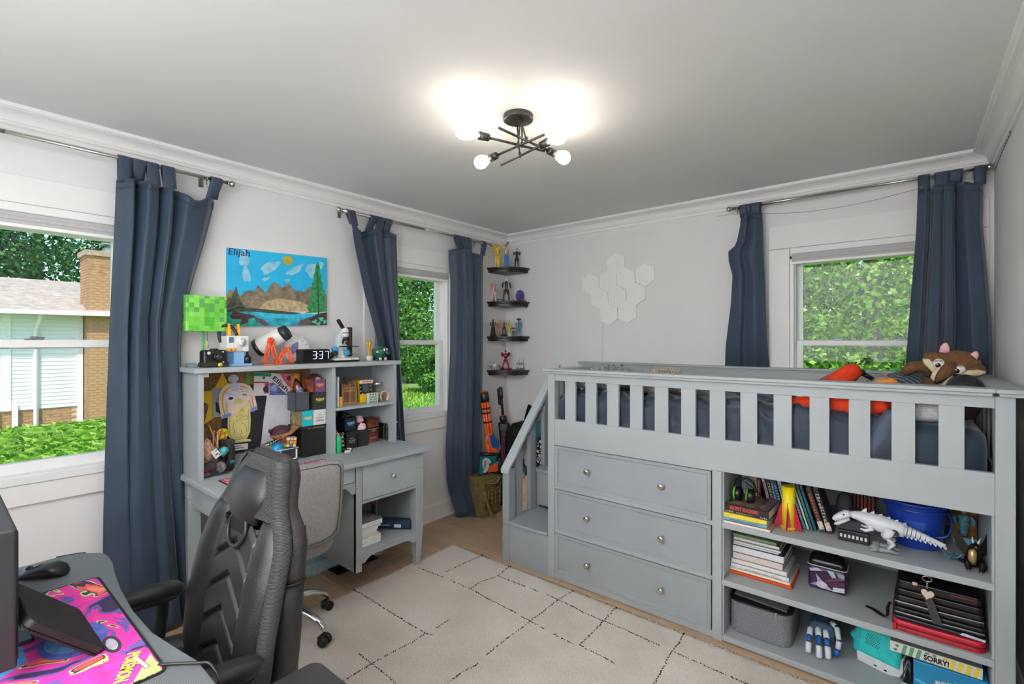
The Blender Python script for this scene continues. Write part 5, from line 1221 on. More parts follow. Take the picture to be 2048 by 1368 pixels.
for p in([(-2.445,1.08),(-2.448,.94),(-2.435,.905),(-2.36,.90),(-2.347,.94),(-2.347,1.06)],[(-2.41,1.085),(-2.40,1.05),(-2.415,1.05),(-2.405,1.09)],[(-2.385,1.09),(-2.375,1.05),(-2.39,1.05),(-2.378,1.09)],[(-2.41,1.02),(-2.39,1.03),(-2.37,1.015),(-2.39,1.01),(-2.41,1.0)],[(-2.365,1.02),(-2.352,1.02),(-2.352,1.0),(-2.368,1.0)],[(-2.425,1.0),(-2.43,.96),(-2.42,.95),(-2.428,.925),(-2.418,.92)],[(-2.385,.985),(-2.37,.975),(-2.358,.95),(-2.358,.93),(-2.364,.935)],[(-2.39,.945),(-2.384,.93),(-2.392,.915),(-2.386,.905)],[(-2.445,.895),(-2.35,.892)]):stroke(p,.0455,t)
# headdress mask drawing
hd=[(-2.487,1.018),(-2.503,1.10),(-2.502,1.155),(-2.485,1.19),(-2.455,1.21),(-2.415,1.214),(-2.375,1.207),(-2.34,1.19),(-2.318,1.15),(-2.298,1.05),(-2.338,1.038),(-2.352,1.10),(-2.40,1.05),(-2.438,1.03)]
t=paper('mask_drawing','child\'s coloured mask drawing with striped orange and pink headdress and round white medallion',hd,.0470,'#f0d9c0','drawing')
for off,hx in((.010,'#e7a04e'),(.020,'#f4e3c8'),(.030,'#d7a4c4')):
 part('stripe',MB().tube([(.0486,a,b)for a,b in spline([(-2.478+off*.6,1.035),(-2.494+off,1.105),(-2.490+off,1.15),(-2.472+off*.8,1.182-off*.5),(-2.415,1.206-off),(-2.355-off*.8,1.186-off*.5),(-2.326-off,1.14),(-2.312-off*.6,1.055)],4)],.0035,5,flat=.3),mat(hx,.8),t)
card('face',[(-2.478,1.14),(-2.46,1.175),(-2.42,1.165),(-2.405,1.15),(-2.39,1.168),(-2.36,1.178),(-2.335,1.155),(-2.338,1.12),(-2.352,1.105),(-2.38,1.12),(-2.42,1.11),(-2.44,1.085),(-2.462,1.10)],.0490,mat('#e4e0ea',.8),t)
for c,rx_,hx in(((-2.443,1.128),.013,'#1f1a18'),((-2.372,1.142),.014,'#b79a2a')):card('eye_outline',cpoly(c[0],c[1],rx_*1.4,.013,16),.0502,mat('#f6f2ee',.8),t);card('eye',cpoly(c[0],c[1],rx_,.008,14),.0514,mat(hx,.7),t)
card('plume',[(-2.448,1.20),(-2.43,1.218),(-2.40,1.21),(-2.392,1.20),(-2.412,1.155)],.0505,mat('#cdd0e6',.8),t)
card('medallion',cpoly(-2.43,1.237,.027,.022,22),.0500,mat('#d8dced',.8),t);stroke([(a,b)for a,b in cpoly(-2.43,1.237,.018,.014,16)],.0514,t,.0008)
card('chin',cpoly(-2.405,1.108,.026,.016,16),.0500,mat('#dccd80',.8),t)
for a in([(-2.486,1.02),(-2.44,1.03),(-2.443,1.048),(-2.484,1.04)],[(-2.338,1.042),(-2.299,1.052),(-2.303,1.07),(-2.338,1.062)]):card('blue_cuff',a,.0502,mat('#6f97d6',.8),t)
for p in([(-2.47,1.16),(-2.44,1.15),(-2.42,1.14)],[(-2.39,1.16),(-2.36,1.165),(-2.345,1.15)],[(-2.475,1.03),(-2.45,1.035)]):stroke(p,.0516,t,.0007)
t=paper('white_sheet','plain white paper sheet hanging below the coloured poster',[(-2.248,1.128),(-2.10,1.12),(-2.10,.93),(-2.118,.88),(-2.281,.845),(-2.268,.98)],.0520,'#d9dbe6')
stroke([(-2.27,.98),(-2.19,.97),(-2.13,.95)],.0532,t,.0006,mat('#b9bccb',.8));stroke([(-2.16,1.09),(-2.157,1.085),(-2.162,1.08)],.0532,t,.0006)
t=paper('poster','colourful poster with green, white and red flag and pink glitter half',[(-2.325,1.132),(-2.108,1.118),(-2.09,1.243),(-2.32,1.268)],.0540,'#e9e7e4','poster')
card('green_band',[(-2.322,1.246),(-2.225,1.236),(-2.226,1.256),(-2.320,1.266)],.0553,mat('#1f9167',.7),t)
card('red_band',[(-2.324,1.206),(-2.24,1.20),(-2.24,1.206),(-2.324,1.213)],.0553,mat('#9c2f3c',.7),t)
card('photo_print',[(-2.265,1.14),(-2.24,1.14),(-2.238,1.20),(-2.262,1.20)],.0553,mat('#b53a46',.7,noise=.5,scale=70),t)
card('flower_print',cpoly(-2.256,1.165,.016,.018,14),.0560,mat('#2f3036',.7,noise=.5,scale=80),t)
card('emblem_print',cpoly(-2.267,1.232,.008,.008,12),.0560,mat('#6b6a4a',.7,noise=.4,scale=80),t)
card('blue_print',[(-2.235,1.128),(-2.112,1.12),(-2.112,1.135),(-2.20,1.20),(-2.235,1.20)],.0553,mat('#5a5f9a',.7,noise=.3,scale=50),t)
card('pink_glitter',[(-2.175,1.25),(-2.093,1.242),(-2.107,1.15),(-2.13,1.18)],.0556,mat('#c2587c',.6,noise=.35,scale=130),t)
card('glitter_flower',cpoly(-2.118,1.222,.015,.015,14),.0566,mat('#4a2d3c',.7,noise=.5,scale=120),t)
card('round_print',cpoly(-2.21,1.168,.02,.02,18),.0560,mat('#8fb0cf',.7,noise=.2,scale=50),t)
t=paper('name_strip','white slanted name strip lettered Elijah across the poster',[(-2.233,1.222),(-2.206,1.252),(-2.110,1.158),(-2.136,1.126)],.0580,'#efe9f2','sign')
text('Elijah',.036,mat('#20222c',.6,noise=0),t,(.0597,-2.172,1.190),(0,.72,-.70),(0,.70,.72),width=.118,bold=.0006,depth=.0003)
for a in((-2.17,1.212),(-2.115,1.138)):card('red_mark',cpoly(a[0],a[1],.004,.004,8),.0596,mat('#c23a55',.6),t)
t=solo('green_clip',MB().tube([(0,.007*math.cos(a),.033+.033*math.sin(a))for a in[2*PI*k/20 for k in range(20)]],.0028,8,closed=True).tube([(.003,-.004,.01),(.003,.004,.05)],.002,6),mat('#3fb84a',.4),'bright green carabiner clip hanging on the cork board','clip',(.0345,-2.344,1.199))
# ---- boxes stacked against the divider
def logo(par,x,y,z,w,col,edge,s2=None,rot=0):
 text('POKÉMON',.02,mat(edge,.5,noise=0),par,(x,y,z),XF,UPZ,width=w*1.06,bold=.0022,depth=.0002,arc=-.003)
 text('POKÉMON',.02,mat(col,.5,noise=0),par,(x+.0004,y,z),XF,UPZ,width=w,bold=.0006,depth=.0003,arc=-.003)
 if s2:scrawl(par,mat(col,.5,noise=0),(x+.0001,y,z-.014),XF,UPZ,w*.75,.008)
def cardbox(name,label,x0,x1,y0,y1,z0,z1,hx,cat='box',open_=False,side=None):
 t=thing(name,label,cat,((x0+x1)/2,(y0+y1)/2,z0))
 m=mat(hx,.55,noise=.04,scale=15);w=.002
 if open_:
  mb=MB().box(x0,x1,y0,y0+w,z0,z1).box(x0,x1,y1-w,y1,z0,z1).box(x0,x0+w,y0,y1,z0,z1).box(x1-w,x1,y0,y1,z0,z1).box(x0,x1,y0,y1,z0,z0+w)
  part('carton',mb,m,t)
 else:
  part('carton',B(x0,x1,y0,y1,z0,z1-.022),m,t,bev=.001)
  part('lid',B(x0-.0012,x1+.0012,y0-.0012,y1+.0012,z1-.0215,z1),m,t,bev=.001)
 if side:part('side_print',B(x0+.002,x1-.002,y0-.0022,y0-.0013,z0+.003,z1-.003),side,t)
 return t
t=thing('storage_bag','large black fabric storage box at the bottom of the stack by the divider','box',(.15,-2.03,.762))
part('body',B(.06,.225,-2.125,-1.975,.763,.925),mat('#161616',.5,noise=.1,scale=12,bump=.5,bscale=18),t,bev=.006);part('lid',B(.057,.228,-2.128,-1.972,.926,.943),mat('#1c1c1c',.55),t,bev=.003)
for y0,y1 in((-2.09,-2.07),(-2.06,-2.03),(-2.025,-1.985)):part('trim_stitch',B(.2281,.2288,y0,y1,.9275,.930),mat('#c9c9c4',.5),t)
GOLDP=mat('#8f8254',.4,metal=.2,noise=.5,scale=45)
t=cardbox('card_box','turquoise card box on the black storage box, left of the white one',.07,.222,-2.118,-2.055,.944,1.034,'#1fb9c6',side=GOLDP);logo(t,.2235,-2.086,.992,.042,'#f0e27a','#a9c7b8')
t=cardbox('card_box','white card box on the black storage box, right of the turquoise one',.07,.222,-2.052,-1.974,.944,1.034,'#e6e5e3')
text('POKÉMON',.011,mat('#8f8c86',.5,noise=0),t,(.2235,-2.012,.985),XF,UPZ,width=.05,depth=.0002,bold=.0002);scrawl(t,mat('#7b7872',.5,noise=0),(.2233,-2.012,.971),XF,UPZ,.055,.011);part('emblem',MB().prism(cpoly(-2.012,1.003,.012,.005,12),(.2233,0,0),(0,1,0),(0,0,1),(.0004,0,0)),mat('#c9c7c2',.5),t)
t=cardbox('card_box','open dark grey card box standing on the turquoise box',.10,.20,-2.150,-2.066,1.035,1.145,'#4a4e54',open_=True)
t=thing('wrapped_toy','clear wrapped purple toy sticking out of the open grey box','toy',(.15,-2.105,1.04))
part('wrapper',MB().tube([(.15,-2.10,1.10),(.15,-2.105,1.15),(.15,-2.115,1.185),(.15,-2.125,1.225)],[.028,.034,.026,.004],7),glass_mat('cellophane',(.9,.88,.92,1),.3),t);part('toy',MB().ball((.152,-2.098,1.145),(.020,.024,.026),10,8),mat('#8f8fc4',.5,noise=.3,scale=80),t)
t=cardbox('card_box','black card box with yellow lettering on the white box',.07,.222,-2.050,-1.973,1.035,1.136,'#2f3032');logo(t,.2235,-2.011,1.096,.050,'#e6cf5a','#8a7a2e');scrawl(t,mat('#c9b65a',.5,noise=0),(.2234,-2.011,1.081),XF,UPZ,.04,.005,10)
t=cardbox('card_box','plum purple open card box on top of the black lettered box',.075,.222,-2.048,-1.974,1.137,1.216,'#6b4468',open_=True,side=mat('#8a4a2a',.5,noise=.5,scale=30));logo(t,.2235,-2.011,1.185,.046,'#ef9a5a','#b5586a','SCARLET')
t=thing('rolled_cloth','dark red and gold cloth heaped in the purple box','cloth',(.14,-2.01,1.14));part('cloth',MB().ball((.145,-2.012,1.20),(.055,.030,.045),14,10,.8),mat('#5a2226',.8,noise=.5,scale=40,bump=.5,bscale=40),t);part('grey_fold',MB().ball((.185,-2.008,1.205),(.03,.022,.025),10,8),mat('#a9b4ac',.7),t)
t=thing('gold_packet','orange and gold packet standing left of the purple box','packet',(.05,-2.06,1.037));part('packet',B(.05,.066,-2.11,-2.055,1.146,1.25),mat('#c0822a',.4,noise=.5,scale=30),t,bev=.004);part('pouch_base',B(.045,.07,-2.10,-2.056,1.037,1.146),mat('#2a1d1c',.6),t)
t=thing('orange_figure','small orange figure leaning on the cork board above the grey box','toy',(.06,-2.088,1.13));part('body',MB().lathe([(0,1.13),(.010,1.13),(.012,1.145),(.007,1.16),(.011,1.175),(.009,1.19),(.004,1.205),(0,1.208)],(.062,-2.088,0),12),mat('#ee5d1e',.4,noise=.1),t);part('arm',MB().ball((.068,-2.078,1.165),(.006,.010,.007),8,6),mat('#ee5d1e',.4),t)
# bin, cube and cap in the middle of the desk
t=thing('clear_bin','small clear plastic bin with white handle, holding a puzzle cube','bin',(.21,-2.24,.762))
w=.002;mb=MB().box(.15,.262,-2.312,-2.312+w,.762,.838).box(.15,.262,-2.166,-2.164,.762,.838).box(.15,.152,-2.312,-2.164,.762,.838).box(.26,.262,-2.312,-2.164,.762,.838).box(.15,.262,-2.312,-2.164,.762,.765)
part('tub',mb,CLEAR,t);part('handle',MB().tube([(.266,-2.268,.832),(.268,-2.268,.784),(.268,-2.26,.78),(.268,-2.185,.78),(.268,-2.178,.784),(.266,-2.178,.832)],.0045,8),mat('#f4f4f4',.4),t);part('rim',MB().tube([(.15,-2.312,.838),(.262,-2.312,.838),(.262,-2.164,.838),(.15,-2.164,.838)],.0028,6,closed=True),mat('#c8d8e0',.3),t)
part('label_card',B(.258,.2595,-2.258,-2.19,.782,.828),mat('#3f4246',.5,noise=.3,scale=60),t)
t=thing('puzzle_cube','colourful puzzle cube sitting in the clear bin','puzzle cube',(.215,-2.190,.868),rot=frame((.215,-2.190,.868),(.95,-.18,.05),(.2,.97,-.1)))
part('core',MB().cbox((0,0,0),(.056,.056,.056)),mat('#15151a',.4),t,local=True,bev=.002)
cols=['#e8d84a','#e6e25a','#5aa24a','#6a5fb0','#f2f0ee','#e8a06a','#e2d63c','#efa9b8','#ef8f5a']
for fx in range(3):
 for fz in range(3):
  for ax_ in range(3):
   a,b=(fx-1)*.0182,(fz-1)*.0182;d=.0285
   c=[(d,a,b),(a,-d,b),(a,b,d)][ax_];s_=[(.001,.0155,.0155),(.0155,.001,.0155),(.0155,.0155,.001)][ax_]
   part('sticker',MB().cbox(c,s_),mat(cols[(fx*3+fz*2+ax_*4)%9],.4,noise=0),t,local=True)
t=thing('blue_ball_cup','blue dome-shaped cup tilted in the clear bin','cup',(.22,-2.262,.768));part('dome',MB().lathe([(0,.875),(.016,.872),(.03,.855),(.036,.83),(.036,.80),(0,.80)],(.21,-2.262,0),20),mat('#1c8fd0',.35),t);part('dark_rim',MB().lathe([(.034,.79),(.038,.79),(.038,.80),(.034,.80)],(.21,-2.262,0),20),mat('#1a3a5a',.4),t)
t=thing('baseball_cap','dark plum cap with tan and yellow trim lying over the clear bin','cap',(.17,-2.19,.9))
part('crown',MB().ball((.145,-2.205,.912),(.065,.062,.046),20,12),mat('#4a2a38',.8,noise=.15,scale=30),t);part('brim',MB().prism([(-2.275,.905),(-2.20,.922),(-2.14,.952),(-2.135,.946),(-2.19,.910),(-2.272,.897)],(.15,0,0),(0,1,0),(0,0,1),(.075,0,0)),mat('#9a7448',.7,noise=.2),t,bev=.002);part('red_patch',MB().ball((.215,-2.225,.888),(.018,.03,.02),10,8),mat('#9c3f3a',.7,noise=.5,scale=70),t);part('button_tip',MB().ball((.16,-2.278,.935),(.012,.010,.012),8,6),mat('#4a2a38',.8),t)
t=thing('lanyard','yellow and black striped lanyard trailing from the cap','lanyard',(.21,-2.31,.88));lp=spline([(.23,-2.236,.905),(.235,-2.27,.896),(.235,-2.30,.883),(.23,-2.335,.872)],5)
part('strap',MB().tube(lp,.006,6,flat=.4),mat('#d8cf2c',.6),t)
for k in range(6):c=lp[2+k*2];part('black_stripe',MB().cbox(c,(.010,.005,.015)),BLK_P,t)
# left bay: pencil bin
t=thing('pencil_bin','clear bin at the left end of the desk stuffed with peach wrapping and pencils','bin',(.21,-2.585,.762))
mb=MB().box(.16,.25,-2.645,-2.643,.762,.84).box(.16,.25,-2.53,-2.528,.762,.84).box(.16,.162,-2.645,-2.528,.762,.84).box(.248,.25,-2.645,-2.528,.762,.84).box(.16,.25,-2.645,-2.528,.762,.765);part('tub',mb,CLEAR,t)
def crumple(c,r,hx,par,nm,amp=.3,sc=60):
 rng=random.Random(int(c[1]*1e5));mb=MB()
 mb.ball(c,r,14,10);mb.v=[tuple(c[i]+(p[i]-c[i])*(1+rng.uniform(-.16,.16))for i in range(3))for p in mb.v];mb.sm=[False]*len(mb.sm)
 return part(nm,mb,mat(hx,.7,noise=amp,scale=sc),par)
crumple((.20,-2.612,.885),(.03,.028,.062),'#e3a98a',t,'peach_wrapper',.35);crumple((.205,-2.603,.80),(.034,.034,.032),'#51474a',t,'grey_bag');crumple((.215,-2.552,.795),(.028,.022,.026),'#b8a79c',t,'clear_wrapper',.4);crumple((.235,-2.625,.775),(.012,.02,.010),'#b5605a',t,'red_wrapper')
crumple((.205,-2.59,.888),(.02,.018,.016),'#93b596',t,'green_disc')
for i,(y0,z0,y1,z1,lab,hx)in enumerate([(-2.556,.892,-2.597,1.017,'long yellow pencil with pink eraser leaning left in the pencil bin','#e3a21c'),(-2.57,.90,-2.545,.988,'second yellow pencil leaning right in the pencil bin','#d9a62c'),(-2.585,.9,-2.577,.985,'purple pencil upright in the pencil bin','#b78fb8'),(-2.565,.9,-2.563,.978,'pale pink pencil upright in the pencil bin','#e4b9b4')]):
 t2=thing('pencil',lab,'pencil',(.2,y0,z0),group='pencils in the bin');a,b=Vector((.20+i*.004,y0,z0)),Vector((.185+i*.006,y1,z1));d=(b-a).normalized()
 part('shaft',MB().tube([tuple(a),tuple(b-d*.012)],.0036,6),mat(hx,.4),t2);part('eraser',MB().tube([tuple(b-d*.007),tuple(b)],.0036,10),mat('#e9a6a0',.7),t2);part('ferrule',MB().tube([tuple(b-d*.012),tuple(b-d*.007)],.0038,10),NICKEL,t2)
t=thing('black_pouch','black pouch with teal pattern beside the pencil bin','pouch',(.2,-2.505,.763));part('bag',MB().ball((.20,-2.505,.845),(.03,.024,.082),14,12,.75),mat('#191b20',.6,noise=.3,scale=40),t);part('teal_print',MB().ball((.222,-2.500,.815),(.012,.016,.010),10,8),mat('#3f7f95',.5,noise=.4,scale=90),t)
part('flap',B(.19,.225,-2.53,-2.485,.905,.93),mat('#3a3b3c',.5),t,bev=.004)
t=thing('teal_ball','teal and black marbled ball on the pencil bin','ball',(.232,-2.543,.855));part('sphere',MB().ball((.235,-2.546,.880),.024,20,14),mat('#3f9aa0',.3,noise=.75,scale=26),t);part('stand',MB().lathe([(0,.84),(.010,.84),(.012,.858),(0,.86)],(.235,-2.546,0),10),BLK_P,t)
t=thing('playing_card','white printed card tilted on the front of the pencil bin','card',(.253,-2.586,.85));card('card',[(-2.586,.905),(-2.612,.888),(-2.589,.850),(-2.562,.867)],.2535,mat('#eceaea',.6,noise=0),t);card('triangle_print',[(-2.592,.868),(-2.578,.872),(-2.583,.882)],.2549,mat('#6b6a3a',.6),t);card('round_print',cpoly(-2.572,.872,.0035,.0035,10),.2549,mat('#4a6a9c',.6),t);card('text_print',[(-2.592,.893),(-2.578,.900),(-2.576,.897),(-2.59,.890)],.2549,mat('#a05a6a',.6),t)
t=thing('star_toy','yellow and orange toy heap behind the pencils','toy',(.15,-2.52,.94));crumple((.17,-2.527,.955),(.022,.028,.03),'#d9a11f',t,'toy',.5)
part('toy_base',B(.155,.185,-2.545,-2.508,.763,.93),mat('#33302e',.6),t)
t=thing('pink_eraser','white and cream eraser strip lying at the back of the desk mat','eraser',(.315,-2.5,.766));part('block',B(.305,.325,-2.53,-2.465,.7662,.776),mat('#eadfd0',.7),t,bev=.002);part('sleeve',B(.3045,.3255,-2.515,-2.48,.7660,.7765),mat('#d7b9a4',.7),t,bev=.001)
t=thing('desk_mat','long desk mat with streaky pink, blue and purple print on the writing desk','mouse mat',(.40,-2.33,.762))
part('base',MB().prism(rpoly(.345,.535,-2.612,-2.062,.012),(0,0,.7622),(1,0,0),(0,1,0),(0,0,.003)),mat('#1a1618',.8),t)
SW2=swirl('streak_print',[(0,'#3b3350'),(.38,'#7a74b4'),(.44,'#c33a76'),(.52,'#d54a80'),(.55,'#e5cfa8'),(.58,'#8f3a5c'),(.64,'#a9b8e0'),(.67,'#c23a72')],9.0,1.5)
part('printed_top',MB().prism(rpoly(.351,.529,-2.606,-2.068,.010),(0,0,.7652),(1,0,0),(0,1,0),(0,0,.0004)),SW2,t)
# ---- right bay, upper shelf (z 1.040)
Z1=1.0402
t=thing('spiral_binder','black spiral-bound notebook standing against the hutch divider','notebook',(.14,-1.935,Z1));part('cover',B(.03,.25,-1.944,-1.930,Z1,1.272),mat('#1b1d22',.5),t,bev=.001)
for k in range(20):part('coil',MB().tube([(.25+.006*math.cos(a),-1.937+.009*math.sin(a),Z1+.012+k*.0108)for a in[2*PI*j/10 for j in range(10)]],.0013,5,closed=True),BLK_P,t)
for y0,y1,z1,hx,lab,a in((-1.927,-1.915,1.224,'#8f9cb0','slate blue thin book leaning next to the spiral notebook',.02),(-1.913,-1.9,1.226,'#dfe3ea','white thin book right of the slate blue one',.0),(-1.898,-1.878,1.10,'#eaa52a','short orange-yellow book beside the treasure chest',.0)):
 t=thing('book',lab,'book',(.16,y0,Z1));part('cover',MB().box(.05,.248,y0,y0+.0014,Z1,z1).box(.05,.248,y1-.0014,y1,Z1,z1).box(.246,.2485,y0,y1,Z1,z1),mat(hx,.5),t);part('pages',B(.055,.246,y0+.0015,y1-.0015,Z1+.002,z1-.002),mat('#efe9da',.9),t)
t=thing('treasure_chest','small brown wooden treasure chest with tan straps on the upper right hutch shelf','chest',(.15,-1.795,Z1))
part('box',B(.08,.195,-1.85,-1.742,Z1,1.142),mat('#6f5648',.7,noise=.15),t,bev=.002)
lid=MB();lid.rings([[(.1375+.0575*math.cos(PI*k/10),y,1.142+.052*math.sin(PI*k/10))for k in range(11)]for y in(-1.85,-1.742)],smooth=False);part('lid',lid,mat('#75594a',.7,noise=.15),t)
STRP=mat('#a07a44',.6,noise=.15)
for y in(-1.845,-1.792,-1.748):part('strap',MB().box(.1952,.198,y-.006,y+.006,Z1,1.142).tube([(.1375+.0595*math.cos(PI*k/10),y,1.142+.054*math.sin(PI*k/10))for k in range(11)],.005,4,flat=.4),STRP,t)
for z in(1.048,1.128,1.146):part('band',B(.1952,.1978,-1.85,-1.742,z-.006,z+.006),STRP,t)
part('hasp',MB().tube([(.205,-1.84,1.215),(.21,-1.825,1.195),(.202,-1.812,1.172)],[.010,.007,.003],8),mat('#3a2a1c',.4),t)
t=thing('mini_arcade','yellow miniature arcade cabinet with red lettered marquee','toy arcade',(.15,-1.66,Z1))
YEL=mat('#f0c31c',.4,noise=.03)
part('cabinet',MB().prism([(.09,Z1),(.185,Z1),(.185,1.085),(.17,1.095),(.16,1.16),(.178,1.165),(.178,1.187),(.09,1.187)],(0,-1.711,0),(1,0,0),(0,0,1),(0,.104,0)),YEL,t,bev=.002)
part('marquee',B(.178,.1805,-1.706,-1.612,1.166,1.186),mat('#f0ead8',.4,noise=0),t);text('PAC-MAN',.014,mat('#d8402a',.5,noise=0),t,(.1812,-1.659,1.176),XF,UPZ,width=.066,bold=.0006,depth=.0002)
sc_=part('bezel',MB().hexa([(.1715,-1.705,1.096),(.1735,-1.705,1.096),(.1735,-1.613,1.096),(.1715,-1.613,1.096)],[(.1605,-1.705,1.163),(.1635,-1.705,1.163),(.1635,-1.613,1.163),(.1605,-1.613,1.163)]),mat('#1a1b24',.3),t)
part('screen',MB().hexa([(.173,-1.682,1.106),(.1742,-1.682,1.106),(.1742,-1.634,1.106),(.173,-1.634,1.106)],[(.1642,-1.682,1.158),(.1652,-1.682,1.158),(.1652,-1.634,1.158),(.1642,-1.634,1.158)]),mat('#4a4c58',.15),sc_)
for y,z,hx in((-1.697,1.14,'#e27a4a'),(-1.697,1.115,'#e59a8a'),(-1.622,1.145,'#6aa3e0'),(-1.622,1.12,'#e8904a')):part('dot_print',MB().lathe([(0,0),(.005,0),(.005,.0016),(0,.0016)],(.1625+(1.163-z)*.16,y,z),10,'x'),mat(hx,.4),sc_)
for y,hx in((-1.69,'#f4efe6'),(-1.64,'#d8402a')):part('control',MB().ball((.181,y,1.097),.005,8,6),mat(hx,.3),t)
part('coin_door',B(.1852,.1866,-1.665,-1.625,1.047,1.078),mat('#2a2320',.4),t)
t=thing('glass_jar','glass jar with silver screw lid and pink filling on the hutch shelf','jar',(.14,-1.545,Z1))
part('glass',MB().lathe([(0,Z1),(.040,Z1),(.044,Z1+.006),(.044,1.125),(.038,1.138),(.034,1.145),(0,1.145)],(.14,-1.545,0),26),CLEAR,t);part('filling',MB().lathe([(0,Z1+.003),(.038,Z1+.003),(.041,Z1+.01),(.041,1.095),(0,1.098)],(.14,-1.545,0),22),mat('#c9aaa4',.7,noise=.3,scale=70),t);part('lid',MB().lathe([(0,1.146),(.037,1.146),(.038,1.15),(.038,1.162),(.035,1.165),(0,1.165)],(.14,-1.545,0),26),mat('#b9bcc0',.25,metal=.8),t)
t=solo('stone_ornament',MB().ball((0,0,.012),(.012,.014,.014),10,8).ball((0,.0,.035),(.008,.010,.016),8,6).box(-.011,.011,-.012,.012,0,.010),mat('#8fa0ac',.5,noise=.2),'small grey-blue ornament perched behind the jar','ornament',(.075,-1.585,1.0405))
bpy.data.objects[t.name].location=(.07,-1.590,Z1)
t.scale=(1.1,1.1,3.0)
t=thing('luck_sign','mint green block sign lettered in dark capitals, in front of the arcade','sign',(.245,-1.658,Z1));part('block',B(.236,.252,-1.697,-1.619,Z1,1.106),mat('#c4dccb',.7,noise=.03),t,bev=.002)
for k,(s,w_)in enumerate((('LUCK',.056),('OF THE',.056),('IRISH',.056))):text(s,.013,mat('#31413a',.6,noise=0),t,(.2527,-1.658,1.0795-k*.0155),XF,UPZ,width=w_,bold=.0003,depth=.0002)
for y in(-1.678,-1.658,-1.638):
 sh=MB()
 for a in(90,210,330):sh.prism(cpoly(y+.0034*math.cos(math.radians(a)),1.097+.0034*math.sin(math.radians(a)),.0032,.0032,10),(.2522,0,0),(0,1,0),(0,0,1),(.0004,0,0))
 sh.box(.2522,.2526,y-.0006,y+.0006,1.0885,1.096);part('shamrock',sh,mat('#2f4a3a',.6),t,kind='stuff')
t=solo('horseshoe',MB().tube([(0,.030*math.cos(a),.034+.034*math.sin(a))for a in[math.radians(-60+k*15)for k in range(21)]],[.009]+[.0115]*19+[.009],8,flat=.5),mat('#c9ae7c',.6,noise=.15),'cream wooden horseshoe leaning on the jar','horseshoe',(.228,-1.553,Z1),rot=(0,-.05,0))
# ---- right bay, desk level (z .762)
Z0=.7622
t=thing('water_bottle','blue-capped bottle with pale blue body behind the green bottle','bottle',(.235,-1.925,Z0));part('body',MB().lathe([(0,Z0),(.017,Z0),(.018,Z0+.01),(.018,.905),(.013,.912),(0,.913)],(.225,-1.926,0),20),mat('#6fc4d8',.3,noise=.1),t);part('cap',MB().lathe([(0,.913),(.0165,.913),(.0165,.932),(.010,.937),(.010,.952),(0,.954)],(.225,-1.926,0),18),mat('#1f6fc8',.35),t);part('orange_label',B(.2425,.2437,-1.926,-1.908,.868,.89),mat('#e08a6a',.5),t)
t=thing('green_bottle','bright green soap bottle in front of the blue one','bottle',(.262,-1.915,Z0));part('body',MB().lathe([(0,Z0),(.019,Z0),(.021,Z0+.008),(.021,.842),(.016,.862),(.009,.872),(0,.874)],(.262,-1.915,0),22),mat('#1fb56c',.3,noise=.04),t);part('cap',MB().lathe([(0,.873),(.008,.873),(.008,.882),(0,.883)],(.262,-1.915,0),14),mat('#e59a7a',.4),t)
t=thing('glass_dish','clear glass dish with dark and white trinkets beside the bottles','dish',(.275,-1.872,Z0));part('bowl',MB().lathe([(0,Z0),(.034,Z0),(.044,Z0+.02),(.0425,Z0+.021),(.033,Z0+.003),(0,Z0+.003)],(.275,-1.868,0),26),CLEAR,t)
for k in range(6):part('trinket',MB().ball((.275+.022*math.cos(k*1.9),-1.868+.024*math.sin(k*1.9),Z0+.012),(.009,.011,.007),8,6,.7),mat(['#2a2828','#d9d6ce','#3a3634'][k%3],.5),t)
part('label',B(.3165,.3178,-1.905,-1.865,Z0+.002,Z0+.018),mat('#e9ece9',.5,noise=.2,scale=90),t)
t=thing('stone_tower','small black and white stacked stone ornament beside the glass dish','ornament',(.285,-1.842,Z0));part('base',MB().lathe([(0,0),(.014,0),(.013,.006),(0,.007)],(.235,-1.868,Z0+.022),14),BLK_P,t)
t.location=(.235,-1.868,Z0+.02);BASE[t.name]=tuple(t.location)
for k in range(5):part('stone',MB().ball((.235,-1.868+(.004 if k%2 else-.003),Z0+.032+k*.013),(.011-k*.0012,.016-k*.0018,.0065),10,6),mat('#d6d0c4' if k%2==0 else '#4b4845',.5),t)
part('ring',MB().tube([(.235,-1.868+.008*math.cos(a),Z0+.104+.008*math.sin(a))for a in[2*PI*j/14 for j in range(14)]],.003,6,closed=True),mat('#9aa0a0',.3,metal=.6),t)
t=cardbox('card_box','black card box with white lettering at the back of the desk',.10,.218,-1.832,-1.752,Z0,.868,'#1f1f21');scrawl(t,mat('#d5d2ca',.5,noise=0),(.2194,-1.792,.828),XF,UPZ,.03,.009,5);scrawl(t,mat('#d5d2ca',.5,noise=0),(.2194,-1.792,.812),XF,UPZ,.052,.011,8);scrawl(t,mat('#d5d2ca',.5,noise=0),(.2194,-1.792,.800),XF,UPZ,.04,.009,5)
t=cardbox('card_box','plain black open card box right of the white-lettered one',.10,.218,-1.750,-1.670,Z0,.87,'#232325',open_=True)
t=cardbox('card_box','dark navy card box with turquoise lettering on the black one',.09,.20,-1.832,-1.750,.8686,.955,'#191b2c',open_=True,side=mat('#12142a',.5));logo(t,.2022,-1.79,.922,.05,'#6fc7d8','#2f6f8a','VIOLET')
t=thing('dark_mask','black folded mask bag with green lining in the navy box','bag',(.14,-1.80,.93));part('fold',MB().prism([(-1.835,.95),(-1.755,.95),(-1.765,.965),(-1.80,.99),(-1.82,.985)],(.10,0,0),(0,1,0),(0,0,1),(.07,0,0)),mat('#16171b',.6,noise=.3),t,bev=.006);part('lining',MB().ball((.165,-1.79,.962),(.012,.022,.010),8,6),mat('#2f5a3a',.6),t)
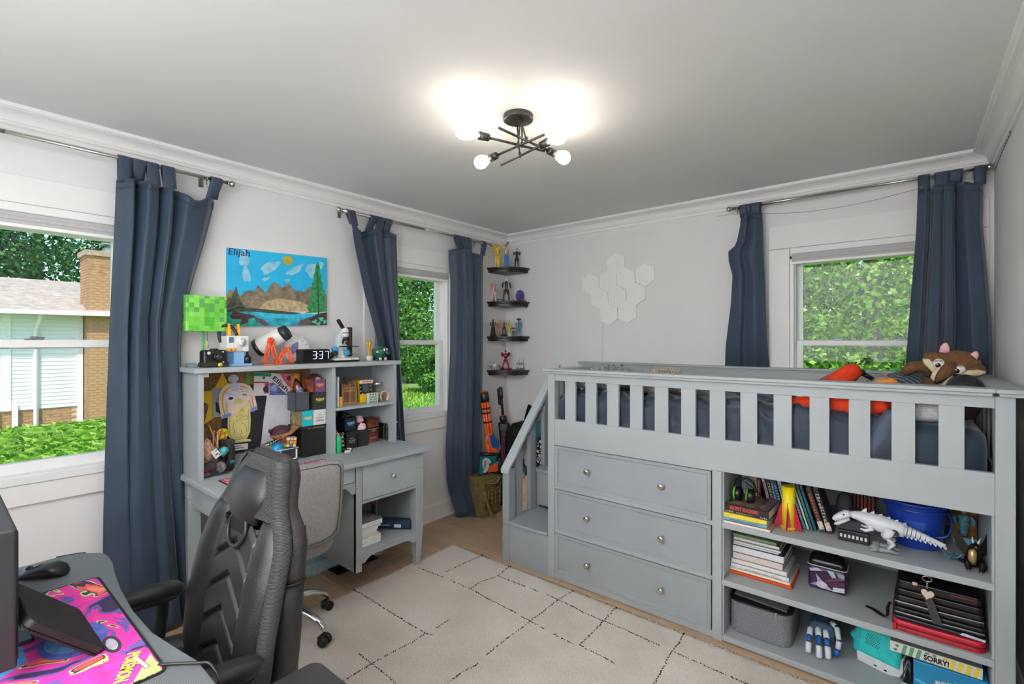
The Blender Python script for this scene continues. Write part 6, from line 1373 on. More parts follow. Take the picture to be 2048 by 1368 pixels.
t=thing('pink_plush','pink and white plush scarf spilling out of the black box','plush',(.16,-1.70,.87));crumple((.15,-1.700,.925),(.03,.036,.026),'#e6b4bd',t,'folded_end',.25,40);crumple((.195,-1.705,.878),(.026,.028,.03),'#efc9d2',t,'hanging_end',.15,40);crumple((.165,-1.72,.895),(.02,.022,.016),'#3a3436',t,'dark_stripe',.3)
for z0,z1,hx,lab,s in((Z0,.838,'#8a3a3c','red and black card tin, lowest of three at the back of the desk','POKÉMON'),(.8385,.862,'#2c2520','flat black and yellow tin in the middle of the tin pile','EX'),(.8625,.925,'#7a3a2c','dark red patterned tin on top of the tin pile',None)):
 t=thing('card_tin',lab,'tin',(.13,-1.6,z0));part('tin',B(.08,.165,-1.636,-1.552,z0,z1),mat(hx,.35,noise=.45,scale=40),t,bev=.006);part('lid_rim',B(.078,.167,-1.638,-1.550,z1-.012,z1-.008),mat('#b5a05a' if z1<.9 and z0>.8 else '#3a2a2a',.3,metal=.3),t)
 if s:scrawl(t,mat('#e9e4d8',.5,noise=0),(.1653,-1.594,(z0+z1)/2-.006),XF,UPZ,.05 if len(s)>3 else .03,.014,5)
t=thing('hard_case','black zipped hard case with yellow pull tab at the right end of the desk','case',(.18,-1.465,Z0))
part('shell',MB().prism(rpoly(-1.535,-1.437,Z0,.888,.03,6),(.08,0,0),(0,1,0),(0,0,1),(.15,0,0)),mat('#131414',.35,noise=.08,coat=.3),t,bev=.012,seg=3)
part('zip_rail',MB().tube([(.20,a,b)for a,b in rpoly(-1.537,-1.434,Z0+.002,.890,.03,6)],.0028,6,closed=True),mat('#4a4632',.4),t);part('rib',MB().tube([(.22,a,b)for a,b in rpoly(-1.536,-1.435,Z0+.002,.889,.03,6)],.0035,6,closed=True),BLK_P,t);part('pull_tab',MB().ball((.222,-1.455,.886),(.010,.018,.006),10,6),mat('#d8e04a',.4),t);part('foot_label',B(.2302,.236,-1.50,-1.465,Z0,Z0+.007),mat('#e4e4e4',.5),t)
o=part('cable',MB().tube(spline([(.20,-1.44,Z0+.003),(.19,-1.41,Z0+.010),(.15,-1.405,Z0+.004),(.09,-1.42,Z0+.003),(.055,-1.43,Z0+.003)],6),.0025,6),mat('#ededeb',.4));tag(o,'white cable running behind the black case on the desk','cable')
# ---- lower shelf, floor under the desk
zs_=.2425
for k,(h_,hx,y1,x1,lab)in enumerate(((.05,'#d7dadc',-1.775,.505,'thick white notebook at the bottom of the pile on the desk shelf'),(.012,'#e58a58',-1.79,.50,'thin orange-edged folder in the notebook pile'),(.018,'#c9d6e2',-1.80,.50,'pale blue notebook above the orange-edged folder'),(.016,'#e9ecef',-1.795,.505,'white notebook above the pale blue one'),(.014,'#dfe1e3',-1.78,.51,'light grey notebook under the top binder'),(.03,'#8b9094',-1.772,.515,'grey binder lying on top of the notebook pile'))):
 t=thing('notebook',lab,'notebook',(.36,-1.86,zs_));part('pages',B(.235,x1-.002,-1.944,y1-.002,zs_+.0015,zs_+h_-.0018),mat('#f2f2f0',.85),t);part('cover',MB().box(.233,x1,-1.945,y1,zs_,zs_+.0014).box(.233,x1,-1.945,y1,zs_+h_-.0016,zs_+h_-.0002).box(.233,.2345,-1.945,y1,zs_,zs_+h_-.0002),mat(hx,.5,noise=.03),t)
 if k==0:part('spine_print',B(x1,x1+.0006,-1.93,-1.90,zs_+.018,zs_+.022),mat('#6f7276',.5),t)
 zs_+=h_
t=thing('pencil_case','navy blue pencil case lying across the desk shelf','pencil case',(.40,-1.60,.2425),rot=frame((.40,-1.615,.2425),(.80,.55,0),(-.55,.80,0)))
part('pouch',MB().rings([[(x,w_*math.copysign(abs(math.cos(2*PI*k/20))**.5,math.cos(2*PI*k/20)),.03+.029*math.copysign(abs(math.sin(2*PI*k/20))**.5,math.sin(2*PI*k/20)))for k in range(20)]for x,w_ in((-.115,.02),(-.11,.032),(-.05,.036),(.06,.036),(.105,.033),(.115,.02))]),mat('#1d3350',.7,noise=.15,scale=50),t,local=True)
part('zip',MB().box(-.105,.105,-.003,.003,.058,.0605),BLK_P,t,local=True);part('white_label',MB().box(.01,.055,-.0375,-.036,.016,.036),mat('#e6ebf0',.6),t,local=True);part('print',MB().box(-.09,-.02,-.0375,-.0362,.026,.032),mat('#8fa9c4',.6),t,local=True)
t=thing('red_ball','small red knob-like toy at the back of the desk shelf','toy',(.16,-1.60,.2425));part('ball',MB().ball((.16,-1.60,.355),.017,14,10),mat('#a01f28',.4),t);part('stick',MB().cyl((.16,-1.60,.2425),(.16,-1.60,.34),.009,n=10),mat('#1a1a1c',.5),t)
t=thing('pale_eraser','pale green eraser block by the right leg on the desk shelf','eraser',(.47,-1.545,.2425));part('block',B(.455,.49,-1.562,-1.545,.2425,.262),mat('#bcd8cc',.6),t,bev=.003);part('sleeve',B(.4545,.478,-1.5625,-1.5445,.2424,.2625),mat('#8fb5a8',.6),t)
t=thing('floor_vent','black scrollwork floor register under the writing desk','vent',(.172,-1.755,0));VB=mat('#1f1d1b',.45,metal=.5)
part('frame',MB().box(.105,.240,-1.905,-1.885,.0,.006).box(.105,.240,-1.625,-1.605,.0,.006).box(.105,.125,-1.885,-1.625,0,.006).box(.220,.240,-1.885,-1.625,0,.006),VB,t,bev=.002);part('well',B(.125,.22,-1.885,-1.625,.0003,.0012),mat('#080808',.9),t)
for k in range(6):
 for s in(0,1):
  c=(.149+s*.047,-1.862+k*.043);part('scroll',MB().tube([(c[0]+(.021-.0011*j)*math.cos(j*.6*(1 if(k+s)%2 else-1)+k),c[1]+(.021-.0011*j)*math.sin(j*.6*(1 if(k+s)%2 else-1)+k),.004)for j in range(16)],.0022,5),VB,t)
t=thing('flat_carton','flat pale blue storage carton on the floor against the wall under the desk','carton',(.08,-2.0,0));part('carton',B(.03,.125,-2.3,-1.83,.0,.072),mat('#a9c9d8',.5,noise=.06,scale=6),t,bev=.004);part('lid_edge',B(.028,.127,-2.302,-1.828,.060,.066),mat('#bcd6e2',.5),t)
part('loose_cord',MB().tube(spline([(.128,-1.86,.05),(.129,-1.93,.066),(.13,-1.99,.05),(.134,-2.0,.02),(.14,-1.975,.006),(.135,-1.955,.03),(.129,-1.94,.055)],5),.0018,6),mat('#dfe6ea',.5),t)
t=thing('power_strip','white power strip on the floor beside the vent','power strip',(.09,-1.74,0));part('body',B(.05,.10,-1.82,-1.66,.001,.034),mat('#dfe3e6',.4),t,bev=.005)
for k in range(4):part('socket',B(.062,.088,-1.805+k*.037,-1.78+k*.037,.0338,.0346),mat('#9aa0a6',.5),t)
part('lead',MB().tube(spline([(.09,-1.66,.016),(.14,-1.63,.008),(.185,-1.585,.006),(.19,-1.545,.006),(.15,-1.52,.006),(.09,-1.52,.006),(.03,-1.53,.02)],6),.0048,8),mat('#e6e8ea',.4),t)
# --- figurines on the corner shelves
FZ=math.radians(42)
S1,S2,S3,S4=2.1125,1.8035,1.4885,1.1805
t=thing('wrapped_trophy','gold foil-wrapped trophy on the left of the topmost corner shelf','trophy',(.065,-.215,S1),FZ)
part('base',MB().box(-.032,.032,-.02,.02,0,.012),mat('#d9d5cc',.4),t,local=True,bev=.002);part('stem',MB().cyl((-.012,0,.012),(-.012,0,.10),.007,n=10),mat('#d8c79a',.4),t,local=True)
crumple((.016,0,.075),(.020,.018,.066),'#d7a92a',t,'foil',.45,90).location=(0,0,0)
crumple((0,0,.165),(.034,.026,.045),'#d9ad2e',t,'foil',.45,90)
t=thing('sports_trophy','tall trophy with blue column and small metal athlete, middle of the top corner shelf','trophy',(.112,-.135,S1),FZ)
part('base',MB().box(-.034,.034,-.02,.02,0,.014),mat('#d8d6d0',.3),t,local=True,bev=.002);part('column',MB().box(-.020,.020,-.015,.015,.014,.118),mat('#1a66ae',.2,noise=.3,scale=60),t,local=True,bev=.002)
for x in(-.021,-.026):part('column_edge',MB().box(x-.0022,x+.0022,-.014,.014,.014,.118),mat('#3a3028' if x>-.024 else '#cfae5a',.3,metal=.3),t,local=True)
GS=mat('#b9a988',.25,metal=.7,noise=.2)
at=MB().tube([(-.006,0,.118),(-.008,0,.15),(.0,0,.175),(.004,0,.21),(.006,0,.22)],[.007,.008,.011,.011,.006],9).tube([(.012,0,.118),(.012,0,.148),(.003,0,.175)],[.006,.008,.009],8).tube([(.0,0,.212),(-.022,-.005,.20),(-.034,-.008,.178)],[.006,.005,.003],7).tube([(.008,0,.212),(.022,0,.225),(.016,0,.245)],[.006,.005,.004],7).ball((.008,0,.236),(.010,.010,.012),10,7)
part('athlete',at,GS,t,local=True)
figure('figurine','black-suited figurine with raised hands at the right of the topmost corner shelf','figurine',(.176,-.062,S1),.187,'#17171a','#1a1a1c','#cfa98e',FZ,((0.1,1.0),(0.1,1.0)),.08,hair='#4a3a2c',group='figurines on the corner shelves')
def wrap(t,S,h):part('shawl',MB().tube([S(-.22,-.05,.98),S(-.12,-.02,.86),S(.05,0,.80),S(.20,-.03,.62),S(.34,-.05,.48)],[.01*h,.05*h,.06*h,.035*h,.012*h],8),mat('#9c7f78',.6),t,local=True)
figure('figurine','pale pink figurine with a shawl at the left of the second corner shelf','figurine',(.068,-.258,S2),.168,'#d9a3a0','#dcb0ac','#d8a59c',FZ,((0.3,.6),(0.5,.1)),.10,wrap,hair='#8a5a54',group='figurines on the corner shelves')
def feet(t,S,h):
 part('branch',MB().tube([S(-.55,-.1,.03),S(-.3,-.12,.10),S(-.12,-.08,.08),S(-.02,-.1,.02)],[.008*h,.018*h,.02*h,.01*h],7),mat('#2a2421',.6),t,local=True);part('tuft',MB().tube([S(.18,-.1,.02),S(.28,-.06,.10),S(.38,-.1,.03),S(.48,-.08,.08)],[.01*h,.022*h,.018*h,.004*h],7),mat('#3a322c',.7),t,local=True)
figure('figurine','tall dark-dressed figurine with bare branch at its feet, middle of the second corner shelf','figurine',(.105,-.128,S2),.225,'#2a2828','#3a3833','#d6cfc8',FZ,((0.2,-.3),(0.3,-.3)),.12,feet,hair='#c9c2ba',group='figurines on the corner shelves')
t=thing('scaly_egg','blue and purple scaly egg on dark stand, right end of the second corner shelf','egg',(.197,-.045,S2),FZ)
def egg_m():
 m,nt,b=new_mat('egg_scales');tc=node(nt,'ShaderNodeTexCoord');sp=node(nt,'ShaderNodeSeparateXYZ');mr=node(nt,'ShaderNodeMapRange');mr.inputs['From Max'].default_value=.115;r=ramp(nt,[(.1,'#4a2a5c'),(.5,'#5a3f86'),(.9,'#2b5f9c')])
 nt.links.new(tc.outputs['Object'],sp.inputs[0]);nt.links.new(sp.outputs['Z'],mr.inputs[0]);nt.links.new(mr.outputs[0],r.inputs[0]);nt.links.new(r.outputs[0],b.inputs['Base Color']);b.inputs['Roughness'].default_value=.3;b.inputs['Metallic'].default_value=.3
 return m
EM=egg_m();er=lambda z:.036*math.sqrt(max(0,1-((z-.057)/.054)**2))*(1.04-z*.8)
part('egg',MB().lathe([(er(z)-.002,z)for z in[.0035+.107*k/18 for k in range(19)]],(0,0,0),24),EM,t,local=True)
sc_=MB()
for k in range(13):
 z=.010+k*.0078;r_=er(z);n_=max(5,int(r_*2*PI/.009))
 for j in range(n_):
  a=2*PI*(j+.5*(k%2))/n_;c,s=math.cos(a),math.sin(a);sc_.add([(c*r_-s*.0042,s*r_+c*.0042,z),(c*(r_+.003),s*(r_+.003),z+.001),(c*r_+s*.0042,s*r_-c*.0042,z),(c*er(z+.010),s*er(z+.010),z+.010),(c*(r_+.0025),s*(r_+.0025),z-.005)],[(0,1,3),(1,2,3),(0,4,1),(1,4,2)])
part('scales',sc_,EM,t,local=True,kind='stuff',fix=False)
part('stand',MB().tube([(.03*math.cos(a),.03*math.sin(a),.008)for a in[2*PI*k/16 for k in range(16)]],.006,6,closed=True),mat('#2a2230',.5),t,local=True)
t=thing('hanging_charm','dark charm on a cord hanging off the right end of the second corner shelf','charm',(.252,-.028,S2));part('cord',MB().tube(spline([(.235,-.04,S2+.006),(.262,-.045,S2+.008),(.274,-.045,S2-.01),(.272,-.045,S2-.045)],5),.0035,6),mat('#33302f',.6),t);part('charm',MB().ball((.272,-.045,S2-.053),(.006,.006,.009),8,6),mat('#55514e',.4,metal=.4),t)
def cloak(t,S,h):part('cloak',MB().tube([S(0,.05,.84),S(0,.05,.70),S(0,.06,.4),S(0,.07,.12),S(0,.07,.0)],[.10*h,.16*h,.20*h,.27*h,.32*h],14,flat=.55),mat('#131315',.6),t,local=True)
figure('figurine','black cloaked figurine at the left of the third corner shelf','figurine',(.073,-.275,S3),.155,'#1b1b1d','#19191b','#222224',FZ,((0.3,.2),(0.3,.2)),.10,cloak,group='figurines on the corner shelves')
figure('figurine','orange and brown figurine second from left on the third corner shelf','figurine',(.075,-.183,S3),.148,'#c9713a','#b98a5a','#cf8a6a',FZ,((0.5,.1),(0.4,.0)),.10,hair='#c86a3a',group='figurines on the corner shelves')
figure('figurine','dark teal figurine with pale crown, third from left on the third corner shelf','figurine',(.098,-.148,S3),.148,'#24424c','#1d2f38','#b9a898',FZ,((0.4,.0),(0.5,.0)),.12,hair='#a8a49a',base=(.032,.022,'#1e1e20'),group='figurines on the corner shelves')
figure('figurine','slim gold statuette on a white block, middle of the third corner shelf','figurine',(.125,-.112,S3),.152,'#d2b02e','#d6b63a','#dcc04e',FZ,((0.7,.1),(0.7,.1)),.04,base=(.020,.024,'#e6e4de'),metal=.4,group='figurines on the corner shelves')
t=thing('toy_mushroom','small toy table with red and cream top beside the gold statuette','toy',(.150,-.082,S3),FZ);part('top',MB().lathe([(0,.052),(.026,.052),(.030,.060),(.028,.068),(0,.070)],(0,0,0),18),mat('#d9b08a',.5,noise=.1),t,local=True);part('red_rim',MB().lathe([(0,.070),(.029,.069),(.024,.078),(0,.080)],(0,0,0),18),mat('#4a2422',.4),t,local=True);part('stem',MB().lathe([(0,0),(.018,0),(.012,.012),(.010,.04),(.014,.052),(0,.052)],(0,0,0),14),mat('#6f6b62',.5,noise=.3),t,local=True)
def hat(t,S,h):part('hat',MB().tube([S(-.15,0,.97),S(-.08,0,1.0),S(0,0,.985),S(.09,0,.99),S(.13,0,.95)],[.015*h,.045*h,.07*h,.045*h,.01*h],8),mat('#2f3136',.6),t,local=True)
figure('figurine','blue-coated figurine in a dark hat at the right end of the third corner shelf','figurine',(.186,-.045,S3),.158,'#2f7fae','#3a8fbe','#4a4440',FZ,((0.3,-.1),(0.3,-.1)),.10,hat,group='figurines on the corner shelves')
figure('figurine','small grey-blue block robot figurine at the left of the lowest corner shelf','robot figurine',(.069,-.308,S4),.088,'#7f8c94','#6b767e','#4f585e',FZ,((0.3,.1),(0.4,.0)),.14,lambda t,S,h:part('chest_box',MB().cbox(S(0,-.03,.66),(.34*h,.2*h,.3*h)),mat('#8c9aa2',.4),t,local=True,bev=.003),group='small robots on the lowest corner shelf')
figure('figurine','small white and black robot figurine beside the grey-blue robot on the lowest corner shelf','robot figurine',(.069,-.252,S4),.072,'#e2e2e0','#d4d4d2','#3a3a3c',FZ,((0.4,.1),(0.4,.1)),.14,lambda t,S,h:part('white_plate',MB().cbox(S(.02,-.05,.62),(.4*h,.2*h,.34*h)),mat('#ececea',.35),t,local=True,bev=.003),group='small robots on the lowest corner shelf')
t=thing('toy_chair','tiny black toy chair by the red figurine on the lowest corner shelf','toy',(.085,-.20,S4),FZ);part('seat',MB().box(-.010,.010,-.010,.010,.016,.020).box(-.010,.010,.008,.011,.02,.045),BLK_P,t,local=True)
for sx in(-1,1):
 for sy in(-1,1):part('leg',MB().box(sx*.008-.0015,sx*.008+.0015,sy*.008-.0015,sy*.008+.0015,0,.016),BLK_P,t,local=True)
def armour(t,S,h):
 m=mat('#8f1420',.25,metal=.4,noise=.15)
 part('shoulder_plate',MB().ball(S(-.165,-.01,.80),(.07*h,.07*h,.075*h),10,8).ball(S(.165,-.01,.80),(.075*h,.07*h,.08*h),10,8),m,t,local=True)
 part('boot',MB().ball(S(-.16,-.03,.07),(.10*h,.10*h,.075*h),10,8).ball(S(.18,-.04,.06),(.13*h,.11*h,.065*h),10,8),m,t,local=True);part('chest_plate',MB().ball(S(0,-.03,.70),(.125*h,.085*h,.12*h),12,8,.8),m,t,local=True)
 part('chest_light',MB().ball(S(0,-.112,.72),(.018*h,.01*h,.018*h),8,6),mat('#e8e2d8',.3),t,local=True)
figure('figurine','red armoured figurine with one arm out on the lowest corner shelf','figurine',(.112,-.145,S4),.185,'#8f1420','#98202a','#6a4a4a',FZ,((1.1,.5),(0.2,1.0)),.15,armour,metal=.3,group='figurines on the corner shelves')
for k in range(3):
 t=thing('chess_piece',['grey and white winged chess figure, left of three at the right of lowest corner shelf','grey and white winged chess figure, middle of three at the right of lowest corner shelf','grey and white winged chess figure, right of three at the lowest corner shelf'][k],'figurine',(.178+k*.023,-.052+k*.008-.006,S4),FZ,'chess figures on the lowest corner shelf')
 part('base',MB().lathe([(0,0),(.011,0),(.011,.012),(.007,.022),(.006,.05),(.008,.06),(0,.062)],(0,0,0),12),mat('#77756f',.5,noise=.3),t,local=True);part('wing',MB().ball((0,-.004,.03),(.012,.008,.016),8,6),mat('#dedcd6',.5),t,local=True);part('head',MB().lathe([(0,.062),(.008,.066),(.006,.08),(.004,.088),(.005,.10),(0,.106)],(0,0,0),10),mat('#d5d3cd',.5),t,local=True)
 # --- toys standing on the floor in the corner
OR2=mat('#f0682a',.4,noise=.04);BL2=mat('#1f5fae',.4,noise=.04)
t=thing('toolbag','khaki canvas tool bag with straps on the floor behind the curtain hem','bag',(.18,-.51,0));KH=mat('#6f6238',.85,noise=.15,scale=40,bump=.4,bscale=250);KH2=mat('#85774a',.85,noise=.15,scale=40)
part('body',MB().hexa([(.05,-.65,.002),(.295,-.65,.002),(.295,-.425,.002),(.05,-.425,.002)],[(.04,-.655,.325),(.305,-.655,.325),(.305,-.415,.31),(.04,-.415,.31)]),KH,t,bev=.012,seg=3)
for z in(.285,.20,.16,.12):part('webbing',B(.298,.306,-.645,-.43,z,z+.018),KH2 if z>.25 else KH,t,bev=.002)
part('handle',MB().tube(spline([(.305,-.63,.29),(.325,-.57,.275),(.33,-.52,.28),(.322,-.47,.30),(.306,-.44,.292)],6),.011,8,flat=.5),KH2,t);part('hanging_strap',MB().tube(spline([(.31,-.645,.22),(.325,-.63,.14),(.335,-.60,.06),(.345,-.575,.004)],5),.014,8,flat=.3),KH2,t);part('buckle',B(.306,.313,-.505,-.475,.235,.25),mat('#3a3624',.5),t,bev=.002)
for k in range(5):part('loop_stitch',B(.3005,.3085,-.64+k*.045,-.635+k*.045,.10,.22),KH2,t)
t=thing('school_folder','black-edged teal folder with a white horse-head crest sticking out of the tool bag','folder',(.23,-.45,.325));part('folder',MB().hexa([(.200,-.60,.327),(.206,-.60,.327),(.206,-.365,.327),(.200,-.365,.327)],[(.215,-.60,.525),(.221,-.60,.525),(.221,-.362,.475),(.215,-.362,.475)]),mat('#1c2130',.6),t);part('teal_panel',MB().hexa([(.2066,-.60,.33),(.2078,-.60,.33),(.2078,-.392,.33),(.2066,-.392,.33)],[(.2178,-.60,.487),(.219,-.60,.487),(.219,-.392,.453),(.2178,-.392,.453)]),mat('#1c7c84',.6,noise=.06),t)
hp_=[(-.535,.34),(-.51,.36),(-.50,.385),(-.505,.41),(-.485,.405),(-.475,.415),(-.485,.435),(-.515,.455),(-.54,.465),(-.57,.455),(-.585,.43),(-.58,.40),(-.57,.375),(-.575,.345)]
card('horse_crest',[(a+.01,b)for a,b in hp_],.2185,mat('#e8ebec',.6,noise=.1),t);card('crest_eye',cpoly(-.505,.428,.004,.004,8),.2200,mat('#1c2130',.6),t)
for k in range(3):card('mane_line',[(-.562+k*.012,.36+k*.01),(-.558+k*.012,.36+k*.01),(-.548+k*.01,.44),(-.552+k*.01,.44)],.2200,mat('#5f6a72',.6),t)
card('border',[(-.60,.518),(-.366,.470),(-.366,.464),(-.60,.511)],.2180,mat('#b9bcc4',.5),t);scrawl(t,mat('#d9dde0',.5,noise=0),(.2215,-.52,.496),(0,1,-.1),UPZ,.07,.008,8)
t=thing('orange_blaster','orange and black multi-barrel toy blaster leaning behind the curtain','toy blaster',(.165,-.375,.40),rot=frame((.165,-.375,.40),(.0,1,.10),(-.10,-.08,1)))
part('muzzle',MB().lathe([(0,.52),(.038,.52),(.042,.53),(.042,.60),(.036,.607),(.030,.604),(0,.604)],(0,0,0),20,'y'),BLK_P,t,local=True)
for k in range(6):
 a=k*PI/3+.5;part('barrel',MB().cyl((.026*math.cos(a),.10,.026*math.sin(a)),(.026*math.cos(a),.53,.026*math.sin(a)),.0105,n=10),OR2,t,local=True);part('barrel_tip',MB().cyl((.024*math.cos(a),.60,.024*math.sin(a)),(.024*math.cos(a),.615,.024*math.sin(a)),.009,n=10),OR2,t,local=True)
for y in(.22,.34,.42,.46):part('clamp',MB().lathe([(0,y),(.041,y),(.041,y+.012),(0,y+.012)],(0,0,0),18,'y'),BLK_P,t,local=True)
part('core',MB().cyl((0,.08,0),(0,.53,0),.015,n=12),BLK_P,t,local=True);part('body',MB().box(-.05,.05,-.36,.10,-.03,.03),mat('#2a2a2c',.5),t,local=True,bev=.012)
t=thing('blue_orange_blaster','orange and blue toy blaster standing grip-up in the tool bag','toy blaster',(.20,-.425,.34),rot=frame((.20,-.425,.34),(.05,1,-.10),(-.10,.10,1)))
part('frame',MB().prism([(-.065,-.02),(.055,-.02),(.06,.10),(.04,.19),(.0,.20),(-.02,.30),(-.06,.31),(-.07,.2),(-.05,.12)],(0,0,-.018),(1,0,0),(0,1,0),(0,0,.036)),OR2,t,local=True,bev=.006)
part('blue_top',MB().prism([(-.03,.19),(.055,.17),(.07,.24),(.03,.255),(.0,.29),(-.05,.30),(-.055,.27)],(0,0,-.022),(1,0,0),(0,1,0),(0,0,.044)),BL2,t,local=True,bev=.006);part('trigger_well',MB().box(-.015,.015,.08,.12,.0185,.0195),BLK_P,t,local=True);part('blue_catch',MB().box(.058,.085,.03,.09,-.016,.016),BL2,t,local=True,bev=.004);part('side_dart',MB().cyl((-.07,.22,.012),(-.08,.30,.012),.010,n=10),OR2,t,local=True)
t=thing('small_blaster','small grey and maroon toy blaster between the orange ones and the black rifle','toy blaster',(.165,-.245,.45),rot=frame((.165,-.245,.45),(.4,.9,-.1),(-.22,-.16,1)))
part('barrel',MB().box(-.015,.015,-.1,.20,-.014,.014),mat('#6a3a3e',.5,noise=.1),t,local=True,bev=.003);part('head',MB().box(-.03,.024,.19,.25,-.02,.02),mat('#55565a',.5),t,local=True,bev=.006);part('handle',MB().box(-.013,.013,-.45,-.10,-.012,.012),mat('#2b2b2d',.5),t,local=True)
for k in range(6):part('vent_hole',MB().box(-.006,.006,-.02+k*.03,-.008+k*.03,.0142,.0150),BLK_P,t,local=True)
t=thing('black_toy_rifle','long black toy rifle with orange details standing barrel-up in the corner','toy blaster',(.125,-.15,.42),rot=frame((.125,-.15,.42),(.97,.1,.12),(-.125,.0,1)))
part('barrel',MB().cyl((.0,.33,0),(0,.56,0),.013,n=14),BLK_P,t,local=True);part('muzzle',MB().lathe([(0,.50),(.018,.50),(.021,.52),(.021,.59),(.016,.60),(0,.60)],(0,0,0),16,'y'),BLK_P,t,local=True);part('orange_tip',MB().lathe([(0,.60),(.017,.60),(.014,.608),(0,.608)],(0,0,0),16,'y'),OR2,t,local=True);part('barrel_shroud',MB().box(-.035,-.012,.44,.59,-.010,.010),BLK_P,t,local=True,bev=.004)
part('receiver',MB().prism([(-.04,-.05),(.045,-.05),(.055,.06),(.06,.26),(.02,.30),(-.05,.28),(-.045,.1)],(0,0,-.022),(1,0,0),(0,1,0),(0,0,.044)),mat('#222224',.45,noise=.08),t,local=True,bev=.005);part('collar',MB().lathe([(0,.29),(.032,.29),(.034,.30),(.034,.33),(.026,.345),(0,.345)],(0,0,0),14,'y'),BLK_P,t,local=True);part('orange_ring',MB().lathe([(.030,.338),(.0345,.340),(.0345,.347),(.028,.348)],(0,0,0),14,'y'),mat('#c0624a',.5),t,local=True)
part('orange_switch',MB().box(.01,.045,.03,.05,.0225,.026),OR2,t,local=True,bev=.001);part('orange_grip',MB().prism([(-.02,-.09),(.07,-.12),(.075,-.05),(.0,-.04)],(0,0,-.014),(1,0,0),(0,1,0),(0,0,.034)),mat('#d8842e',.4),t,local=True,bev=.004);part('stock',MB().box(-.025,.025,-.42,-.05,-.015,.015),BLK_P,t,local=True,bev=.006)
part('side_rail',MB().box(-.02,.035,.12,.25,.0222,.028),mat('#33363a',.5),t,local=True,bev=.003)
t=thing('skeleton_stock_blaster','black toy blaster turned stock-up with an open orange shoulder stock','toy blaster',(.29,-.17,.60),rot=frame((.29,-.17,.60),(.75,.0,-.5),(-.36,0,1)))
part('stock_frame',MB().prism([(-.075,.30),(.055,.335),(.06,.315),(.06,.02),(.03,.0),(-.05,.20)],(0,0,-.012),(1,0,0),(0,1,0),(0,0,.020)),BLK_P,t,local=True,bev=.003);part('orange_insert',MB().prism([(-.01,.285),(.048,.30),(.05,.06),(.035,.05)],(0,0,.0085),(1,0,0),(0,1,0),(0,0,.006)),OR2,t,local=True,bev=.002);part('opening',MB().prism([(.008,.265),(.035,.272),(.038,.15),(.028,.145)],(0,0,.0148),(1,0,0),(0,1,0),(0,0,.001)),mat('#d9d4cd',.7),t,local=True);part('body',MB().prism([(-.12,.05),(-.02,.17),(.05,.05),(.08,-.15),(.06,-.56),(-.06,-.56),(-.10,-.15)],(0,0,-.02),(1,0,0),(0,1,0),(0,0,.04)),mat('#1d1d1f',.5,noise=.1),t,local=True,bev=.008);part('scope',MB().cyl((-.05,.02,.03),(.05,.03,.03),.024,.028,14),mat('#2d2e31',.4),t,local=True)
t=thing('teal_throw','dark teal knitted throw heaped behind the step rail','blanket',(.40,-.28,0));crumple((.40,-.30,.22),(.075,.08,.22),'#2f6670',t,'cloth',.3,60);crumple((.42,-.33,.42),(.04,.05,.05),'#8a4a2c',t,'brown_fold',.3)
t=thing('teal_blaster','dark teal toy blaster with rounded head behind the step rail','toy blaster',(.50,-.20,0));part('head',MB().prism(rpoly(.455,.545,.61,.755,.03),(0,-.20,0),(1,0,0),(0,0,1),(0,.04,0)),mat('#2a5f66',.4),t,bev=.008);part('handle',MB().tube([(.50,-.18,.62),(.495,-.18,.45),(.47,-.17,.20),(.46,-.17,0)],[.02,.018,.02,.022],10),mat('#3a3a40',.5),t)
for k in range(5):part('grip_ridge',B(.462,.476,-.2035,-.20,.63+k*.02,.638+k*.02),mat('#b9c9c9',.5),t)
t=thing('dotted_cushion','black and white patterned cushion behind the step rail','cushion',(.56,-.18,.26))
def patch_m():
 m,nt,b=new_mat('black_white_patches');tc=node(nt,'ShaderNodeTexCoord');vo=node(nt,'ShaderNodeTexVoronoi',feature='DISTANCE_TO_EDGE');vo.inputs['Scale'].default_value=26;r=ramp(nt,[(.0,'#15161a'),(.12,'#e8ebee')],'CONSTANT');nt.links.new(tc.outputs['Object'],vo.inputs['Vector']);nt.links.new(vo.outputs[0],r.inputs[0]);nt.links.new(r.outputs[0],b.inputs['Base Color']);b.inputs['Roughness'].default_value=.85
 return m
part('cushion',MB().ball((.56,-.13,.49),(.14,.07,.15),20,14,.75),patch_m(),t);part('box_below',B(.45,.70,-.2,-.05,0,.35),mat('#3a4046',.7),t)
t=thing('pig_plush','big peach plush animal with dark eye sitting behind the step balusters','plush toy',(.62,-.50,0));PE=mat('#e6bb9c',.9,noise=.05,bump=.3,bscale=300)
part('body',MB().ball((.64,-.44,.17),(.19,.16,.172),22,16).ball((.60,-.46,.31),(.07,.06,.06),14,10),PE,t);part('eye',MB().ball((.630,-.600,.235),(.017,.010,.019),12,8),mat('#1c1210',.15),t);part('snout',MB().ball((.69,-.60,.17),(.055,.035,.045),14,10),mat('#efd0b8',.9),t);part('ear',MB().ball((.585,-.50,.37),(.025,.02,.035),10,8),mat('#d98f86',.9),t)
for x in(.55,.70):part('foot',MB().ball((x,-.60,.04),(.05,.05,.04),12,8),mat('#eecdb2',.9),t)
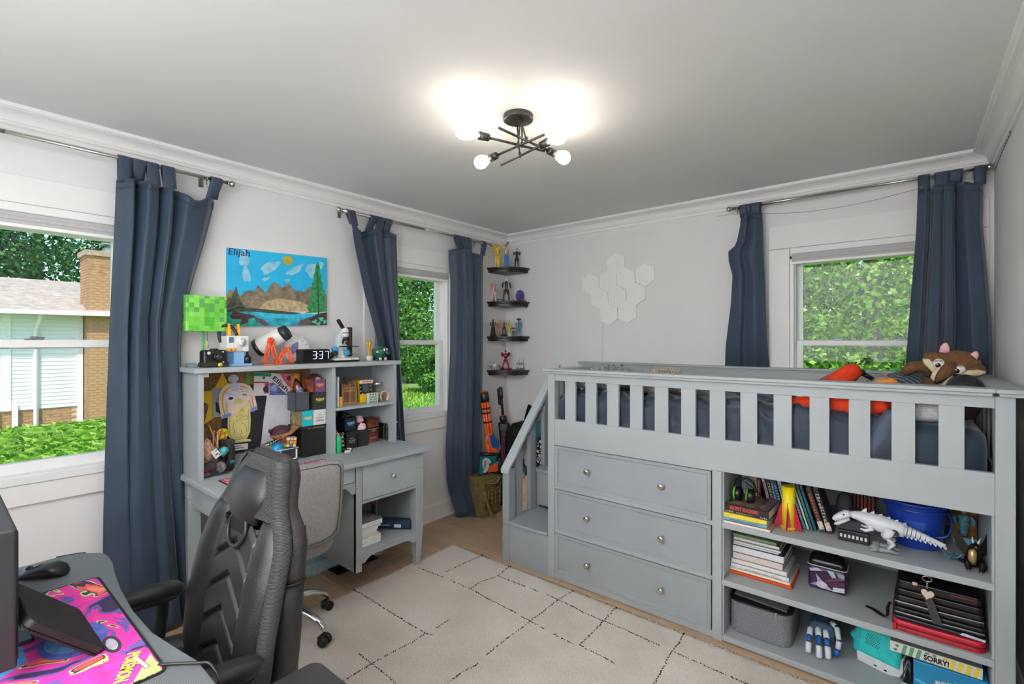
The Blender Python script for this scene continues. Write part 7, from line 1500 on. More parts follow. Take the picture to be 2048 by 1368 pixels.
# --- bedding
SHEET=cloth_mat('#1f3647');COMF=cloth_mat('#2a3648')
mt_=MB();mt_.rings([[p for p in[(x,y,z)for y,z in rpoly(-1.045+i_,-.09-i_,.859,1.118-i_*.6,.06,5)]]for x,i_ in((1.30,.05),(1.306,.02),(1.33,0),(3.13,0),(3.175,.02),(3.192,.06))])
o=part('mattress',mt_,SHEET);tag(o,'mattress in a dark blue-green fitted sheet on the loft bed','mattress')
cf=thing('comforter','crumpled navy quilted comforter spread over the mattress','comforter',(2.1,-.56,1.12))
def comf(i,j):
 x=1.305+(2.93-1.305)*i;s=j*1.25
 rip=.010*math.sin(x*19+6*s)+.007*math.sin(x*43-9*s+1)+.006*math.sin(s*38+4*math.sin(x*7))+.005*math.sin(x*71+s*23)
 seam=-.012*math.exp(-((x*5.2)%1-.5)**2*300)-.010*math.exp(-(((s-.05)*7.5)%1-.5)**2*200)
 top=interp([(1.3,1.12),(1.45,1.145),(1.9,1.145),(2.3,1.165),(2.5,1.155),(2.75,1.15),(2.93,1.122)],x)+rip+seam
 if s<.24:f=s/.24;return(x,-1.052+.008*math.sin(PI*f)*0-abs(rip)*.5+.004-seam*.3,.862+(top-.03-.862)*f)
 if s<.30:f=(s-.24)/.06;return(x,-1.048+.05*(1-math.cos(f*PI/2)),top-.03+.03*math.sin(f*PI/2))
 f=(s-.30)/.95;return(x,-.998+.90*f,top+.02*math.sin(f*9+x*5)*f)
part('quilt',MB().grid(comf,190,130),COMF,cf,fix=False)
def fold(i,j):a=i*PI;z=.87+.30*j;x=2.77+.16*j;return(x+.05*math.cos(a)*(1-.3*j),-1.050+.018-.022*math.sin(a),z)
part('turned_fold',MB().grid(fold,10,16),cloth_mat('#46536a'),cf,solid=.006)
def shag(n,c,r,L,seed):
 rng=np.random.RandomState(seed);d=rng.normal(size=(n,3));d/=np.linalg.norm(d,axis=1)[:,None];d[:,2]=np.where(d[:,2]<-.3,-d[:,2],d[:,2])
 p=np.array(c)+d*np.array(r);tip=p+(d+rng.normal(size=(n,3))*.55)*L*(.4+.8*rng.rand(n))[:,None];s=np.cross(d,rng.normal(size=(n,3)));s/=np.linalg.norm(s,axis=1)[:,None];s*=.0034
 v=np.empty((n,4,3));v[:,0]=p-s;v[:,1]=p+s;v[:,2]=tip+s*.4;v[:,3]=tip-s*.4
 return v.reshape(-1,3)
for(c,r,hx,hs_,lab,sd)in(((1.50,-.80,1.205),(.19,.19,.065),'#8d9096',['#6f747c','#a4a8ae','#d4d6d8'],'grey shaggy pillow at the left end of the bed, showing through the slats',1),((1.86,-.78,1.20),(.15,.20,.062),'#b3a897',['#9a8f7c','#c4b9a4','#e2dccf'],'beige shaggy pillow right of the grey one at the left end of the bed',2)):
 t=thing('shaggy_pillow',lab,'pillow',(c[0],c[1],1.14));part('core',MB().ball(c,r,20,14,.7),mat(hx,.95,noise=.2,scale=30),t)
 v=shag(5200,c,(r[0]*.96,r[1]*.96,r[2]*.95),.018,sd)-np.array([c[0],c[1],1.14]);leaves_part('tufts',v,leaf_mat('shag_%d'%sd,hs_,.1),t)
 # plush pile at the pillow end
RED=mat('#e2401c',.9,noise=.08,scale=60,bump=.5,bscale=200);NV2=cloth_mat('#3a4552')
t=thing('red_plush','big red-orange plush toy lying across the bed, its paw above the rail','plush toy',(2.72,-.75,1.13))
part('body',MB().tube(spline([(2.53,-.98,1.175),(2.60,-.96,1.180),(2.72,-.96,1.178),(2.84,-.97,1.185),(2.90,-.98,1.20)],5),[.03]+[.055]*6+[.058]*9+[.05]*4+[.025],16),RED,t);part('paw',MB().tube([(2.66,-.56,1.20),(2.69,-.54,1.245),(2.735,-.52,1.285),(2.765,-.51,1.305),(2.775,-.51,1.308)],[.04,.05,.046,.034,.012],14),RED,t)
part('orange_trim',MB().tube([(2.80,-1.022,1.195),(2.84,-1.028,1.205),(2.89,-1.022,1.215)],.005,8),mat('#f0922a',.8),t);part('white_tag',MB().hexa([(2.575,-1.03,1.195),(2.60,-1.032,1.200),(2.605,-1.030,1.215),(2.58,-1.028,1.210)],[(2.575,-1.0285,1.195),(2.60,-1.0305,1.200),(2.605,-1.0285,1.215),(2.58,-1.0265,1.210)]),mat('#ececec',.6),t);part('pink_foot',MB().tube([(2.60,-.53,1.235),(2.64,-.53,1.25),(2.68,-.52,1.262)],[.010,.022,.02],10),mat('#a34a5c',.8),t);part('black_patch',MB().ball((2.785,-.50,1.285),(.012,.02,.018),8,6),BLK_P,t);part('dark_arm',MB().tube([(2.78,-.49,1.285),(2.80,-.48,1.27),(2.825,-.48,1.255)],[.012,.012,.01],8),BLK_P,t)
t=thing('grey_plush','small grey-beige plush with brown goggles between the red plush and striped cushion','plush toy',(2.86,-.45,1.13));part('body',MB().ball((2.865,-.44,1.21),(.085,.06,.058),18,12),mat('#a69d92',.9,noise=.2,scale=50,bump=.4,bscale=200),t)
for dx in(0,.022):part('goggle',MB().tube([(2.892+dx+.011*math.cos(a),-.41,1.272+.009*math.sin(a))for a in[2*PI*k/14 for k in range(14)]],.003,6,closed=True),mat('#6a3020',.4),t)
t=thing('orange_plush','small orange plush shape peeking over the front rail','plush toy',(2.885,-.72,1.13));part('body',MB().tube([(2.84,-.70,1.20),(2.87,-.72,1.243),(2.91,-.73,1.258),(2.925,-.73,1.262)],[.03,.03,.022,.006],12),mat('#f08a2a',.8),t)
t=thing('striped_cushion','slate blue crumpled cushion with fine pale stripes beside the brown plush','cushion',(2.97,-.38,1.13))
def stripe_m():
 m,nt,b=new_mat('pale_stripes');tc=node(nt,'ShaderNodeTexCoord');wv=node(nt,'ShaderNodeTexWave',bands_direction='DIAGONAL',Scale=22.0,Distortion=3.0);r=ramp(nt,[(.0,'#38454f'),(.93,'#3d4a55'),(.98,'#a9b3ba')]);nt.links.new(tc.outputs['Object'],wv.inputs['Vector']);nt.links.new(wv.outputs[0],r.inputs[0]);nt.links.new(r.outputs[0],b.inputs['Base Color']);b.inputs['Roughness'].default_value=.85
 return m
part('cushion',MB().ball((2.965,-.36,1.222),(.095,.14,.075),22,16,.8),stripe_m(),t)
t=thing('grey_pillow','light grey knobbly pillow against the front slats near the right end','pillow',(3.02,-.92,1.12));part('pillow',MB().ball((3.01,-.93,1.168),(.085,.085,.048),20,14,.75),mat('#c3c7cb',.95,noise=.12,scale=120,bump=.8,bscale=160),t);part('beige_side',MB().ball((3.02,-.86,1.195),(.08,.05,.035),14,10),mat('#b7a88e',.9),t)
t=thing('brown_ball_plush','dark brown round plush in the right corner behind the slats','plush toy',(3.13,-.88,1.12));part('body',MB().ball((3.13,-.86,1.178),(.055,.07,.050),18,12),mat('#3a241c',.9,noise=.1),t)
t=thing('black_plush','glossy black rounded plush under the brown animal\'s chin','plush toy',(3.15,-.70,1.13));part('body',MB().ball((3.148,-.72,1.248),(.062,.07,.058),20,14),mat('#101011',.35,noise=.1),t);part('tail',MB().ball((3.165,-.80,1.19),(.03,.04,.05),12,8),mat('#101011',.5),t)
RO=(3.118,-.56,1.348)
t=thing('brown_animal_plush','brown plush animal with pink ears, white-ringed eyes and cream cheeks at the pillow end','plush toy',RO,rot=frame(RO,(.995,-.098,0),(0,0,1)))
BR=mat('#6b4a2c',.95,noise=.2,scale=60,bump=.6,bscale=260);CRM=mat('#ddd0b0',.95,noise=.08,bump=.4,bscale=260);PKE=mat('#d9aeb8',.8,noise=.08)
part('head',MB().ball((.012,-.002,-.02),(.082,.062,.07),26,18),BR,t,local=True)
part('cheek',MB().tube([(-.03,.0,-.01),(-.07,.018,-.012),(-.098,.024,-.015),(-.104,.026,-.015)],[.05,.036,.02,.004],12).tube([(.04,-.02,-.01),(.08,-.03,-.012),(.103,-.033,-.015),(.109,-.034,-.015)],[.05,.034,.018,.004],12),BR,t,local=True)
part('cream_cheek',MB().tube([(-.101,.014,.0),(-.085,.002,.014),(-.065,-.022,.030),(-.058,-.045,.035)],[.006,.017,.016,.008],10).tube([(.105,-.038,.0),(.08,-.040,.015),(.05,-.045,.030),(.025,-.05,.040)],[.006,.016,.016,.010],10),CRM,t,local=True)
part('muzzle',MB().tube([(.0,-.012,.036),(-.016,-.036,.060),(-.034,-.062,.078),(-.044,-.078,.086),(-.048,-.084,.086)],[.030,.027,.021,.015,.006],16),BR,t,local=True)
part('cream_blaze',MB().tube([(-.040,-.020,.052),(-.052,-.045,.062),(-.060,-.066,.072),(-.055,-.082,.078)],[.010,.013,.012,.006],10).tube([(-.006,-.050,.058),(-.02,-.078,.066),(-.03,-.10,.055),(.0,-.12,.03)],[.012,.018,.022,.02],10),CRM,t,local=True)
part('nose',MB().ball((-.046,-.082,.090),(.013,.010,.010),12,8),mat('#1a1412',.3),t,local=True)
for(ex,ey,rx_,ry_)in((-.044,-.004,.021,.024),(.019,-.026,.027,.021)):
 e=part('eye_patch',MB().ball((ex,ey,.048 if ex<0 else .052),(rx_,ry_,.012),18,10),mat('#ece8e4',.6),t,local=True)
 part('iris',MB().ball((ex-.002,ey-.006,.0575 if ex<0 else .0615),(.010,.011,.006),14,8),mat('#2a1712',.15),e,local=True);part('glint',MB().ball((ex-.005,ey-.001,.064 if ex<0 else .068),(.0028,.0028,.002),8,6),mat('#ffffff',.2),e,local=True)
 for k in(0,1):part('brow_line',MB().tube([(ex+.013*math.cos(a)*(1+.25*k),ey+.004+k*.005+.009*math.sin(a),(.0600 if ex<0 else .0640)-.003*k-.004*abs(math.cos(a)))for a in[math.radians(25+q*13)for q in range(11)]],.0011,5),mat('#2a2320',.5),e,local=True)
for(bx,by,tx,ty,w_)in((-.028,.046,-.022,.098,.027),(.066,.022,.082,.058,.022)):
 er_=part('ear',MB().tube([(bx,by-.01,0),((bx+tx)/2,(by+ty)/2,-.002),(tx*.8+bx*.2,ty*.85+by*.15,-.003),(tx,ty,-.004)],[w_,w_*.85,w_*.45,.003],14,flat=.45),mat('#4a3324',.95,noise=.2,scale=60),t,local=True)
 part('inner_ear',MB().tube([(bx,by,.010),((bx+tx)/2,(by+ty)/2,.009),(tx*.8+bx*.2,ty*.8+by*.2,.005),(tx,ty-.006,.002)],[w_*.68,w_*.6,w_*.3,.002],12,flat=.3),PKE,er_,local=True)
part('arm',MB().tube([(-.07,-.05,-.03),(-.10,-.02,-.03),(-.14,-.025,-.02),(-.17,-.05,-.01),(-.178,-.06,-.01)],[.03,.03,.027,.022,.012],12),BR,t,local=True);part('body',MB().ball((-.02,-.13,-.06),(.10,.09,.08),20,14),BR,t,local=True)
# --- open shelves under the bed
def lbook(name,label,x0,x1,y0,y1,z0,z1,hx,ph='#efece4',group=None,spine=True,rot=0.0):
 """a book lying flat, spine or page edge to the front"""
 c=((x0+x1)/2,(y0+y1)/2);t=thing('book',label,'book',(c[0],c[1],z0),rot,group);a,b=(x1-x0)/2,(y1-y0)/2;h=z1-z0
 m=mat(hx,.45,noise=.06,scale=40);mb=MB().box(-a,a,-b,b,0,.0016).box(-a,a,-b,b,h-.0016,h)
 if spine:mb.box(-a,a,-b,-b+.0016,0,h)
 part('cover',mb,m,t,local=True);part('pages',MB().box(-a+.002,a-.002,-b+.002,b-.001,.0016,h-.0016),mat(ph,.85,noise=.05,scale=90),t,local=True);t['h']=h
 del t['h'];return t
A1_=.5753
b1=lbook('book','white picture book at the bottom of the pile on the upper shelf',2.275,2.478,-1.085,-.86,A1_,.588,'#b98a82','#f3f1ee',spine=False)
b2=lbook('book','pale blue spined book above the white picture book',2.277,2.462,-1.080,-.87,.5883,.604,'#6fb0cc')
scrawl(b2,mat('#24384a',.5,noise=0),(0,-.1053,.008),(1,0,0),UPZ,.13,.007,16,True)
b3=lbook('book','yellow spined book below the thick dark war paperback',2.276,2.460,-1.082,-.87,.6043,.626,'#e3cf4a',rot=.02)
b4=lbook('book','thick dark paperback lettered in red on top of the pile on the upper shelf',2.283,2.474,-1.075,-.86,.6265,.666,'#2b2422','#d8ceb8',rot=-.03)
text('SECRET SOLDIERS',.022,mat('#c8433a',.5,noise=0),b4,(-.012,-.1082,.024),(1,0,0),UPZ,width=.125,bold=.0007,depth=.0003,local=True);scrawl(b4,mat('#cfc08a',.5,noise=0),(-.01,-.1077,.006),(1,0,0),UPZ,.07,.005,12,True);scrawl(b4,mat('#e4e0d8',.5,noise=0),(-.075,-.1077,.006),(1,0,0),UPZ,.035,.006,5,True);scrawl(b4,mat('#e4e0d8',.5,noise=0),(.075,-.1077,.006),(1,0,0),UPZ,.03,.007,4,True)
part('cover_print',MB().box(-.09,.088,-.10,.10,.0395,.0401),mat('#6a5850',.5,noise=.6,scale=30),b4,local=True)
t=thing('headphones','black and lime green headphones lying on the dark paperback','headphones',(2.345,-.99,.668))
for x,tx in((2.315,'#5fae2c'),(2.372,'#3f8a24')):
 c=part('ear_cup',MB().tube([(x-.018,-.99,.700),(x-.014,-.99,.700),(x+.014,-.99,.700),(x+.018,-.99,.700)],[.022,.032,.032,.026],20),BLK_P,t);part('green_ring',MB().tube([(x-.0155,-.99,.700),(x-.006,-.99,.700)],[.0335,.0335],20),mat(tx,.4),c)
part('headband',MB().tube(spline([(2.30,-.985,.715),(2.302,-.96,.75),(2.335,-.945,.765),(2.375,-.95,.755),(2.392,-.97,.715)],6),.006,8),BLK_P,t);part('cable',MB().tube(spline([(2.29,-.985,.70),(2.283,-.98,.74),(2.30,-.97,.765),(2.345,-.955,.75),(2.40,-.94,.70),(2.43,-.95,.66),(2.46,-.93,.60)],6),.002,6),BLK_P,t)
def vbook(label,x,y,w,d,h,hx,tilt=0.0,txt=None,tcol='#eeeeee',band=None,group=None,pages='#e8e2d2',z=A1_):
 """a book standing spine to the front; tilt leans its top to the left"""
 zx=w*math.sin(abs(tilt))if tilt<0 else 0
 t=thing('book',label,'book',(x,y,z),rot=(0,-tilt,0),group=group);m=mat(hx,.4,noise=.08,scale=40)
 part('cover',MB().box(0,w,0,.0016,0,h).box(0,.0014,0,d,0,h).box(w-.0014,w,0,d,0,h),m,t,local=True);part('pages',MB().box(.0014,w-.0014,.0016,d-.002,.002,h-.002),mat(pages,.9),t,local=True)
 if txt:scrawl(t,mat(tcol,.5,noise=0),(w/2,-.0002,h*.55),(0,0,-1),(1,0,0),h*.62,w*.6,9,True)
 if band:part('band',MB().box(.0005,w-.0005,-.0006,.0,h*.06,h*.24),mat(band,.5,noise=.3,scale=90),t,local=True)
 return t
x=2.287
for k,(hx,tc,bd,lab)in enumerate((('#cfe0ea','#33475a','#7fb2d0','pale blue spined comic, first of the upright row behind the headphones'),('#a9d0e4','#2a3a4a','#6fa3c4','sky blue spined comic, second of the upright row'),('#d9d2cc','#b23a30','#b23a30','white comic with red lettering, third of the upright row'),('#d8c9a8','#3a2a22','#8a3228','cream comic with dark lettering, fourth of the upright row'),('#7a2a2a','#e8d8c8',None,'dark red comic at the end of the upright row'))):
 vbook(lab,x,-.80,.0175,.12,.178,hx,0,1,tc,bd,'upright comics');x+=.0182
for k,(x0,y0,w,h,hx,tx,tc,lab)in enumerate(((2.432,-.84,.014,.19,'#b9c2cc',1,'#39424a','silver-grey book leaning left behind the dark paperback'),(2.450,-.84,.018,.188,'#22262c',1,'#c9b98a','black book with gold lettering leaning left'),(2.471,-.85,.012,.195,'#2f5f86',1,'#dfe8ee','mid blue book leaning left, next to the black one'),(2.486,-.86,.016,.192,'#27456a',1,'#b8cfe0','dark blue book leaning left, close to the yellow rocket'),(2.506,-.86,.018,.196,'#a9c4d4',1,'#22303a','pale blue book with dark lettering right behind the yellow rocket'))):
 vbook(lab,x0,y0,w,.13,h,hx,.24,tx,tc)
t=thing('paper_rocket','yellow paper tube rocket with crimson fins standing on the upper shelf','toy rocket',(2.532,-.97,A1_));YL=mat('#ecd70e',.5,noise=.02)
part('tube',MB().lathe([(.0255,A1_+.004),(.027,A1_+.004),(.027,.772),(.0255,.772)],(2.532,-.97,0),28),YL,t);part('base_ring',MB().lathe([(0,A1_),(.034,A1_),(.032,A1_+.012),(.027,A1_+.014),(0,A1_+.014)],(2.532,-.97,0),24),mat('#d8a11e',.5),t)
for a in(200,270,340,60):
 d=Vector((math.cos(math.radians(a)),math.sin(math.radians(a)),0));o_=Vector((2.532,-.97,A1_+.002));mb=MB().prism([(.026,.125),(.060,.02),(.058,0),(.05,.008),(.045,0),(.026,.012)],o_,d,(0,0,1),d.cross(Vector((0,0,1)))*.0025);part('fin',mb,mat('#b51f3c',.5,noise=.08),t)
part('red_wedge',MB().prism([(-.011,.006),(.013,.006),(.002,.105)],(2.534,-.9978,A1_),(1,0,0),(0,0,1),(0,-.0008,0)),mat('#b0323a',.5),t)
for k,(x0,y0,w,h,hx,tx,tc,lab)in enumerate(((2.585,-.93,.012,.20,'#7fa8c0',1,'#e8f0f2','grey-blue thin book leaning left, just right of the rocket'),(2.600,-.93,.010,.205,'#cdd4d4',None,'','pale grey thin book leaning left, right of the grey-blue one'),(2.613,-.93,.012,.205,'#2f6f68',None,'','green thin book leaning left among the thin ones'),(2.628,-.93,.012,.205,'#1f5a66',None,'','dark teal thin book leaning left among the thin ones'),(2.652,-.93,.022,.20,'#3a2c26',1,'#e0683a','dark brown thick book with orange marks leaning left'),(2.680,-.93,.022,.205,'#1d1a1c',1,'#dcd8d4','black book with white lettering leaning left at the end of the leaning row'))):
 vbook(lab,x0,y0,w,.14,h,hx,.30,tx,tc,'#c8c0b4' if k>3 else None)
t=thing('mesh_pouch','grey mesh pouch behind the white dinosaur\'s head','pouch',(2.70,-.72,A1_));part('pouch',MB().ball((2.725,-.70,.645),(.035,.03,.07),14,10,.8),ribbed('#55606a',200,'DIAGONAL',.5,.6),t)
for k in range(9):vbook(['first','second','third','fourth','fifth','sixth','seventh','eighth','last'][k]+' dark red paperback from the left in the row at the upper shelf back',2.712+k*.0142,-.66,.0132,.11,.165,['#4a1d18','#3a1a18','#521f1a'][k%3],0,1,'#c8442e','#c9b48a' if k in(1,4)else '#8fa6b4','red paperbacks at the back')
WD=mat('#dde2ea',.35,noise=.03);GY=mat('#8f9490',.5,noise=.05);DKG=mat('#2b2e33',.4)
t=thing('dinosaur_robot','white skeletal dinosaur robot with grey claws on the upper shelf','toy robot',(2.90,-.985,A1_))
yd=-.985
body=MB().tube(spline([(2.765,yd,.700),(2.80,yd,.700),(2.84,yd,.692),(2.875,yd,.684),(2.91,yd,.678),(2.95,yd,.675)],5),[.012+.024*min(1,i/14)-.008*max(0,(i-16)/9)for i in range(26)],14);part('body',body,WD,t)
tl=spline([(2.945,yd,.676),(2.985,yd,.668),(3.03,yd,.657),(3.075,yd,.645)],6);part('tail',MB().tube(tl,[.024-.018*i/(len(tl)-1)for i in range(len(tl))],12),WD,t)
for k in range(7):c=tl[2+k*2];part('tail_joint',MB().tube([(c[0]-.0012,yd,c[2]),(c[0]+.0012,yd,c[2]-.0004)],.0247-.0021*k-.0022,12),DKG,t)
for k in range(9):
 f=k/8;c=tl[min(len(tl)-1,1+k*2)];part('tail_barb',MB().prism([(0,0),(.012,.001),(-.006+.016,-.010)],(c[0],yd-.002,c[2]-.022+.014*f),(1,0,0),(0,0,1),(0,.004,0)),WD,t)
for k in range(6):part('back_spine',MB().prism([(-.008,0),(.010,-.002),(.012,.016),(.002,.012)],(2.815+k*.026,yd-.003,.722-k*.006),(1,0,0),(0,0,1),(0,.006,0)),WD if k%2==0 else mat('#c9cfd8',.35),t)
part('head',MB().tube([(2.770,yd,.702),(2.755,yd-.004,.700),(2.735,yd-.008,.688),(2.715,yd-.012,.674),(2.706,yd-.014,.668)],[.016,.021,.019,.014,.005],12,flat=.8),WD,t);part('jaw',MB().tube([(2.765,yd,.680),(2.745,yd-.006,.668),(2.722,yd-.012,.652),(2.712,yd-.014,.648)],[.010,.012,.010,.004],10,flat=.7),WD,t)
for k in range(5):part('tooth',MB().cyl((2.717+k*.009,yd-.024,.668+k*.004),(2.717+k*.009,yd-.024,.660+k*.004),.0026,.0006,6),mat('#f4f4ee',.3),t)
part('eye',MB().ball((2.747,yd-.024,.699),(.004,.003,.004),8,6),DKG,t)
for s in(-1,1):
 y=yd+s*.026
 part('thigh',MB().tube([(2.905,y,.676),(2.895,y+s*.006,.655),(2.882,y+s*.006,.640)],[.026,.025,.016],14,flat=.6),WD,t);part('hip_disc',MB().lathe([(0,-.006),(.015,-.006),(.016,0),(.010,.003),(.009,.0),(0,0)]if s>0 else[(0,.006),(.015,.006),(.016,0),(.010,-.003),(.009,0),(0,0)],(2.918,y+s*.012,.664),16,'y'),DKG if s<0 else WD,t)
 part('shin',MB().tube([(2.885,y+s*.004,.643),(2.908,y+s*.004,.628),(2.916,y+s*.004,.618),(2.898,y+s*.004,.596)],[.011,.012,.012,.010],10,flat=.7),WD,t);part('foot',MB().tube([(2.935,y,.581),(2.905,y,.586),(2.875,y-.004,.586),(2.852,y-.008,.580)],[.005,.011,.013,.007],10,flat=.8),GY,t)
 for q in(-1,1):part('claw',MB().tube([(2.868,y+q*.010,.585),(2.850,y+q*.016,.583),(2.836,y+q*.018,.579)],[.009,.008,.0025],8),GY,t)
 part('fore_arm',MB().tube([(2.835,y*1.0,.680),(2.845,y,.660),(2.822,y,.650),(2.805,y,.655)],[.012,.009,.006,.003],8),WD,t)
t=thing('block_strip','black toothed strip with white squares lying under the dinosaur\'s head','toy',(2.76,-1.0,A1_));part('strip',B(2.725,2.835,-.975,-.955,A1_,.622),mat('#14151b',.4),t,bev=.003)
for k in range(7):part('white_square',B(2.731+k*.0145,2.739+k*.0145,-.9765,-.9748,.592,.606),mat('#e6e8ec',.5),t)
t=thing('bucket','deep blue plastic bucket on the upper shelf behind the dinosaur','bucket',(2.985,-.80,A1_));BKM=mat('#1c3fa0',.3,noise=.03)
part('pail',MB().lathe([(0,A1_),(.084,A1_),(.088,A1_+.006),(.104,.745),(.104,.752),(.110,.752),(.112,.764),(.105,.766),(.101,.762),(.086,A1_+.01),(0,A1_+.008)],(2.985,-.80,0),40),BKM,t);part('rim_band',MB().lathe([(.1035,.728),(.109,.729),(.109,.739),(.1035,.740)],(2.985,-.80,0),40),BKM,t);part('handle',MB().tube(spline([(3.09,-.80,.742),(3.10,-.85,.70),(3.085,-.90,.66),(3.05,-.905,.645)],5),.004,8),BKM,t)
part('round_panel',MB().ball((2.985,-.887,.685),(.04,.012,.045),16,10),mat('#2a52b4',.3),t)
t=thing('toy_package','boxed toy with amber backing and small blue figure at the right of the upper shelf','package',(3.15,-.66,A1_));part('backing',B(3.108,3.19,-.655,-.645,A1_,.742),mat('#a8741f',.4,noise=.3,scale=30),t);part('blister',B(3.112,3.186,-.70,-.656,A1_+.03,.738),CLEAR,t,bev=.008);part('blue_figure',MB().tube([(3.148,-.68,.61),(3.148,-.68,.66),(3.148,-.68,.695),(3.148,-.68,.70)],[.012,.018,.022,.010],12),mat('#6fa6b4',.5,noise=.3,scale=80),t);part('figure_head',MB().ball((3.148,-.68,.715),(.012,.012,.014),10,8),mat('#b98a6a',.5),t)
for s in(-1,1):part('figure_arm',MB().tube([(3.148+s*.018,-.68,.695),(3.148+s*.032,-.685,.68),(3.148+s*.028,-.69,.66)],[.008,.008,.006],8),mat('#5f96a8',.5),t)
part('name_band',B(3.112,3.188,-.7015,-.70,A1_+.004,A1_+.03),mat('#5f9fc0',.4,noise=.2),t)
t=thing('blue_spiky_toy','blue-grey wispy spiky toy by the dinosaur\'s tail tip','toy',(3.095,-.93,A1_))
for k in range(9):a=k*.7;part('spike',MB().tube([(3.098,-.93,A1_+.016),(3.098+.02*math.cos(a),-.93+.014*math.sin(a),A1_+.018),(3.098+.036*math.cos(a),-.93+.026*math.sin(a),A1_+.004+.018*(k%3))],[.006,.004,.0008],6),mat('#4f7f94',.4),t)
t=thing('dragon_figurine','black dragon figurine with gold belly and raised wings, right end of the upper shelf','figurine',(3.157,-.965,A1_));DB=mat('#1c1917',.3,metal=.3,noise=.15)
part('body',MB().tube([(3.16,-.955,.588),(3.157,-.962,.605),(3.155,-.968,.635),(3.156,-.972,.655),(3.160,-.982,.668),(3.162,-.995,.668),(3.163,-1.006,.662)],[.016,.024,.022,.015,.014,.011,.003],14),DB,t);part('belly',MB().tube([(3.153,-.982,.598),(3.151,-.988,.62),(3.152,-.986,.645),(3.155,-.984,.655)],[.010,.013,.012,.005],12),mat('#b8a06a',.3,metal=.5,noise=.1),t)
for s in(-1,1):
 part('wing',MB().prism([(0,0),(s*.020,.035),(s*.055 if s<0 else .038,.085 if s<0 else .10),(s*.045 if s<0 else .040,.03),(s*.036 if s<0 else .034,-.005),(s*.014,-.03)],(3.156+s*.010,-.955,.645),(1,.3*s,0),(0,.1,1),(0,.003,0)),DB,t)
 lg_=part('leg',MB().tube([(3.158+s*.016,-.965,.608),(3.160+s*.022,-.99,.596),(3.158+s*.018,-.995,.580),(3.156+s*.018,-1.012,.579)],[.014,.011,.008,.007],10),DB,t)
 for q in(-1,0,1):part('claw',MB().tube([(3.156+s*.018+q*.006,-1.012,.580),(3.155+s*.018+q*.008,-1.024,.577)],[.003,.0008],6),mat('#cfcac0',.3,metal=.5),lg_)
 part('horn',MB().tube([(3.160+s*.006,-.985,.675),(3.162+s*.010,-.975,.690),(3.165+s*.012,-.968,.700)],[.004,.003,.0006],6),mat('#cfcac0',.3,metal=.4),t)
part('tail',MB().tube(spline([(3.16,-.945,.585),(3.145,-.925,.580),(3.125,-.925,.582),(3.118,-.94,.590),(3.122,-.95,.598)],5),[.012-.010*i/20 for i in range(21)],8),DB,t)
# middle shelf
z=.3004
for k,(h,x0,x1,hx,ph,lab,yy)in enumerate(((.014,2.274,2.546,'#e8511c','#e8511c','orange-edged flat box at the bottom of the middle shelf pile',-.985),(.010,2.276,2.540,'#efe9d6','#f1eee4','cream board book on the orange-edged flat box',-.98),(.022,2.277,2.535,'#8d9296','#eeeeec','thick stapled paper bundle with grey cover in the middle shelf pile',-.975),(.020,2.278,2.525,'#c8ccce','#f2f2f0','white workbook under the red hardcover',-.97),(.032,2.284,2.508,'#b01f38','#d8d6d4','red hardcover book in the middle shelf pile',-.965),(.034,2.283,2.512,'#2b3644','#e9edf1','thick white-paged book with dark cover above the red hardcover',-.965),(.011,2.284,2.490,'#39444e','#e6ebf0','thin dark-covered notebook above the thick white-paged book',-.96),(.012,2.288,2.498,'#7d8a94','#e9eef2','thin grey-covered notebook in the middle shelf pile',-.965),(.016,2.286,2.492,'#8a6a3a','#e8edf0','notebook with ochre back cover, second from top of the middle shelf pile',-.958),(.014,2.284,2.478,'#7f9a78','#a8c2a0','sage green folder on top of the middle shelf pile',-.955))):
 t=lbook('book',lab,x0,x1,yy,yy+.23+.02*math.sin(k*2),z,z+h,hx,ph,spine=k in(0,9),rot=.01*math.sin(k*3.1));z+=h+.0002
 if k==2:scrawl(t,mat('#6f7478',.5,noise=0),(.02,-.1180,.011),(1,0,0),UPZ,.16,.006,18,True)
t=thing('lunch_bag','glossy purple and white printed lunch bag with black zip lid on the middle shelf','lunch bag',(2.675,-.86,.3004));part('body',B(2.60,2.748,-.905,-.80,.3006,.408),mat('#33203c',.35,noise=.2,scale=30),t,bev=.014,seg=3)
part('lid',MB().rings([[(x,y,.410+zz)for x,y in rpoly(2.60+i_,2.748-i_,-.905+i_,-.80-i_,.02,4)]for zz,i_ in((0,0),(.02,.002),(.035,.012),(.042,.03))]),mat('#121113',.25,noise=.08),t);part('zip',MB().tube([(x,y,.410)for x,y in rpoly(2.598,2.750,-.907,-.798,.02,4)],.003,6,closed=True),mat('#b9bcc4',.4),t);part('handle',MB().tube(spline([(2.625,-.85,.445),(2.65,-.85,.468),(2.70,-.85,.468),(2.725,-.85,.445)],5),.008,8,flat=.4),BLK_P,t)
def fprint(pts,hx,k=0):return part('print',MB().prism(pts,(0,-.9062-k*.0006,0),(1,0,0),(0,0,1),(0,-.0005,0)),mat(hx,.4,noise=.15,scale=60),t)
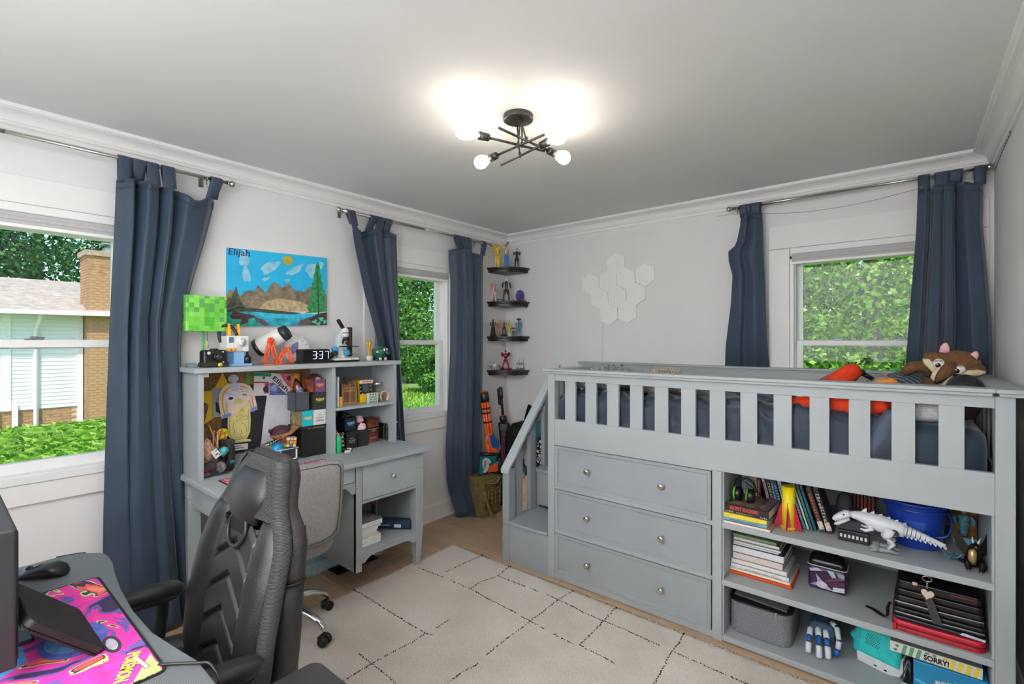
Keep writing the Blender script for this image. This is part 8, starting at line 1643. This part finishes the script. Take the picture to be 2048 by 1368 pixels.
fprint([(2.607,.318),(2.65,.345),(2.66,.318)],'#9a86b8');fprint([(2.632,.375),(2.665,.335),(2.70,.312),(2.665,.312),(2.64,.33)],'#b9aed0');fprint(cpoly(2.655,.328,.022,.016,14),'#d8d0e4',1);fprint([(2.66,.34),(2.742,.37),(2.742,.385),(2.68,.36)],'#6a3050');fprint([(2.69,.352),(2.742,.362),(2.742,.34),(2.70,.335)],'#55203a',1);fprint([(2.695,.31),(2.742,.316),(2.742,.336),(2.70,.33)],'#dfe6ee',1);fprint([(2.676,.40),(2.70,.40),(2.71,.375),(2.695,.37)],'#a9c2d4',1);fprint([(2.605,.392),(2.64,.40),(2.66,.392),(2.61,.38)],'#b9aed0',1);fprint([(2.71,.40),(2.742,.395),(2.742,.375),(2.72,.38)],'#8f8f98',1)
t=thing('red_case','flat red zipped case lying on the middle shelf under the black binder','case',(3.05,-.95,.3004));RDM=mat('#b3152c',.45,noise=.06,scale=50)
for z0,z1 in((.3006,.318),(.3195,.338)):part('half',MB().prism(rpoly(2.915,3.182,-1.072,-.80,.025,5),(0,0,z0),(1,0,0),(0,1,0),(0,0,z1-z0)),RDM,t,bev=.005)
part('zip',MB().tube([(x,y,.3188)for x,y in rpoly(2.914,3.183,-1.073,-.80,.025,5)],.0024,6,closed=True),mat('#7a0f20',.5),t);part('pull_tab',MB().box(2.915,2.925,-1.077,-1.073,.302,.330),RDM,t,bev=.001);part('edge_piping',MB().tube([(x,y,.338)for x,y in rpoly(2.918,3.179,-1.069,-.803,.024,5)],.0018,6,closed=True),mat('#d9455a',.45),t)
t=thing('binder','black accordion binder with several flaps stacked on the red case','binder',(3.05,-.93,.339))
for k,(z0,dz,m_)in enumerate(((.3390,.012,'#202635'),(.3525,.010,'#17181a'),(.3645,.014,'#1c1d1f'),(.3805,.016,'#161719'),(.3985,.020,'#1b1c1e'),(.4205,.022,'#151617'),(.4445,.030,'#121314'))):
 o_=.004*k;part('flap',MB().prism(rpoly(2.915+o_*.6,3.186-o_*.4,-1.055+o_*2.2,-.79,.014,4),(0,0,z0),(1,0,0),(0,1,0),(0,0,dz)),mat(m_,.35,noise=.08),t,bev=.003)
for z0 in(.3635,.3975):part('grey_edge',MB().tube([(2.92,-1.052+(z0-.35)*.55,z0),(3.05,-1.056+(z0-.35)*.55,z0),(3.18,-1.050+(z0-.35)*.55,z0)],.0022,6),mat('#a9aab0',.4),t)
part('red_edge',MB().tube([(3.09,-1.03,.474),(3.13,-1.03,.4735),(3.17,-1.025,.472)],.0015,6),mat('#b0202c',.5),t);part('band',MB().hexa([(3.035,-1.058,.36),(3.065,-1.058,.36),(3.065,-1.054,.36),(3.035,-1.054,.36)],[(3.005,-1.035,.46),(3.03,-1.035,.46),(3.03,-1.031,.46),(3.005,-1.031,.46)]),mat('#232426',.6),t);part('paper_tip',MB().prism([(3.11,.345),(3.18,.342),(3.182,.35),(3.12,.355)],(0,-1.0565,0),(1,0,0),(0,0,1),(0,-.0008,0)),mat('#c9cfe0',.6),t);part('clasp',B(2.975,2.99,-1.028,-1.020,.478,.49),NICKEL,t)
t=thing('heart_keychain','pale metal heart keychain hanging from a ring in front of the black binder','keychain',(3.015,-1.088,.46));part('ring',MB().tube([(3.018+.014*math.cos(a),-1.083,.535+.010*math.sin(a))for a in[2*PI*k/18 for k in range(18)]],.0012,6,closed=True),NICKEL,t)
for k in range(4):part('link',MB().tube([(3.018+.0025*math.cos(a),-1.083,.521-k*.006+.004*math.sin(a))for a in[2*PI*j/10 for j in range(10)]],.0008,5,closed=True),NICKEL,t)
hpts=[(.0155*math.sin(a)**3,.0135*math.cos(a)-.005*math.cos(2*a)-.002*math.cos(3*a)-.001*math.cos(4*a))for a in[2*PI*k/30 for k in range(30)]]
part('heart',MB().prism([(a*1.25,b*1.25)for a,b in hpts],(3.019,-1.083,.478),(1,.0,-.12),(.12,0,1),(0,-.004,0)),mat('#d9cbb8',.3,metal=.3,noise=.03),t,bev=.0015)
o=part('strap',MB().tube(spline([(2.822,-.94,.303),(2.85,-.96,.306),(2.88,-.99,.3045),(2.895,-1.0,.315),(2.897,-1.0,.35),(2.905,-.995,.372)],5),.011,8,flat=.2),mat('#1a1b1c',.6));tag(o,'black webbing strap curling on the middle shelf left of the binder','strap')
# lowest shelf
Z3=.0344
t=thing('fabric_bin','grey heathered fabric storage case, half unzipped, on the lowest bed shelf','storage case',(2.41,-.88,Z3));FB=mat('#777a80',.95,noise=.28,scale=260,bump=.4,bscale=400)
part('body',MB().prism(rpoly(2.282,2.548,-1.022,-.72,.05,6),(0,0,Z3+.0005),(1,0,0),(0,1,0),(0,0,.150)),FB,t,bev=.006);part('dark_lining',MB().prism(rpoly(2.286,2.544,-1.018,-.724,.048,6),(0,0,.1852),(1,0,0),(0,1,0),(0,0,.004)),mat('#0e0e10',.8),t)
part('lid',MB().hexa([(2.30,-.99,.200),(2.53,-1.0,.192),(2.535,-.73,.215),(2.30,-.73,.225)],[(2.30,-.99,.208),(2.53,-1.0,.200),(2.535,-.73,.223),(2.30,-.73,.233)]),mat('#5c5f66',.9,noise=.2,scale=200),t,bev=.003);part('zip_edge',MB().tube([(x,y,.187+.0)for x,y in rpoly(2.281,2.549,-1.023,-.719,.05,6)],.004,6,closed=True),mat('#1a1b1d',.5),t);part('zip_pull',MB().box(2.487,2.493,-1.031,-1.026,.150,.184).ball((2.49,-1.028,.186),(.006,.004,.006),8,6),NICKEL,t)
t=thing('robot_hand','white and blue robot hand resting fingers-down on the lowest bed shelf','toy robot',(2.665,-.92,Z3));WB,BB=mat('#e2e8f0',.35,noise=.03),mat('#1f62b8',.35,noise=.04)
part('palm',MB().rings([[(x_,y_,z_)for x_,y_,z_ in[(2.60+.11*(.5+.5*c*sx),-.90+dy,.115+.04*s_)for c,s_ in[(math.copysign(abs(math.cos(2*PI*k/18))**.6,math.cos(2*PI*k/18)),math.copysign(abs(math.sin(2*PI*k/18))**.6,math.sin(2*PI*k/18)))for k in range(18)]]]for dy,sx in((-.02,.85),(0,1),(.06,1),(.10,.9))]),mat('#3a4f68',.4,noise=.2,scale=50),t)
for i,(x0,z0,x1,y1)in enumerate(((2.612,.118,2.614,-1.0),(2.642,.128,2.658,-1.012),(2.672,.128,2.690,-.995))):
 P=[Vector((x0,-.915,z0)),Vector((x0*.6+x1*.4,-.955,z0-.018)),Vector((x0*.25+x1*.75,y1+.022,z0*.55+.02)),Vector((x1,y1,Z3+.010))]
 for k,(m_,r_)in enumerate(((WB,.0125),(BB,.0105),(WB,.0125))):
  a,b=P[k],P[k+1];d=(b-a).normalized();seg_=MB().tube([tuple(a+d*.001),tuple(a+d*.004),tuple(b-d*.005),tuple(b-d*.001)],[r_*.75,r_,r_*.95,r_*.6],8);part('finger_segment',seg_,m_,t)
 part('finger_joint',MB().ball(P[1],.009,8,6).ball(P[2],.008,8,6),DKG,t)
TP=[(2.695,-.905,.165),(2.715,-.93,.165),(2.726,-.955,.12),(2.722,-.965,.085),(2.712,-.955,.048)]
for k,m_ in enumerate((WB,WB,WB,BB)):part('thumb_segment',MB().tube([TP[k],tuple((Vector(TP[k])*.1+Vector(TP[k+1])*.9))],[.0115,.010],8),m_,t)
part('thumb_joint',MB().ball(TP[1],.010,8,6).ball(TP[2],.009,8,6).ball(TP[3],.009,8,6),DKG,t)
t=thing('teal_toy_case','turquoise and white rounded plastic toy with speaker holes on the lowest bed shelf','toy',(2.855,-.88,Z3),rot=frame((2.855,-.88,Z3),(.96,-.2,-.10),(.2,.96,0)));TQ=mat('#22b3b4',.35,noise=.03)
part('shell',MB().prism([(-.085,.035),(-.06,.022),(.07,.020),(.085,.05),(.085,.16),(-.075,.168),(-.085,.12),(-.10,.10),(-.10,.09),(-.085,.075)],(0,-.035,0),(1,0,0),(0,0,1),(0,.12,0)),TQ,t,local=True,bev=.012,seg=3);part('white_foot',MB().prism([(-.06,.0),(.05,.0),(.09,.015),(.10,.05),(.095,.10),(.087,.10),(.085,.045),(-.068,.04)],(0,-.042,0),(1,0,0),(0,0,1),(0,.10,0)),mat('#e3e9ea',.35),t,local=True,bev=.006);part('front_panel',MB().prism(rpoly(-.06,.072,.05,.155,.012),(0,-.0352,0),(1,0,0),(0,0,1),(0,-.003,0)),mat('#2fc4c4',.35),t,local=True,bev=.001)
for a in range(6):
 for b in range(6):part('speaker_hole',MB().box(-.04+a*.0085+(b%2)*.004,-.036+a*.0085+(b%2)*.004,-.0390,-.0381,.09+b*.0085,.094+b*.0085),mat('#0f5f62',.6),t,local=True)
for x in(.0,.035):part('switch',MB().box(x,x+.010,-.0428,-.0418,.012,.019),DKG,t,local=True)
t=thing('blue_game_box','bright blue card game box with silver lettering standing on the lowest bed shelf','box',(3.09,-.95,Z3));part('carton',B(2.978,3.192,-1.035,-.90,Z3,.185),mat('#1f86b8',.35,noise=.08,scale=10),t,bev=.002);part('light_streak',MB().prism([(2.985,.115),(3.10,.085),(3.10,.08),(2.985,.108)],(0,-1.0354,0),(1,0,0),(0,0,1),(0,-.0005,0)),mat('#6fc6ea',.3),t)
text('POKÉMON',.034,mat('#aebccb',.4,noise=0),t,(3.105,-1.0362,.115),(1,0,0),UPZ,width=.125,bold=.0035,depth=.0003,arc=.008);text('POKÉMON',.034,mat('#dfe4ea',.3,noise=.3),t,(3.105,-1.0370,.115),(1,0,0),UPZ,width=.118,bold=.001,depth=.0003,arc=.008)
t=thing('sorry_game','long thin green, white and yellow striped board game box tilted on the blue box','board game',(3.04,-1.028,.188),rot=frame((3.04,-1.028,.188),(1,0,-.012),(0,.97,.14)));w2_=.136;hb=.043
part('carton',MB().box(-w2_,w2_,0,.20,0,hb),mat('#eceae4',.5,noise=0),t,local=True,bev=.0015);part('grey_top',MB().box(-w2_+.002,w2_-.002,.004,.198,hb,hb+.001),mat('#6f7478',.5),t,local=True)
def gp(pts,hx):return part('stripe_print',MB().prism(pts,(0,-.0004,0),(1,0,0),(0,0,1),(0,-.0004,0)),mat(hx,.5,noise=.02),t,local=True)
for k in range(5):x=-.10+k*.022;gp([(x,.002),(x+.012,.002),(x+.019,.041),(x+.007,.041)],'#58a07f')
gp(cpoly(-.118,.012,.006,.006,14),'#4f9474');gp(cpoly(-.113,.030,.006,.006,14),'#4f9474')
for k in range(5):x=.020+k*.0225;gp([(x,.002),(x+.012,.002),(x+.019,.041),(x+.007,.041)],'#ecd83a' if k else '#e8c03a')
part('word_plate',MB().prism([(-.036,.006),(.045,.004),(.047,.030),(-.032,.034)],(0,-.0010,0),(1,0,0),(0,0,1),(0,-.0005,0)),mat('#f0eee8',.5,noise=0),t,local=True);text('SORRY!',.030,mat('#1a1a1c',.5,noise=0),t,(.006,-.0020,.019),(1,0,0),UPZ,width=.074,bold=.0012,depth=.0003,local=True)
t=thing('cable_bundle','grey cables and black clips heaped between the turquoise toy and the blue box','cable',(2.955,-.95,Z3))
for k in range(5):part('cable',MB().tube(spline([(2.945+k*.004,-.98+k*.01,Z3+.004),(2.950,-.985,.07+k*.012),(2.958+k*.002,-.975,.11+k*.010),(2.968,-.96,.08),(2.962,-.95,Z3+.006)],5),.0022,6),mat('#9a9ea2' if k%2 else '#2b2c2e',.4),t)
part('adapter',B(2.945,2.972,-.955,-.90,Z3,.12),mat('#222326',.5),t,bev=.004);part('white_plug',B(2.94,2.965,-1.03,-.995,Z3,.062),mat('#e1e3e4',.4),t,bev=.004)
# baseboard heater louvre beside the bed
t=thing('wall_vent','dark slatted return vent low on the right wall beside the bed post','vent',(3.29,-1.3,.05));part('frame',MB().box(3.292,3.306,-1.75,-1.13,.05,.075).box(3.292,3.306,-1.75,-1.13,.52,.545).box(3.292,3.306,-1.15,-1.13,.075,.52).box(3.292,3.306,-1.75,-1.73,.075,.52),mat('#4f4a48',.5),t,bev=.002);part('well',B(3.3045,3.3065,-1.73,-1.15,.075,.52),mat('#0f0e0e',.9),t)
for k in range(14):z=.09+k*.031;part('slat',MB().hexa([(3.293,-1.73,z),(3.304,-1.73,z+.014),(3.304,-1.15,z+.014),(3.293,-1.15,z)],[(3.293,-1.73,z+.003),(3.304,-1.73,z+.017),(3.304,-1.15,z+.017),(3.293,-1.15,z+.003)]),mat('#3d3836',.5),t)
